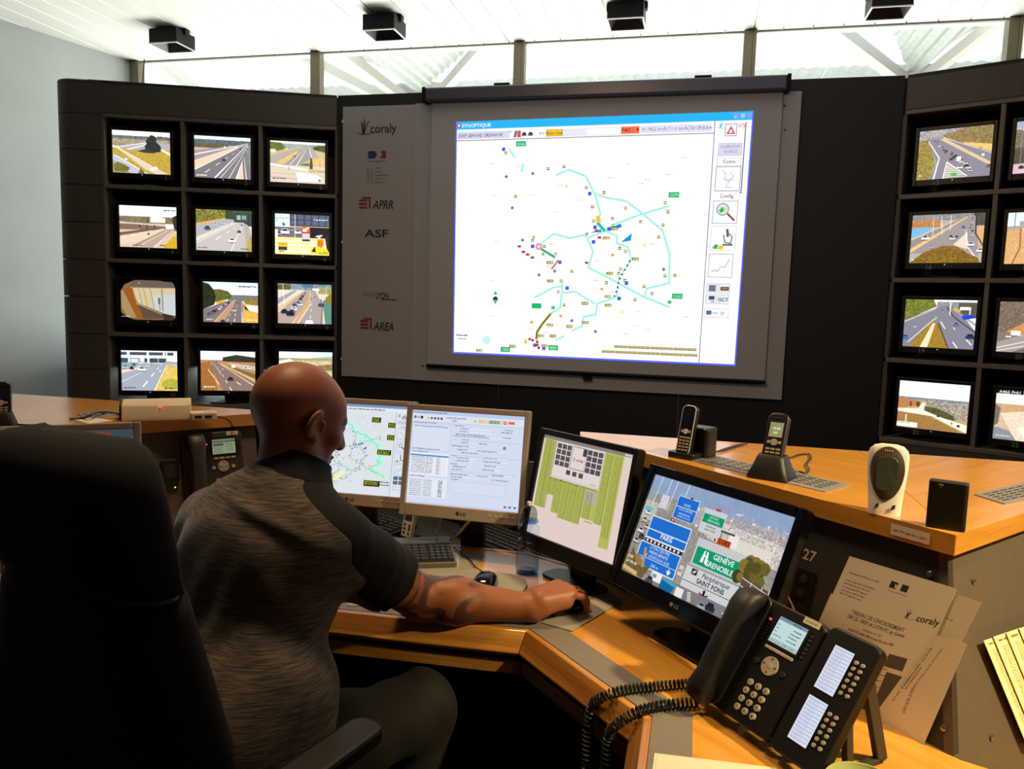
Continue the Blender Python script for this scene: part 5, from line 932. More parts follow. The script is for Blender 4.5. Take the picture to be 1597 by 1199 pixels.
# supports under the worktop
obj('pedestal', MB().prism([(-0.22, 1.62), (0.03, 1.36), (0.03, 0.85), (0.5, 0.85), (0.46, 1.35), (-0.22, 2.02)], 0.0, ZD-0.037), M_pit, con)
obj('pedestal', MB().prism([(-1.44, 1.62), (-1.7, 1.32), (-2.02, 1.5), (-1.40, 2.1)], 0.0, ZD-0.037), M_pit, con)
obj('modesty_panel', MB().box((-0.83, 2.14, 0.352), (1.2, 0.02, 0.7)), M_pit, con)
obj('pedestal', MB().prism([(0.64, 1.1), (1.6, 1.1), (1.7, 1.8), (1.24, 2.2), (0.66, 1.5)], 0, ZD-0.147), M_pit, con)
# dark sunken shelf behind the worktop, with a low back screen
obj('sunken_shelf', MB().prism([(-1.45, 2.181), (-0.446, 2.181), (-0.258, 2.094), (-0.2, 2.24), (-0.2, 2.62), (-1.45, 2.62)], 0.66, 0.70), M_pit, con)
obj('back_screen', MB().box((-0.83, 2.63, 0.46), (1.3, 0.02, 0.92)), M_dark, con)

# ---- raised hutches: sloping fascias under a beech counter
TH = R(12.85)
RT, RA, RB = np.array([0.459, 1.445]), np.array([-0.318, 2.27]), np.array([-0.306, 2.19])
R2 = np.array([1.158, 2.262]); RM = np.array([0.459, 2.262])
LT, LBk, LB = np.array([-1.985, 1.440]), np.array([-1.335, 2.27]), np.array([-1.356, 2.197])
def hutch(name, lab, slabs, bands, fascias, body):
    h = thing(name, lab, 'counter', (0, 0, 0))
    for p, m in slabs: obj('counter_top', MB().prism([tuple(q) for q in p], ZK2-0.036, ZK2), m, h)
    line, ms = bands; inn = offset_line(line, -0.05); out = offset_line(line, 0.0006)
    for i, m in enumerate(ms):      # solid lipping along the front edges, mitred at the corner
        obj('edge_lipping', MB().prism([tuple(out[i]), tuple(out[i+1]), tuple(inn[i+1]), tuple(inn[i])], ZK2-0.0366, ZK2+0.0006), m, h)
    for name_, quad, m, th in fascias: obj(name_, MB().loft([quad, th]), m, h)
    for p, z0, z1 in body: obj('carcass', MB().prism([tuple(q) for q in p], z0, z1), M_pit, h)
    return h
def fquad(p, q, n2, off, zt=1.064, zb=0.742, thick=0.018):
    """sloping panel between plan points p,q (top edge), leaning out towards n2 below"""
    n = np.array([*n2, 0]); lean = math.tan(TH)*(zt-zb)
    tp, tq = np.array([*p, zt])-n*off, np.array([*q, zt])-n*off
    bp, bq = tp+n*lean-np.array([0, 0, zt-zb]), tq+n*lean-np.array([0, 0, zt-zb])
    f = [tuple(tp), tuple(tq), tuple(bq), tuple(bp)]; back = [tuple(np.array(v)-n*thick) for v in f]
    return f, back
nRl = np.array([-0.698, -0.716]); nRr = np.array([0.759, -0.651]); nLl = np.array([0.777, -0.63])
# corner of the two right fascias: both panels meet on the line from under T to (.48,1.337)
LEAN = math.tan(TH)*0.322
def corner(p, na, nb, off):
    A = np.array([na, nb]); return np.linalg.solve(A, np.array([np.dot(na, p)-off, np.dot(nb, p)-off]))
ct, cb = corner(RT, nRl, nRr, 0.02), corner(RT, nRl, nRr, 0.02-LEAN)
def plan_panel(p_far, na, c_t, c_b, off=0.02, zt=1.064, zb=0.742, thick=0.016):
    n = np.array([*na, 0]); ft = np.array([*p_far, zt])-n*off; fb = ft+n*LEAN-np.array([0, 0, zt-zb])
    f = [ft, np.array([*c_t, zt]), np.array([*c_b, zb]), fb]; return [tuple(v) for v in f], [tuple(np.array(v)-n*thick) for v in f]
fl, flb = plan_panel(RB+np.array([0.02, -0.02]), nRl, ct, cb); fr, frb = plan_panel(R2, nRr, ct, cb)
_k = (1.064-.60)/.322; fr = [fr[0], fr[1], tuple(np.array(fr[1])+(np.array(fr[2])-np.array(fr[1]))*_k), tuple(np.array(fr[0])+(np.array(fr[3])-np.array(fr[0]))*_k)]; frb = [tuple(np.array(v)-np.array([*nRr, 0])*.016) for v in fr]
hr = hutch('counter', 'beech upper counter right of the operator over the black and grey fascias', [([RB, RT, RM, RA], M_topR), ([RT+np.array([.0015, 0]), R2, RM+np.array([.0015, 0])], M_top2)],
           ([RB, RT, R2], [M_topR, M_top2]), [('black_fascia', fl, M_dark, flb), ('grey_fascia', fr, M_grey, frb)],
           [([RB+[.03, .03], RT+[0, .08], R2+[-.06, -.02], RA+[.02, -.03]], ZD+0.001, ZK2-0.038)])
lcl, lcb = np.array([*(LT-nLl*0.02)]), np.array([*(LT-nLl*0.02)])+nLl*LEAN
ll, llb = plan_panel(LB, nLl, lcl, lcb)
hl = hutch('counter', 'beech upper counter on the left behind the black chair, over a grey fascia', [([LB, LBk, np.array([-2.9, 2.27]), np.array([-2.75, 1.62]), LT], M_topL)],
           ([LT, LB], [M_topL]), [('grey_fascia', ll, M_grey, llb)],
           [([LB+[-.03, .03], LBk+[-.02, -.02], np.array([-2.86, 2.24]), np.array([-2.70, 1.66]), LT+[-.06, .06]], ZD+0.001, ZK2-0.038), ([np.array(q) for q in ((-2.03, 1.62), (-2.03, 2.22), (-2.86, 2.24), (-2.7, 1.66))], 0.0, ZD)])
# the fascia plane of the right hand bay, for things fixed to it
NF = np.array([nRl[0]*math.cos(TH), nRl[1]*math.cos(TH), math.sin(TH)]); PF = np.array(fl[1])
NF2 = np.array([nRr[0]*math.cos(TH), nRr[1]*math.cos(TH), math.sin(TH)]); PF2 = PF
NFL = np.array([nLl[0]*math.cos(TH), nLl[1]*math.cos(TH), math.sin(TH)]); PFL = np.array(ll[1])
def plane_axes(n):
    r = np.cross([0, 0, 1], n); r /= np.linalg.norm(r); u = np.cross(n, r); return r, u
def screw_mb(p, n, r=0.0055):
    n = np.array(n); return MB().tube([p, p+n*0.003, p+n*0.0045], [r, r, r*0.55], 10)
for q in ((1451, 895), (1472, 1135), (1267, 913), (1252, 912)): obj('screw', screw_mb(onp(*q, PF, NF), NF), M_screw, hr, smooth=True)
for q in ((1517, 905), (1545, 1149)): obj('screw', screw_mb(onp(*q, PF2, NF2), NF2, .006), M_screw, hr, smooth=True)
rr, uu = plane_axes(NF)
obj('number_label', letter_mesh(MB(), '27', 0.021, onp(1263, 866, PF, NF), rr, uu, 0.001, NF, True), mat('pale_sticker', (190, 182, 170), 0.6), hr)
# cable access plate with sockets beside the wide monitor
p = onp(1252, 925, PF, NF); T = np.array([rr, uu, NF]).T
obj('socket_plate', MB().prism(rrect(0.045, 0.10, 0.006), 0.0, 0.006, T, p), M_moncase, hr, bev=0.001)
for i in range(3): obj('socket', MB().tube([p+uu*(0.03-0.03*i), p+uu*(0.03-0.03*i)+NF*0.009], 0.009, 14), M_pit, hr)
# ventilation grilles let into the counter
M_vent = mat('grey_metal_grille', (142, 140, 138), 0.45, metal=0.3, var=0.04)
M_slot = mat('dark_slot', (46, 42, 38), 0.8)
def grille(px, nu, nv, parent):
    A, B, C_, D = [onz(*q, ZK2)[:2] for q in px]
    mb = MB().prism([tuple(A), tuple(B), tuple(C_), tuple(D)], ZK2-0.002, ZK2+0.003); g = obj('vent_grille', mb, M_vent, parent, bev=0.0008, seg=1)
    s = MB(); A, B, C_, D = (np.array(k) for k in (A, B, C_, D)); q = lambda u, v: (A*(1-u)+B*u)*(1-v)+(D*(1-u)+C_*u)*v
    for i in range(nu):
        for j in range(nv):
            u0, u1, v0, v1 = 0.04+0.92*(i+0.12)/nu, 0.04+0.92*(i+0.88)/nu, 0.12+0.76*(j+0.2)/nv, 0.12+0.76*(j+0.62)/nv
            s.prism([tuple(q(u0, v0)), tuple(q(u1, v0)), tuple(q(u1, v1)), tuple(q(u0, v1))], ZK2+0.0028, ZK2+0.0034)
    o = obj('slot', s, M_slot, g); o['kind'] = 'stuff'
grille(((1097, 708), (1327, 757), (1287, 768), (1060, 715)), 14, 5, hr)
A = [(1519, 772), (1625, 748), (1680, 764), (1567, 787)]
grille(A, 8, 5, hr)
grille(((120, 646), (168, 640), (186, 647), (136, 654)), 4, 4, hl)
# label strip on the counter edge
a, b = onz(1363, 815, ZK2), onz(1423, 832, ZK2); d = np.array([*(RT-RB), 0]); d /= np.linalg.norm(d); n = np.array([*nRl, 0])
lp = Pic(240, 48, (226, 220, 206)); lp.scribble(18, 33, 204, 12, (156, 146, 130), 5); 
s0 = RB+(RT-RB)/np.linalg.norm(RT-RB)*np.dot(a[:2]-RB, (RT-RB)/np.linalg.norm(RT-RB)); e0 = np.array([*s0, 0])+n*0.0022
L_ = np.linalg.norm(b[:2]-a[:2])
obj('label_strip', MB().quad_uv(tuple(e0+[0, 0, ZK2-0.029]), tuple(e0+d*L_+[0, 0, ZK2-0.029]), tuple(e0+d*L_+[0, 0, ZK2-0.008]), tuple(e0+[0, 0, ZK2-0.008])), picture('edge_label', lp.done(), 0), hr)
# ================================================================== THINGS ON THE CONSOLE
M_silver = mat('champagne_plastic', (176, 162, 146), 0.42, metal=0.25, var=0.02, scale=200)
M_silverd = mat('dark_badge', (60, 54, 50), 0.4)
M_black = mat('black_plastic', (15, 14, 14), 0.38, var=0.12)
M_blackm = mat('matte_black_plastic', (16, 15, 15), 0.5, var=0.12, bump=0.1, bscale=900)
M_gloss = mat('gloss_black', (7, 7, 8), 0.12, var=0.1)
M_phone2 = mat('black_phone_plastic', (14, 13, 13), 0.45, var=0.08, bump=0.08, bscale=900, spec=.35)
M_phone = mat('lit_black_phone_plastic', (50, 46, 42), 0.5, var=0.08, bump=0.08, bscale=900)  # black phone plastic with lamplight mixed into the colour
M_key = mat('pale_phone_key', (172, 164, 150), 0.45)
M_keyd = mat('dark_key', (40, 38, 38), 0.5)
M_cord = mat('black_cord', (18, 17, 17), 0.45)
M_paper = mat('white_paper', (226, 222, 214), 0.85, var=0.02, scale=8)
M_pad = mat('grey_mouse_mat', (142, 136, 124), 0.75, var=0.05, scale=300)
M_cream = mat('cream_plastic', (214, 200, 178), 0.5, var=0.03)
M_white = mat('white_plastic', (228, 224, 216), 0.35, var=0.02)
M_redglow = glow('red_led_and_flare', (255, 60, 60), 3.0)

def monitor(name, lab, ctr, yaw, tilt, sw, sh, side, top, bot, case, image, foot_z, stand=True, badge=None, roll=0.0, foot=(0.10, 0.07), round_foot=False, emit=1.0, buttons=0, led=None, neck=(0.075, 0.03), back=0.085, foot_y=.02):
    """flat screen: root Empty on its foot, the tilted head in parts. ctr = centre of the lit area"""
    n0 = np.array([-math.sin(yaw), -math.cos(yaw), 0]); r0_ = np.array([math.cos(yaw), -math.sin(yaw), 0])
    c = np.array(ctr, float)
    base = c-n0*back; base[2] = foot_z
    t = thing(name, lab, 'monitor', base, -yaw)
    A = rotm('X', -tilt)           # lean back
    h = np.array([0, -back, c[2]-foot_z])
    Tm = lambda mb: MB().add(mb.v, mb.f, A, h)
    def part(nm, mb, m, **k):
        q = MB(); q.add(mb.v, mb.f, A, h); q.uv = dict(mb.uv); return obj(nm, q, m, t, **k)
    b = MB(); ex = 0.006
    for s in (-1, 1): b.box((s*(sw/2+side/2), ex, (top-bot)/2), (side, 0.024, sh+top+bot))
    b.box((0, ex, sh/2+top/2), (sw, 0.024, top)); b.box((0, ex, -sh/2-bot/2), (sw, 0.024, bot))
    part('bezel', b, case, bev=0.003)
    bk = MB().loft([[(-(sw/2+side), 0.018, -(sh/2+bot)), (sw/2+side, 0.018, -(sh/2+bot)), (sw/2+side, 0.018, sh/2+top), (-(sw/2+side), 0.018, sh/2+top)],
                    [(-(sw/2+side)*.98, 0.03, -(sh/2+bot)*.97), ((sw/2+side)*.98, 0.03, -(sh/2+bot)*.97), ((sw/2+side)*.98, 0.03, (sh/2+top)*.97), (-(sw/2+side)*.98, 0.03, (sh/2+top)*.97)],
                    [(-sw*.34, 0.058, -sh*.36), (sw*.34, 0.058, -sh*.36), (sw*.34, 0.058, sh*.32), (-sw*.34, 0.058, sh*.32)]])
    part('back_shell', bk, case, bev=0.004)
    q = MB().quad_uv((-sw/2, 0.003, -sh/2), (sw/2, 0.003, -sh/2), (sw/2, 0.003, sh/2), (-sw/2, 0.003, sh/2)); part('screen', q, picture(name+'_picture', image, emit), )
    if badge:
        txt, hh, bx, m = badge; zb = -sh/2-bot*0.5; part('badge', letter_mesh(MB(), txt, hh, (bx, -0.0063, zb), EX, EZ, .0004, NY, True), m)
        if txt == 'LG': 
            ring = MB(); rr_ = [(bx-hh*1.9+hh*.62*math.cos(a), -0.0066, zb+hh*.62*math.sin(a)) for a in np.linspace(0, 2*math.pi, 18, False)]; ring.add(rr_, [tuple(range(18))]); part('emblem', ring, m)
    if buttons:
        bb = MB()
        for i in range(buttons): bb.box((sw/2-0.012-i*0.017, -0.0066, -sh/2-bot*0.42), (0.006, 0.002, 0.0035))
        part('button', bb, M_rim)
    if led: part('indicator', MB().box((led[0], -0.0066, -sh/2-bot*.55), (0.006, 0.002, 0.003)), led[1])
    if stand:
        zt = c[2]-foot_z-0.03*0
        top_p = A @ np.array([0, 0.05, -sh*0.1])+h
        nb = MB().loft([[(-neck[0]/2, 0.02-0.0, 0.008), (neck[0]/2, 0.02, 0.008), (neck[0]/2, 0.02+neck[1], 0.008), (-neck[0]/2, 0.02+neck[1], 0.008)],
                        [(-neck[0]/2*.9, top_p[1]-neck[1]/2, top_p[2]), (neck[0]/2*.9, top_p[1]-neck[1]/2, top_p[2]), (neck[0]/2*.9, top_p[1]+neck[1]/2, top_p[2]), (-neck[0]/2*.9, top_p[1]+neck[1]/2, top_p[2])]])
        obj('neck', nb, case if case is not M_silver else M_black, t, bev=0.004)
        if round_foot:
            obj('foot', MB().lathe([(0.0, 0.0), (foot[0], 0.0), (foot[0], 0.004), (foot[0]*.9, 0.009), (foot[0]*.55, 0.013), (0, 0.015)], 40), M_footm, t, smooth=True)
        else: obj('foot', MB().prism(rrect(foot[0]*2, foot[1]*2, 0.03, cy=foot_y), 0.0, 0.009), case if case is not M_silver else M_black, t, bev=0.003)
    return t
M_footm = mat('dark_grey_foot', (78, 80, 86), 0.35, metal=0.3)
ZS = 0.70
monitor('desk_monitor', 'champagne-framed monitor with the road map, beside the bald man\'s face', (-0.986, 2.133, 1.025), R(-2), R(13.5), .338, .2704, .017, .017, .036, M_silver, desk_map().done(), ZS, True, ('LG', .009, .01, M_silverd), buttons=5, round_foot=True, foot=(.12, 0))
monitor('desk_monitor', 'champagne-framed monitor showing a pale blue entry form behind the water bottle', (-0.624, 2.089, 1.025), R(0.62), R(10.2), .338, .2704, .017, .017, .036, M_silver, form_screen().done(), ZS, True, ('LG', .009, .01, M_silverd), buttons=5, round_foot=True, foot=(.12, 0), emit=.9)
monitor('desk_monitor', 'black monitor showing a control-room plan with yellow-green tables', (-0.279, 1.970, 0.980), R(38.1), R(11.7), .338, .275, .016, .017, .042, M_black, plan_screen().done(), ZD, True, None, foot=(.10, .042), emit=.82, back=0.0, foot_y=.004)
monitor('wide_monitor', 'wide glossy black monitor showing blue and green motorway direction signs', (0.035, 1.648, 0.975), R(46.4), R(22.5), .41, .236, .022, .022, .038, M_gloss, sign_screen().done(), ZD, True, ('LG', .008, .0, mat('silver_badge', (150, 150, 150), .35)), foot=(.11, .042), back=0.0, foot_y=.004)
# two more champagne monitors on the left wing, almost hidden by the chair
def left_screen(seed):
    p = Pic(320, 256, (206, 222, 226)); p.rect(0, 0, 320, 20, (60, 70, 80)); p.rect(214, 4, 60, 9, (120, 60, 50)); p.scribble(20, 14, 120, 8, (200, 210, 220), seed); p.rect(0, 20, 320, 26, (140, 190, 200))
    for i in range(22): p.scribble(16, 64+i*8, 220, 5, (110, 120, 140), seed+i, .8)
    p.rect(270, 50, 46, 200, (190, 206, 214)); return p.done()
def corner_monitor(px, wall_n, lab, seed):
    # its top right corner seen in the photograph; face parallel to the left fascia
    yaw = -R(38); n0 = np.array([-math.sin(yaw), -math.cos(yaw)]); r_ = np.array([math.cos(yaw), -math.sin(yaw)])
    z = 1.165; tr = onz(px[0], px[1], z); tilt = R(9); off = np.array([*(r_*(.169+.017)), 0]); upv = np.array([*( -n0*math.sin(tilt)), math.cos(tilt)])*(.135+.017)
    monitor('desk_monitor', lab, tr-off-upv, yaw, tilt, .338, .2704, .017, .017, .036, M_silver, left_screen(seed), ZD, True, ('LG', .009, .01, M_silverd), buttons=5, round_foot=True, foot=(.12, 0))
corner_monitor((219.7, 657.5), 0, 'champagne-framed monitor whose top corner shows behind the black chair', 3)
corner_monitor((14, 668), 0, 'champagne-framed monitor at the far left edge, farther left behind the black chair', 9)

# ------------------------------------------------------------------ desk telephones
def desk_phone(name, lab, org, T, module, lcd_col, lie):
    """face lies in the local plane z=0 (x right, y up the face); T maps it into the room; lie = stands on a wedge foot"""
    t = thing(name, lab, 'telephone', org, 0, None, T); M_phone = M_phone2 if module else globals()['M_phone']
    W_, H_ = 0.182, 0.220
    body = MB().prism(rrect(W_, H_, 0.016, cx=W_/2, cy=H_/2), -0.026, 0.0); obj('body', body, M_phone, t, bev=0.004)
    # cradle trough and handset down the left side
    obj('cradle', MB().prism(rrect(0.056, H_+0.004, 0.02, cx=0.034, cy=H_/2), 0.0, 0.007), M_phone, t, bev=0.004)
    hs = []; xs = 0.034
    for k, (yy, hz, w, d) in enumerate(((-.012, .020, .016, .010), (-.008, .030, .022, .018), (.012, .036, .025, .021), (.040, .040, .022, .013), (.075, .047, .020, .011), (.115, .050, .020, .011), (.150, .049, .021, .012), (.178, .043, .025, .020), (.202, .036, .026, .022), (.216, .028, .022, .016), (.220, .020, .016, .008))):
        hs.append([(xs+w*math.copysign(abs(math.cos(a))**.7, math.cos(a)), yy, hz-.006+d*math.copysign(abs(math.sin(a))**.7, math.sin(a))) for a in np.linspace(0, 2*math.pi, 20, False)])
    obj('handset', MB().loft(hs), M_phone if not module else M_blackm, t, smooth=True, angle=70)
    sp = MB()
    for i in range(3): sp.box((xs, -.002+i*.006, .0585-.004), (.022, .0018, .001))
    # display
    lx, ly, lw, lh = (0.089, 0.1495, 0.064, 0.049) if module else (0.088, 0.150, 0.070, 0.046)
    obj('display_frame', MB().prism(rrect(lw+.010, lh+.010, .003, cx=lx+lw/2, cy=ly+lh/2), 0, .0018), M_black, t)
    p = Pic(200, 170 if module else 130, lcd_col)
    dk = tuple(int(c*.35) for c in lcd_col)
    if module:
        p.rect(0, 0, 200, 22, (120, 150, 160)); p.scribble(100, 16, 60, 8, dk, 1)
        for i, (x, l) in enumerate(((120, 60), (110, 70), (104, 60), (108, 66))): p.scribble(x, 52+i*24, l, 7, dk, i); p.scribble(8, 52+i*24, 18 if i < 3 else 60, 6, dk, i+7)
        for i in range(4): p.frame(4+i*48, 146, 46, 22, dk, 2); p.scribble(12+i*48, 160, 28, 7, dk, i+3)
    else:
        p.rect(0, 0, 200, 16, tuple(int(c*.8) for c in lcd_col)); p.rect(0, 18, 200, 12, dk, op=.7); p.rect(8, 38, 90, 20, dk, op=.75)
        for i in range(5): p.scribble(112, 46+i*16, 70, 7, dk, i, .6); p.scribble(10, 72+i*13, 80, 6, dk, i+20, .6)
    obj('display', MB().quad_uv((lx, ly, .0022), (lx+lw, ly, .0022), (lx+lw, ly+lh, .0022), (lx, ly+lh, .0022)), picture(name+'_display', p.done(), .95 if module else .62), t)
    sk = MB()
    if module: sk.box((lx+lw/2, ly-.0105, .001), (lw, .006, .004))
    else:
        for i in range(4): sk.box((lx+lw*(i+.5)/4, ly-.013, .001), (lw/4-.003, .006, .004))
    obj('soft_keys', sk, M_key, t, bev=.0008, seg=1)
    cxk, cyk = 0.118, ly-.0385
    obj('navigation_ring', MB().lathe([(.0075, 0.0), (.0175, 0.0), (.0170, .003), (.0080, .003)], 28, (cxk, cyk)), M_key, t, smooth=True)
    obj('ok_key', MB().lathe([(0, 0), (.0058, 0), (.0055, .0035), (0, .004)], 20, (cxk, cyk)), M_key, t, smooth=True)
    mk = MB()
    for a in range(4): mk.box((cxk+.0125*math.cos(a*math.pi/2), cyk+.0125*math.sin(a*math.pi/2), .0031), (.003, .003, .0005))
    obj('arrow_marks', mk, M_black, t)
    for s in (-1, 1): obj('round_key', MB().lathe([(0, 0), (.006, 0), (.0055, .003), (0, .0034)], 16, (cxk+s*.030, cyk-.003)), M_key if not module else M_blackm, t, smooth=True)
    kc, labs = (cxk-.001, 0.070), '123456789*0#'
    key0 = None
    for i in range(12):
        x, y = kc[0]+((i % 3)-1)*.0185, kc[1]-(i//3)*.016
        if key0 is None: key0 = obj('dial_key', MB().lathe([(0, 0), (.0062, 0), (.0058, .003), (0, .0036)], 18), M_key, t, (x, y, 0), smooth=True)
        else: k_ = key0.copy(); COL.objects.link(k_); k_.location = (x, y, 0)
    dg = MB()
    for i in range(12): letter_mesh(dg, labs[i], .0045, (kc[0]+((i % 3)-1)*.0185, kc[1]-(i//3)*.016, .0037), EX, (0, 1, 0), .0002, (0, 0, 1), True)
    obj('digits', dg, M_black, t)
    obj('message_light', MB().box((.0715, ly+lh-.013, .0012), (.0035, .0035, .002)), M_redglow, t)
    ll_ = MB()
    for i in range(6): ll_.box((.0735, ly+lh-.022-i*.006, .001), (.004, .0025, .002)); ll_.box((lx+lw+.012, ly+lh-.008-i*.008, .001), (.006, .004, .003))
    obj('line_keys', ll_, M_keyd, t)
    lp_ = Pic(140, 36, (206, 196, 176)); lp_.scribble(20, 24, 90, 9, (130, 110, 90), 4)
    obj('name_sticker', MB().quad_uv((.134, H_-.014, .0012), (.170, H_-.014, .0012), (.170, H_-.002, .0012), (.134, H_-.002, .0012)), picture(name+'_sticker', lp_.done(), 0), t)
    if module:
        mx0 = W_+.004; mw = 0.100
        m_ = obj('key_module', MB().prism(rrect(mw, H_+.008, 0.014, cx=mx0+mw/2, cy=H_/2+.001), -.024, .001), M_phone, t, bev=.004)
        obj('hinge_seam', MB().box((W_+.0015, H_/2, -.012), (.004, H_*.8, .012)), M_black, t)
        for j in range(2):
            y0 = .027+j*.092; lx2 = mx0+.025
            pp = Pic(80, 180, (214, 220, 236))
            for i in range(12): pp.rect(4, 8+i*14.3, 72, 1.5, (120, 130, 160)); pp.scribble(8, 16+i*14.3, 40, 4, (170, 176, 200), i+j*30)
            obj('module_display', MB().quad_uv((lx2, y0, .0018), (lx2+.038, y0, .0018), (lx2+.038, y0+.0775, .0018), (lx2, y0+.0775, .0018)), picture('module_list_%d' % j, pp.done(), 1.0), m_)
            fr = MB()
            for s in (0, 1): fr.box((lx2-.001+s*.040, y0+.039, .0015), (.0015, .080, .001)); fr.box((lx2+.019, y0-.001+s*.0795, .0015), (.041, .0015, .001))
            obj('display_rim', fr, M_black, m_)
            for i in range(6):
                for s in range(2):
                    k_ = MB().lathe([(0, 0), (.0036, 0), (.0034, .0026), (0, .003)], 12); obj('module_key', k_, M_key, m_, (lx2+.0475+s*.0125, y0+.012+i*.0108, .001), smooth=True)
    return t, H_
E_ = None
# right hand phone: lower edge on the worktop, face leaning back on a wedge stand
bl, br = onz(1086, 1080, 0.766), onz(1209, 1167, 0.766)
xr = (br-bl); xr[2] = 0; xr /= np.linalg.norm(xr); nh = np.array([xr[1], -xr[0], 0])          # towards the operator
tl = R(35); fn = nh*math.cos(tl)+np.array([0, 0, math.sin(tl)])  # face normal
fu = np.cross(fn, xr); T = np.array([xr, fu, fn]).T
phR, PH = desk_phone('desk_phone', 'black desk phone with a lit key module, on the desk by the papers', bl-xr*0.004, T, True, (196, 222, 222), True)
Ti = T.T
def loc(v): return Ti @ (np.array(v)-(bl-xr*0.004))
# wedge stand: two legs reaching the worktop behind
st = MB()
for x0 in (0.03, 0.16, 0.268):
    A0, B0 = (bl-xr*.004)+xr*x0+fu*0.175-fn*.024, (bl-xr*.004)+xr*x0+fu*0.04-fn*.024
    f0 = A0.copy()-nh*.05; f0[2] = ZD+.002; g0 = B0.copy(); g0[2] = ZD+.002
    for P1, P2, w in ((A0, f0, .022), (f0, g0, .014), (A0-fu*.07, g0-nh*.05, .016)):
        d = P2-P1; d /= np.linalg.norm(d); s_ = np.cross(d, xr); pts = [P1+s_*w/2, P2+s_*w/2, P2-s_*w/2, P1-s_*w/2]
        st.loft([[loc(q-xr*.006) for q in pts], [loc(q+xr*.006) for q in pts]])
obj('stand', st, M_phone, phR, bev=.002)
# coiled cord: leaves the lower left of the phone, hangs over the desk edge and comes back
def coil(path, r, turns_per_m, wire, ends=0.0, n_=10):
    P = np.array(path); seg = np.linalg.norm(np.diff(P, axis=0), axis=1); s = np.concatenate([[0], np.cumsum(seg)]); L = s[-1]; N = int(L*turns_per_m*n_); out = []
    for i in range(N+1):
        q = L*i/N; k = min(np.searchsorted(s, q, 'right')-1, len(P)-2); f = (q-s[k])/(s[k+1]-s[k]); c = P[k]*(1-f)+P[k+1]*f; d = P[k+1]-P[k]; d /= np.linalg.norm(d)
        u = np.cross(d, [0, 0, 1]); u = u/np.linalg.norm(u) if np.linalg.norm(u) > .15 else np.array([1.0, 0, 0]); w = np.cross(u, d); a = 2*math.pi*q*turns_per_m
        out.append(c+r*(u*math.cos(a)+w*math.sin(a)))
    return out
e1, e2 = onz(1090, 1058, .772), onz(1096, 1092, .756)
pa = [onz(1072, 1066, ZD+.009), onz(1030, 1070, ZD+.009), onz(980, 1075, ZD+.010), onz(942, 1086, .742), onz(922, 1104, .705)]
pb = [onz(1088, 1096, ZD+.009), onz(1050, 1098, ZD+.009), onz(1005, 1106, ZD+.009), onz(970, 1124, .735), onz(950, 1146, .695)]
lo1 = pa[-1]+np.array([-.004, -.012, -.08]); lo2 = pb[-1]+np.array([-.008, -.012, -.09]); low = (lo1+lo2)/2+np.array([-.01, -.015, -.10])
path = spline(pa+[lo1, low, lo2]+pb[::-1], 14)
cc = coil(path, .0085, 118, .0017)
cord = MB().tube(spline([e1, (e1+pa[0])/2+np.array([0, 0, .006]), pa[0], cc[0]], 5)[:-1]+cc+[pb[0], (pb[0]+e2)/2+np.array([0, 0, .003]), e2], .0022, 5)
tag(obj('coiled_cord', cord, M_cord, smooth=True), 'black coiled telephone cord draped over the oak desk edge', 'cord')
# left hand phone, hung on the grey fascia
rl, ul = plane_axes(NFL); TLp = np.array([rl, ul, NFL]).T
tlp = onp(283, 685, PFL+NFL*.03, NFL)
phL, _ = desk_phone('desk_phone', 'black desk phone leaning on the grey fascia, left of the bald man', tlp-ul*.205, TLp, False, (164, 180, 140), False)
obj('wall_bracket', MB().box((.095, .1, -.028), (.12, .12, .004)), M_black, phL)
# dark holster beside it on the fascia
p = onp(263, 735, PFL+NFL*.004, NFL)
hb = thing('holster', 'small black holder on the grey fascia, left of the leaning phone', 'holder', p, 0, None, TLp)
obj('shell', MB().prism(rrect(.05, .07, .008), -.003, .022), M_black, hb, bev=.002); obj('slot', MB().prism(rrect(.03, .04, .004), .0222, .0226), M_pit, hb); obj('indicator', MB().box((.014, -.05, .004), (.004, .004, .003)), glow('lime_indicator', (170, 230, 60), 2.0), hb); obj('tail', MB().box((.012, -.045, .0), (.02, .05, .006)), M_black, hb)
# cable from the phone up to the counter box
tag(obj('phone_cable', MB().tube(spline([onp(367, 680, PFL+NFL*.012, NFL), onp(364, 668, PFL+NFL*.02, NFL), onz(356, 655, ZK2+.004), onz(345, 651, ZK2+.003), onz(330, 650, ZK2+.004)], 8), .0022, 6), M_cord, smooth=True), 'thin black cable from the small cream box down to the leaning phone', 'cable')

# ------------------------------------------------------------------ things on the left counter
a, b = onz(189, 658, ZK2), onz(298, 655, ZK2); d = b-a; L_ = np.linalg.norm(d); d /= L_; n = np.array([d[1], -d[0], 0])
cb = thing('cream_console', 'long cream wedge-shaped unit lying on the left counter', 'console', (a+b)/2, math.atan2(d[1], d[0]))
obj('housing', MB().loft([[(s*L_/2, y, z) for y, z in ((0, 0), (0, .012), (.012, .045), (.028, .056), (.06, .06), (.085, .056), (.095, .045), (.095, 0))] for s in (-1, 1)]), M_cream, cb, smooth=True, bev=.003, seg=2, angle=30)
obj('end_cap', MB().loft([[(-L_/2-x, y, z) for y, z in ((.006, .004), (.006, .014), (.016, .046), (.03, .06), (.085, .06), (.098, .045), (.098, .004))] for x in (0.0005, .006)]), M_black, cb)
obj('indicator', MB().cyl((.01, .0112, .04), (.01, .0065, .041), .0035, n=10), M_redglow, cb)  # glowing dot stands for a red flare, no lamp on the unit
p = onz(317, 653, ZK2)
sb = thing('line_box', 'small cream telephone box right of the long cream unit', 'box', p, R(40))
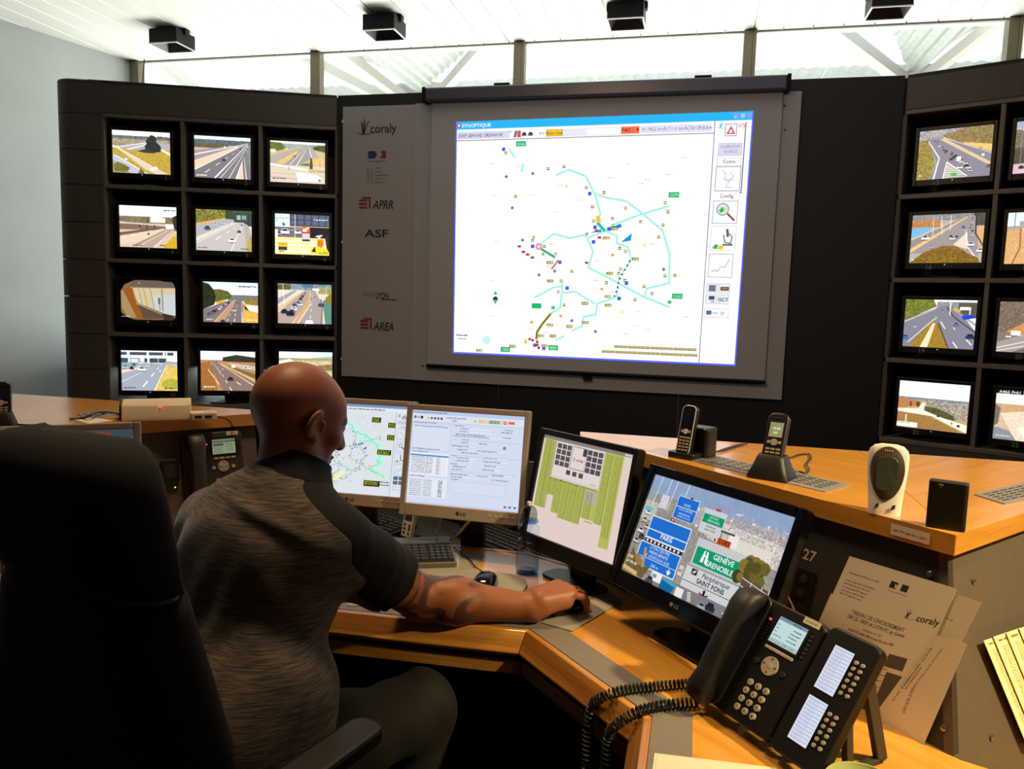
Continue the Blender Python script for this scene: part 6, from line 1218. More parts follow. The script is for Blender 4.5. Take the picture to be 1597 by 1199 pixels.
obj('case', MB().prism(rrect(.075, .055, .006), 0, .022), M_cream, sb, bev=.003); 
lv = MB()
for i in range(4): lv.box((.006+i*.007, -.006, .0222), (.003, .026, .0008))
obj('louvre', lv, mat('beige_recess', (150, 136, 112), .6), sb); obj('socket', MB().box((.012, -.0278, .01), (.02, .001, .008)), M_pit, sb); obj('socket', MB().box((-.016, -.0278, .01), (.02, .001, .008)), M_pit, sb)
for pts, lab in ((((108, 653), (128, 652), (140, 648), (152, 643), (168, 643), (188, 646)), 'black cable looping to the left end of the cream unit'), (((8, 660), (26, 662), (50, 663), (70, 660)), 'black cable trailing on the left counter at the edge of the photo')):
    tag(obj('counter_cable', MB().tube(spline([onz(x, y, ZK2+.004+(.012 if i in (2, 3) else 0)) for i, (x, y) in enumerate(pts)], 8), .0032, 6), M_cord, smooth=True), lab, 'cable')
sh = [onz(*q, ZK2+.0006) for q in ((116, 655), (150, 652), (176, 656), (140, 661))]
tag(obj('counter_sheet', MB().prism([tuple(q[:2]) for q in sh], ZK2+.0008, ZK2+.0016), M_paper), 'white sheet lying on the left counter beside the black cable', 'paper')

# ------------------------------------------------------------------ cordless phones on the counters
def handset(t, W_, H_, D_, scale_top, screen_col, rim, base_z, lean, y0, keys_col=M_key, lit=1.0):
    """a slim handset leaning back in its base: local x right, z up, -y to the front"""
    A = rotm('X', -lean); h = np.array([0, y0, base_z])
    def part(nm, mb, m, par=None, **k):
        q = MB(); q.add(mb.v, mb.f, A, h); q.uv = dict(mb.uv); return obj(nm, q, m, par or t, **k)
    S = rotm('X', R(90))    # prism z -> -y
    hsx = part('handset', MB().prism(rrect(W_, H_, W_*.32, 6, cy=H_/2), -D_, 0, S), M_black, bev=.004, seg=3, smooth=True)
    if rim is not None: 
        o_, i_ = rrect(W_*.99, H_*.99, W_*.32, 6, cy=H_/2), rrect(W_*.9, H_*.965, W_*.28, 6, cy=H_/2); rg = MB().loft([[(x, y, 0.0008) for x, y in o_], [(x, y, 0.0016) for x, y in i_]], False, True, S); part('rim', rg, rim)
    p = Pic(60, 70, screen_col if screen_col else (26, 28, 30))
    if screen_col: p.text(30, 34, '15:50', 11, (250, 255, 230), True, align='c'); p.rect(20, 44, 18, 10, (190, 220, 110))
    part('display', MB().quad_uv((-W_*.32, -.0012, H_*.56), (W_*.32, -.0012, H_*.56), (W_*.32, -.0012, H_*.82), (-W_*.32, -.0012, H_*.82)), picture('handset_display', p.done(), lit if screen_col else .25), )
    kb = MB()
    for r in range(5):
        for c in range(3): kb.box(((c-1)*W_*.25, -.0012, H_*(.10+.062*r)), (W_*.19, .0022, H_*.034))
    part('keypad', kb, keys_col)
    part('navigation_key', MB().lathe([(W_*.08, .0005), (W_*.17, .0005), (W_*.17, .002), (W_*.08, .002)], 20, (0, H_*.47), S), rim or keys_col)
    sk = MB().box((-W_*.26, -.001, H_*.47), (W_*.14, .0018, H_*.05)).box((W_*.26, -.001, H_*.47), (W_*.14, .0018, H_*.05)); part('soft_key', sk, keys_col)
    part('earpiece', MB().box((0, -.001, H_*.90), (W_*.3, .0012, .0025)), M_keyd)
    return part
yawc = R(30)
p = onz(1068, 714, ZK2)
g = thing('cordless_phone', 'tall slim cordless phone with silver rim standing in a black box base', 'telephone', p, -yawc)
obj('base', MB().prism(rrect(.075, .05, .008, cx=0, cy=.0), 0, .016), M_black, g, bev=.003); obj('base_block', MB().prism(rrect(.062, .055, .012, cx=.018, cy=.050), 0, .078), M_black, g, bev=.006, seg=3)
handset(g, .040, .128, .018, 0, None, M_rim, .010, R(14), -.016, M_key)
obj('indicator', MB().box((-.003, .0015, .0665), (.0024, .001, .0024)), M_ledg, g)
p = onz(1199, 747, ZK2)
c = thing('cordless_phone', 'cordless phone with lit square display sloping in a flared black charger', 'telephone', p, -R(22))
obj('charger', MB().loft([rr3 for rr3 in [[(x, y+.02, z) for x, y in rrect(w, d_, .014, 5)] for w, d_, z in ((.095, .085, 0), (.096, .085, .006), (.078, .070, .026), (.062, .052, .050), (.058, .046, .054))]]), M_blackm, c, smooth=True, angle=50)
handset(c, .047, .134, .022, 0, (150, 140, 100), None, .024, R(24), -.004, mat('worn_key', (150, 138, 116), .5))
# their cables
for pts, lab in ((((1092, 712), (1112, 706), (1130, 700), (1150, 694), (1165, 692)), 'black cable behind the tall slim cordless phone'), (((1096, 704), (1120, 704), (1140, 699), (1160, 693)), 'second black cable crossing the grille behind the slim cordless phone'),
                 (((1226, 712), (1234, 713), (1246, 709), (1262, 708), (1264, 716), (1258, 724), (1262, 732), (1256, 738), (1246, 735), (1232, 736)), 'black cable looping behind the phone in the flared charger')):
    tag(obj('counter_cable', MB().tube(spline([onz(x, y, ZK2+.004) for x, y in pts], 7), .0022, 6), M_cord, smooth=True), lab, 'cable')
# cut-off phone at the far left edge
p = onz(3, 668, ZK2)
f = thing('cordless_phone', 'black cordless phone in a base at the left edge of the photo', 'telephone', p, R(40))
obj('base', MB().loft([[(x, y, z) for x, y in rrect(w, d_, .012, 4)] for w, d_, z in ((.07, .07, 0), (.07, .07, .01), (.052, .05, .04), (.048, .046, .045))]), M_blackm, f, smooth=True, angle=50)
handset(f, .046, .11, .022, 0, None, None, .02, R(14), -.01)
# white oval receiver
p = onz(1378, 803, ZK2)
w = thing('weather_receiver', 'white oval receiver with smoked display standing on the right counter', 'receiver', p, -R(14))
A = rotm('X', -R(8)); sec = []
for z, wd, dp in ((0, .056, .034), (.01, .058, .034), (.03, .060, .030), (.06, .066, .024), (.09, .071, .021), (.112, .072, .019), (.124, .066, .017), (.132, .050, .014), (.135, .026, .010)):
    sec.append([(wd/2*math.copysign(abs(math.cos(a))**.6, math.cos(a)), dp/2*math.copysign(abs(math.sin(a))**.8, math.sin(a))+.012, z) for a in np.linspace(0, 2*math.pi, 28, False)])
obj('shell', MB().loft(sec, T=A), M_white, w, smooth=True, angle=60)
fr = []
M_smoke = mat('smoked_face', (70, 62, 52), .3); M_lcd = mat('unlit_lcd', (58, 62, 54), .25)
fy = lambda z: .012-np.interp(z, [0, .03, .06, .09, .115, .128, .136], [.017, .015, .012, .0105, .0095, .0085, .007])-.0012
rg1 = [(.0295*math.cos(a)*(1+.14*math.sin(a)), .079+.051*math.sin(a)) for a in np.linspace(0, 2*math.pi, 36, False)]
obj('face', MB().loft([[(x, fy(z)-.0012, z) for x, z in rg1], [(x*.97, fy(z)-.002, .079+(z-.079)*.97) for x, z in rg1]], True, T=A), M_smoke, w, smooth=True)
rg2 = [(x, z+.078) for x, z in rrect(.038, .064, .014, 6)]
obj('display', MB().loft([[(x, fy(z)-.0021, z) for x, z in rg2], [(x*.97, fy(z)-.0026, .078+(z-.078)*.98) for x, z in rg2]], True, T=A), M_lcd, w)
obj('lettering', letter_mesh(MB(), '°C  %', .0035, (0, fy(.122)-.0022, .121), EX, EZ, .0003, NY, True, T if False else 0), M_white, w) if False else None
dots = MB()
for i in range(4): dots.box((-.006+i*.004, fy(.122)-.0022, .122), (.0018, .001, .003))
q = MB(); q.add(dots.v, dots.f, A); obj('marks', q, mat('gold_mark', (230, 214, 170), .4), w)
bt = MB()
for s in (-1, 1): bt.loft([[(s*.014+x, fy(.015)-.0012-k, .016+z) for x, z in ((-.004, -.006), (.004, -.002), (.005, .006), (-.001, .004))] for k in (0, .001)], T=A)
obj('button', bt, M_smoke, w)
obj('rear_foot', MB().box((0, .036, .004), (.03, .03, .008)), M_white, w, bev=.002)
# black box
p = onz(1474, 824, ZK2)
k = thing('small_box', 'small upright black box near the counter corner, right of the white receiver', 'box', p, -R(20))
obj('case', MB().prism(rrect(.062, .026, .006, 4), 0, .086), M_blackm, k, bev=.002)
q = MB(); q.tube([(-.012+.004*math.cos(a), -.0133, .078+.003*math.sin(a)) for a in np.linspace(.4, 2.7, 8)], .0006, 5); q.box((-.012, -.0133, .0765), (.002, .0006, .002)); obj('emblem', q, M_key, k)
q = MB(); q.tube([(-.008+.004*math.cos(a), -.0133, .011+.004*math.sin(a)) for a in np.linspace(0, 2*math.pi, 14)], .0004, 5); obj('mark', q, M_keyd, k)

# ------------------------------------------------------------------ papers on the fascia, yellow sheets, desk papers
def sheet_on(name, lab, corners, plane_p, n, off, img, cat='paper', group=None):
    """corners bl, br, tr, tl in the photograph, lying on the plane; a thin sheet with print"""
    n = np.array(n); Q = [onp(*q, np.array(plane_p)+n*off, n) for q in corners]; c = Q[0]
    mb = MB(); mb.quad_uv(*[q-c for q in Q]); b = len(mb.v); mb.add([q-c-n*.0004 for q in Q], [(3, 2, 1, 0)]); mb.f += [(0, 4, 5, 1), (1, 5, 6, 2), (2, 6, 7, 3), (3, 7, 4, 0)]
    for i in range(1, len(mb.f)): mb.uv[i] = [(0.01, 0.01)]*4
    return tag(obj(name, mb, picture(name+'_print', img, 0), None, c), lab, cat, group)
PW_ = (222, 216, 204); IK = (86, 78, 70)
def paper1():
    p = Pic(420, 594, PW_)
    for i in range(6): p.scribble(26, 70+i*12 if i else 56, 130-i*8, 6, (150, 142, 132), i)
    p.rect(196, 36, 28, 22, (36, 34, 40)); p.poly([(214, 40), (226, 48), (218, 58)], PW_); p.rect(240, 36, 26, 22, (44, 38, 40)); p.scribble(200, 70, 70, 4, (150, 142, 132), 3)
    logo_mark(p, 292, 114, 30, (50, 46, 46)); p.text(338, 132, 'coraly', 22, (50, 46, 46), True, sx=.95)
    p.text(210, 178, "TABLEAU DE L'ENCADREMENT", 13, IK, True, align='c', sx=.82); p.text(210, 196, 'DIR CE / SREX de LYON PC de Genas', 12, IK, True, align='c', sx=.82); p.text(210, 218, 'Semaine n° 36', 9, IK, align='c'); p.text(210, 234, 'du lundi 02 juillet à 08h au lundi 09 août à 08h', 9, IK, True, align='c', sx=.75)
    for r in range(9):
        for c, w in ((26, 50), (110, 56), (190, 60)): p.scribble(c, 276+r*26, w*(.6+.3*((r+c) % 3)/2), 5.5, (140, 130, 120), r*7+c, .9)
        p.scribble(268, 276+r*22, 48, 5, (120, 110, 100), r+70, .9)
    p.rect(300, 262, 64, 46, (84, 82, 76)); p.rect(316, 324, 62, 128, (84, 82, 76)); p.rect(232, 440, 78, 32, (84, 82, 76)); p.rect(384, 280, 20, 50, (84, 82, 76)); p.rect(392, 344, 20, 130, (84, 82, 76))
    for i in range(8): p.scribble(262, 500+i*11, 50, 5, (130, 120, 110), i+90, .9)
    return p.done()
def paper3():
    p = Pic(420, 594, (216, 208, 194)); a = math.pi/2
    p.text(196, 60, 'CELLULE ROUTIERE ZONALE SUD-EST', 20, (96, 84, 74), True, ang=a, sx=.8); p.text(120, 190, 'ASTREINTE', 22, (80, 70, 62), True, ang=a, sx=.9); p.text(76, 70, 'AOUT-SEPTEMBRE 2019', 24, (76, 66, 58), True, ang=a, sx=.95); p.text(46, 80, 'Du lundi 26/08 au lundi 09/09/2019', 13, (110, 96, 84), ang=a); return p.done()
def paper2():
    p = Pic(420, 594, (214, 206, 192)); p.text(60, 110, 'y', 30, (50, 46, 46), True); p.scribble(300, 90, 40, 6, (150, 142, 132), 2)
    for i in range(18): p.scribble(40, 200+i*18, 300, 5, (150, 140, 128), i)
    return p.done()
gname = 'papers clipped on the black fascia'
sheet_on('notice_sheet', 'pale sheet at the bottom of the paper stack, its right corner sticking out', ((1300, 1130), (1478, 1040), (1531, 940), (1392, 892)), PF, NF, .0012, paper2(), 'paper', gname)
sheet_on('notice_sheet', 'pale sheet whose left edge shows beside the staff table sheet', ((1215, 1110), (1400, 1150), (1460, 1000), (1296, 925)), PF, NF, .0024, paper2(), 'paper', gname)
sheet_on('notice_sheet', 'white staff table sheet with grey blocks and a word mark, on the black fascia', ((1215, 1112), (1380, 1178), (1492, 918), (1325, 867)), PF, NF, .0040, paper1(), 'paper', gname)
sheet_on('notice_sheet', 'pale sheet with sideways duty roster title, topmost at lower right of the stack', ((1352, 1130), (1436, 1172), (1508, 1004), (1456, 989)), PF, NF, .0056, paper3(), 'paper', gname)
def yellow(k):
    p = Pic(120, 560, (220, 222, 186)); p.scribble(14, 30, 70, 13, (130, 120, 60), k)
    for i in range(44): p.scribble(20, 60+i*11, 26, 6, (150, 142, 80), i+k, .9); p.scribble(66, 60+i*11, 30, 6, (176, 168, 110), i+k+9, .6)
    p.rect(0, 0, 1.5, 560, (190, 182, 110)); return p.done()
for k, (x, y, pos) in enumerate(((1534, 999, 'lowest and leftmost'), (1549, 993, 'second from the left'), (1569, 987, 'third from the left'), (1589, 980, 'rightmost'))):
    sheet_on('yellow_sheet', 'pale yellow list sheet on the grey fascia, %s of the fan' % pos, ((x+70, y+170), (x+112, y+156), (x+42, y-14), (x, y)), PF2, NF2, .012+.0025*k, yellow(k+3), 'paper', 'pale yellow lists on the grey fascia')
obj('clip_backing', MB().loft([[tuple(onp(*q, PF2+NF2*o_, NF2)) for q in ((1545, 1010), (1597, 990), (1650, 1110), (1606, 1140))] for o_ in (.0, .011)]), M_black, None) if False else None
tray = [[tuple(onp(*q, PF2+NF2*o_, NF2)) for q in ((1540, 1006), (1640, 972), (1706, 1122), (1610, 1166))] for o_ in (.0008, .0115)]
tag(obj('document_holder', MB().loft(tray), M_black), 'thin black holder on the grey fascia behind the pale yellow lists', 'holder')
# sheet at the bottom edge of the desk
Q = [onz(*q, ZD+.0012) for q in ((1012, 1240), (1260, 1260), (1210, 1197), (1021, 1174))]
pp = Pic(300, 200, (214, 210, 192)); pp.frame(6, 6, 288, 188, (170, 166, 150)); 
m = MB().quad_uv(*Q); tag(obj('desk_sheet', m, picture('desk_sheet_print', pp.done(), 0)), 'pale sheet lying on the desk in front of the black phone', 'paper'); 
cpx = onz(1345, 1262, ZD); 
bw = thing('green_bowl', 'pale green round plastic bowl at the bottom edge below the black phone', 'bowl', cpx)
M_green = mat('pale_green_plastic', (168, 178, 120), .4, var=.04)
obj('bowl', MB().lathe([(0, 0), (.030, 0), (.044, .012), (.054, .032), (.056, .040), (.0535, .040), (.050, .030), (.042, .014), (0, .006)], 40), M_green, bw, smooth=True)
obj('rim', MB().tube([(.055*math.cos(a), .055*math.sin(a), .040) for a in np.linspace(0, 2*math.pi, 41)], .0018, 6), M_green, bw, smooth=True)
# cable by the fascia
tag(obj('beige_cable', MB().tube(spline([onp(1221, 915, PF+NF*.03, NF), onp(1228, 928, PF+NF*.035, NF), onp(1236, 945, PF+NF*.02, NF), onp(1244, 965, PF+NF*.01, NF), onp(1246, 985, PF+NF*.006, NF)], 8), .0022, 6), M_cream, smooth=True), 'short beige cable curving beside the wide monitor', 'cable')

# ------------------------------------------------------------------ keyboards, mice, mats, bottle, remote
def keyboard(name, lab, pos, rz, w, d, case, keym, back_lip=.0, tilt=R(4)):
    t = thing(name, lab, 'keyboard', pos, rz); A = rotm('X', tilt)
    obj('case', MB().prism(rrect(w, d+back_lip, .008, cy=back_lip/2), .004, .020, A), case, t, bev=.003)
    for sx in (-1, 1): obj('foot', MB().box((sx*w*.42, d/2-.01, .004), (.03, .012, .014)), case, t)
    obj('key_bed', MB().prism(rrect(w-.012, d-.010, .004), .0196, .0205, A), M_pit, t)
    kb = MB(); rows = 6; kw = (w-.016)/22.5
    for r in range(rows):
        y = -d/2+.014+r*(d-.024)/rows+.006; x = -w/2+.010
        seq = [1.25, 1.25, 1.25, 6, 1.25, 1.25, 1.25, 1.25] if r == 0 else [1]*15
        for s_ in seq:
            ww = kw*s_*(1.0); kb.loft([[(x+.0006, y-.0075, .0202), (x+ww-.0006, y-.0075, .0202), (x+ww-.0006, y+.0075, .0202), (x+.0006, y+.0075, .0202)], [(x+.002, y-.006, .0275), (x+ww-.002, y-.006, .0275), (x+ww-.002, y+.0068, .0275), (x+.002, y+.0068, .0275)]], T=A); x += ww
        for c_ in range(3): xx = -w/2+.010+kw*(15.6+c_); kb.loft([[(xx+.0006, y-.0075, .0202), (xx+kw-.0006, y-.0075, .0202), (xx+kw-.0006, y+.0075, .0202), (xx+.0006, y+.0075, .0202)], [(xx+.002, y-.006, .0275), (xx+kw-.002, y-.006, .0275), (xx+kw-.002, y+.0068, .0275), (xx+.002, y+.0068, .0275)]], T=A)
        for c_ in range(4):
            if r == 5: continue
            xx = -w/2+.010+kw*(19+c_*.86); kb.loft([[(xx+.0006, y-.0075, .0202), (xx+kw*.84, y-.0075, .0202), (xx+kw*.84, y+.0075, .0202), (xx+.0006, y+.0075, .0202)], [(xx+.002, y-.006, .0275), (xx+kw*.84-.0014, y-.006, .0275), (xx+kw*.84-.0014, y+.0068, .0275), (xx+.002, y+.0068, .0275)]], T=A)
    k_ = obj('keys', kb, keym, t); k_['kind'] = 'stuff'
    return t
M_kcase = mat('beige_grey_case', (100, 95, 86), .5, var=.04)
p0, p1 = onz(706, 845, ZD+.02), onz(690, 905, ZD+.02)
kd = onz(640, 878, ZD)
kc_ = onz(703, 845, ZD+.02); dirx = R(24)
kpos = kc_[:2]+np.array([-math.cos(dirx)*.225+math.sin(dirx)*.095, -math.sin(dirx)*.225-math.cos(dirx)*.095])
k1 = keyboard('keyboard', 'grey keyboard with black keys half hidden by the dark sleeve', (*kpos, ZD+.002), dirx, .45, .15, M_kcase, M_keyd, .05)
lm = MB()
for i in range(3): lm.box((.15+i*.015, .103, .0283), (.004, .002, .001))
obj('indicator', lm, M_rim, k1)
def recessed_key(lab, px, rz):
    p = onz(*px, ZS+.02); keyboard('keyboard', lab, (p[0], p[1], ZS+.001), rz, .44, .15, M_black, M_keyd)
recessed_key('black keyboard under the map monitor, behind the white remote', (560, 806), R(-26))
recessed_key('black keyboard under the form monitor, behind its stand', (730, 800), R(-30))
recessed_key('black keyboard behind the water bottle on the sunken shelf', (800, 846), R(-36))
# perspex desk mat and papers
def slab(name, lab, cat, corners, z0, th, m, rad=0):
    Q = [onz(*q, z0) for q in corners]; return tag(obj(name, MB().prism([tuple(q[:2]) for q in Q], z0, z0+th), m, bev=min(.0008, th*.3), seg=1), lab, cat)
mm_ = mat('clear_grey_film', (146, 140, 128), .18, var=.12, scale=9)
slab('desk_blotter', 'glossy grey film mat under the grey keyboard', 'desk mat', ((600, 905), (720, 908), (757, 866), (708, 858), (620, 850)), ZD+.0006, .0012, mm_)
# mouse mats
Mt = [onz(*q, ZD) for q in ((690, 905), (712, 925), (770, 932), (806, 929), (822, 915), (812, 904), (778, 897), (730, 892))]
pl_ = [np.array(q[:2]) for q in Mt]; sp_ = spline([np.array([*q, 0]) for q in pl_+[pl_[0]]], 5)[:-1]
tag(obj('mouse_mat', MB().prism([tuple(q[:2]) for q in sp_], ZD+.002, ZD+.009), M_pad), 'rounded grey mouse mat with wrist pad under the free black mouse', 'mouse mat')
mat2 = slab('mouse_mat', 'thin grey rectangular mouse mat under the man\'s hand', 'mouse mat', ((845, 972), (892, 985), (971, 938), (916, 905)), ZD+.0012, .0022, M_pad)
q = onz(961, 938, ZD+.0036); obj('printed_mark', MB().box((0, 0, 0), (.022, .005, .0004)), M_silverd, mat2, (q[0]-.004, q[1]-.002, ZD+.0037), (0, 0, R(38)))
def mouse(name, lab, pos, rz, m, led=False):
    t = thing(name, lab, 'mouse', pos, rz); sec = []
    for y, w, h in ((-.052, .030, .010), (-.046, .044, .022), (-.03, .055, .032), (-.008, .058, .036), (.018, .056, .033), (.038, .052, .025), (.050, .044, .017), (.055, .034, .010)):
        sec.append([(w/2*math.copysign(abs(math.cos(a))**.6, math.cos(a)), y, max(0.001, .001+h*max(0, math.sin(a))**.7)) for a in np.linspace(-.2, math.pi+.2, 18)])
    obj('shell', MB().loft(sec), m, t, smooth=True, angle=70)
    obj('wheel', MB().cyl((-.004, .03, .0245), (.004, .03, .0245), .006, n=14), M_keyd, t, smooth=True)
    obj('button_seam', MB().box((0, .040, .0262), (.001, .02, .001)), M_pit, t); return t
mp = onz(757, 915, ZD+.009)
m1 = mouse('mouse', 'free glossy black mouse on the rounded grey mat', (mp[0], mp[1], ZD+.0092), R(4), M_gloss)
mc_ = (obj('mouse_cord', MB().tube(spline([(mp[0]-.003, mp[1]+.055, ZD+.016), *[onz(x, y, ZD+.006) for x, y in ((742, 884), (732, 872), (718, 861), (706, 853))], (-.74, 2.19, ZD+.004), (-.76, 2.24, ZS+.01)], 8), .0018, 6), M_cord, smooth=True)); mc_.parent = m1; mc_.matrix_parent_inverse = m1.matrix_basis.inverted()
MOUSE2 = np.array([-.270, 1.779, ZD+.0035])
m2 = mouse('mouse', 'dark mouse under the man\'s right hand', (MOUSE2[0], MOUSE2[1], ZD+.0036), R(-42), M_gloss)
mc_ = (obj('mouse_cord', MB().tube(spline([MOUSE2+np.array([.034, .042, .012]), *[onz(x, y, ZD+.004) for x, y in ((922, 919), (927, 909), (918, 899), (900, 890))]], 8), .0018, 6), M_cord, smooth=True)); mc_.parent = m2; mc_.matrix_parent_inverse = m2.matrix_basis.inverted()
# water bottle
bp_ = onz(822, 893, ZD)
bt_ = thing('water_bottle', 'clear bluish plastic bottle half full of water', 'bottle', (bp_[0], bp_[1], ZD+.0005))
M_bot = glass('blue_clear_plastic', (243, 248, 253), .03, 1.35)
M_wat = glass('water', (247, 250, 252), .0, 1.33)
M_bcap = glass('milky_cap', (206, 210, 208), .08, 1.35)
M_bbase = glass('blue_tinted_base', (176, 214, 240), .05, 1.4)
RB_ = .0325
obj('body', MB().lathe([(0, .004), (RB_-.005, .004), (RB_, .012), (RB_, .118), (RB_-.002, .130), (RB_-.010, .140), (RB_-.015, .146), (RB_-.0165, .146), (RB_-.012, .138), (RB_-.0035, .129), (RB_-.0015, .117), (RB_-.0015, .013), (RB_-.006, .007), (0, .007)], 40), M_bot, bt_, smooth=True, angle=60)
obj('base_ring', MB().lathe([(0, 0), (RB_-.006, 0), (RB_-.002, .003), (RB_-.002, .0075), (0, .0055)], 40), M_bbase, bt_, smooth=True)
obj('water', MB().lathe([(0, .0075), (RB_-.0066, .0075), (RB_-.0018, .0135), (RB_-.0018, .092), (0, .092)], 40), M_wat, bt_, smooth=True, angle=60)
obj('neck_ring', MB().lathe([(RB_-.017, .144), (RB_-.006, .144), (RB_-.006, .149), (RB_-.017, .149)], 32), M_bbase, bt_, smooth=True)
obj('cap', MB().lathe([(0, .149), (.021, .149), (.023, .154), (.0235, .166), (.021, .178), (.015, .186), (.009, .189), (0, .190)], 32), M_bcap, bt_, smooth=True)
obj('spout', MB().lathe([(0, .189), (.006, .189), (.0065, .196), (.006, .200), (0, .200)], 20), M_white, bt_, smooth=True)
# white remote standing under the monitors
p = onz(631, 842, ZS+.001)
rm = thing('remote_control', 'slim white remote with dark display standing below the map monitor', 'remote', (p[0], p[1], ZS+.001), -R(32))
S = rotm('X', R(90)); A = rotm('X', -R(12))
def rp(nm, mb, m): q = MB(); q.add(mb.v, mb.f, A); return obj(nm, q, m, rm, bev=.0008, seg=1)
rp('body', MB().prism(rrect(.05, .115, .008, cy=.0575), -.014, 0, S), M_white); rp('display', MB().prism(rrect(.038, .042, .003, cy=.085), 0, .0008, S), mat('dark_lcd', (70, 72, 70), .3))
kb = MB()
for i in range(3):
    for j in range(2): kb.prism(rrect(.011, .006, .002, cx=-.012+j*.024, cy=.050-.013*i), 0, .0015, S)
rp('keys', kb, M_silverd); rp('red_key', MB().prism(rrect(.009, .009, .004, cx=.012, cy=.045), .0, .0022, S), M_red)
obj('stand_clip', MB().box((0, .022, .006), (.04, .05, .012)), M_black, rm)
# pale cables hanging below the monitors
for pts, lab in ((((688, 802), (686, 815), (682, 828), (676, 840), (668, 850)), 'pale cable hanging below the map monitor'), (((738, 806), (728, 816), (716, 830), (702, 842), (690, 850)), 'thick pale cable bundle running down left of the black stand')):
    P_ = [onp(x, y, (-.72, 2.17, .8), (.5, .86, 0)) for x, y in pts]; P_[-1][2] = max(P_[-1][2], ZS+.006)
    tag(obj('pale_cable', MB().tube(spline(P_, 8), .0045 if 'bundle' in lab else .0032, 8), M_cream, smooth=True), lab, 'cable')
# papers under the forearm
slab('desk_paper', 'white paper corner under the dark sleeve on the desk', 'paper', ((545, 936), (575, 921), (566, 905), (540, 900)), ZD+.0024, .0010, M_paper)
slab('desk_paper', 'greyish torn newspaper lying under the man\'s elbow', 'paper', ((540, 945), (620, 946), (640, 930), (560, 925)), ZD+.0010, .0012, mat('newsprint', (168, 158, 142), .85, var=.12, scale=60))
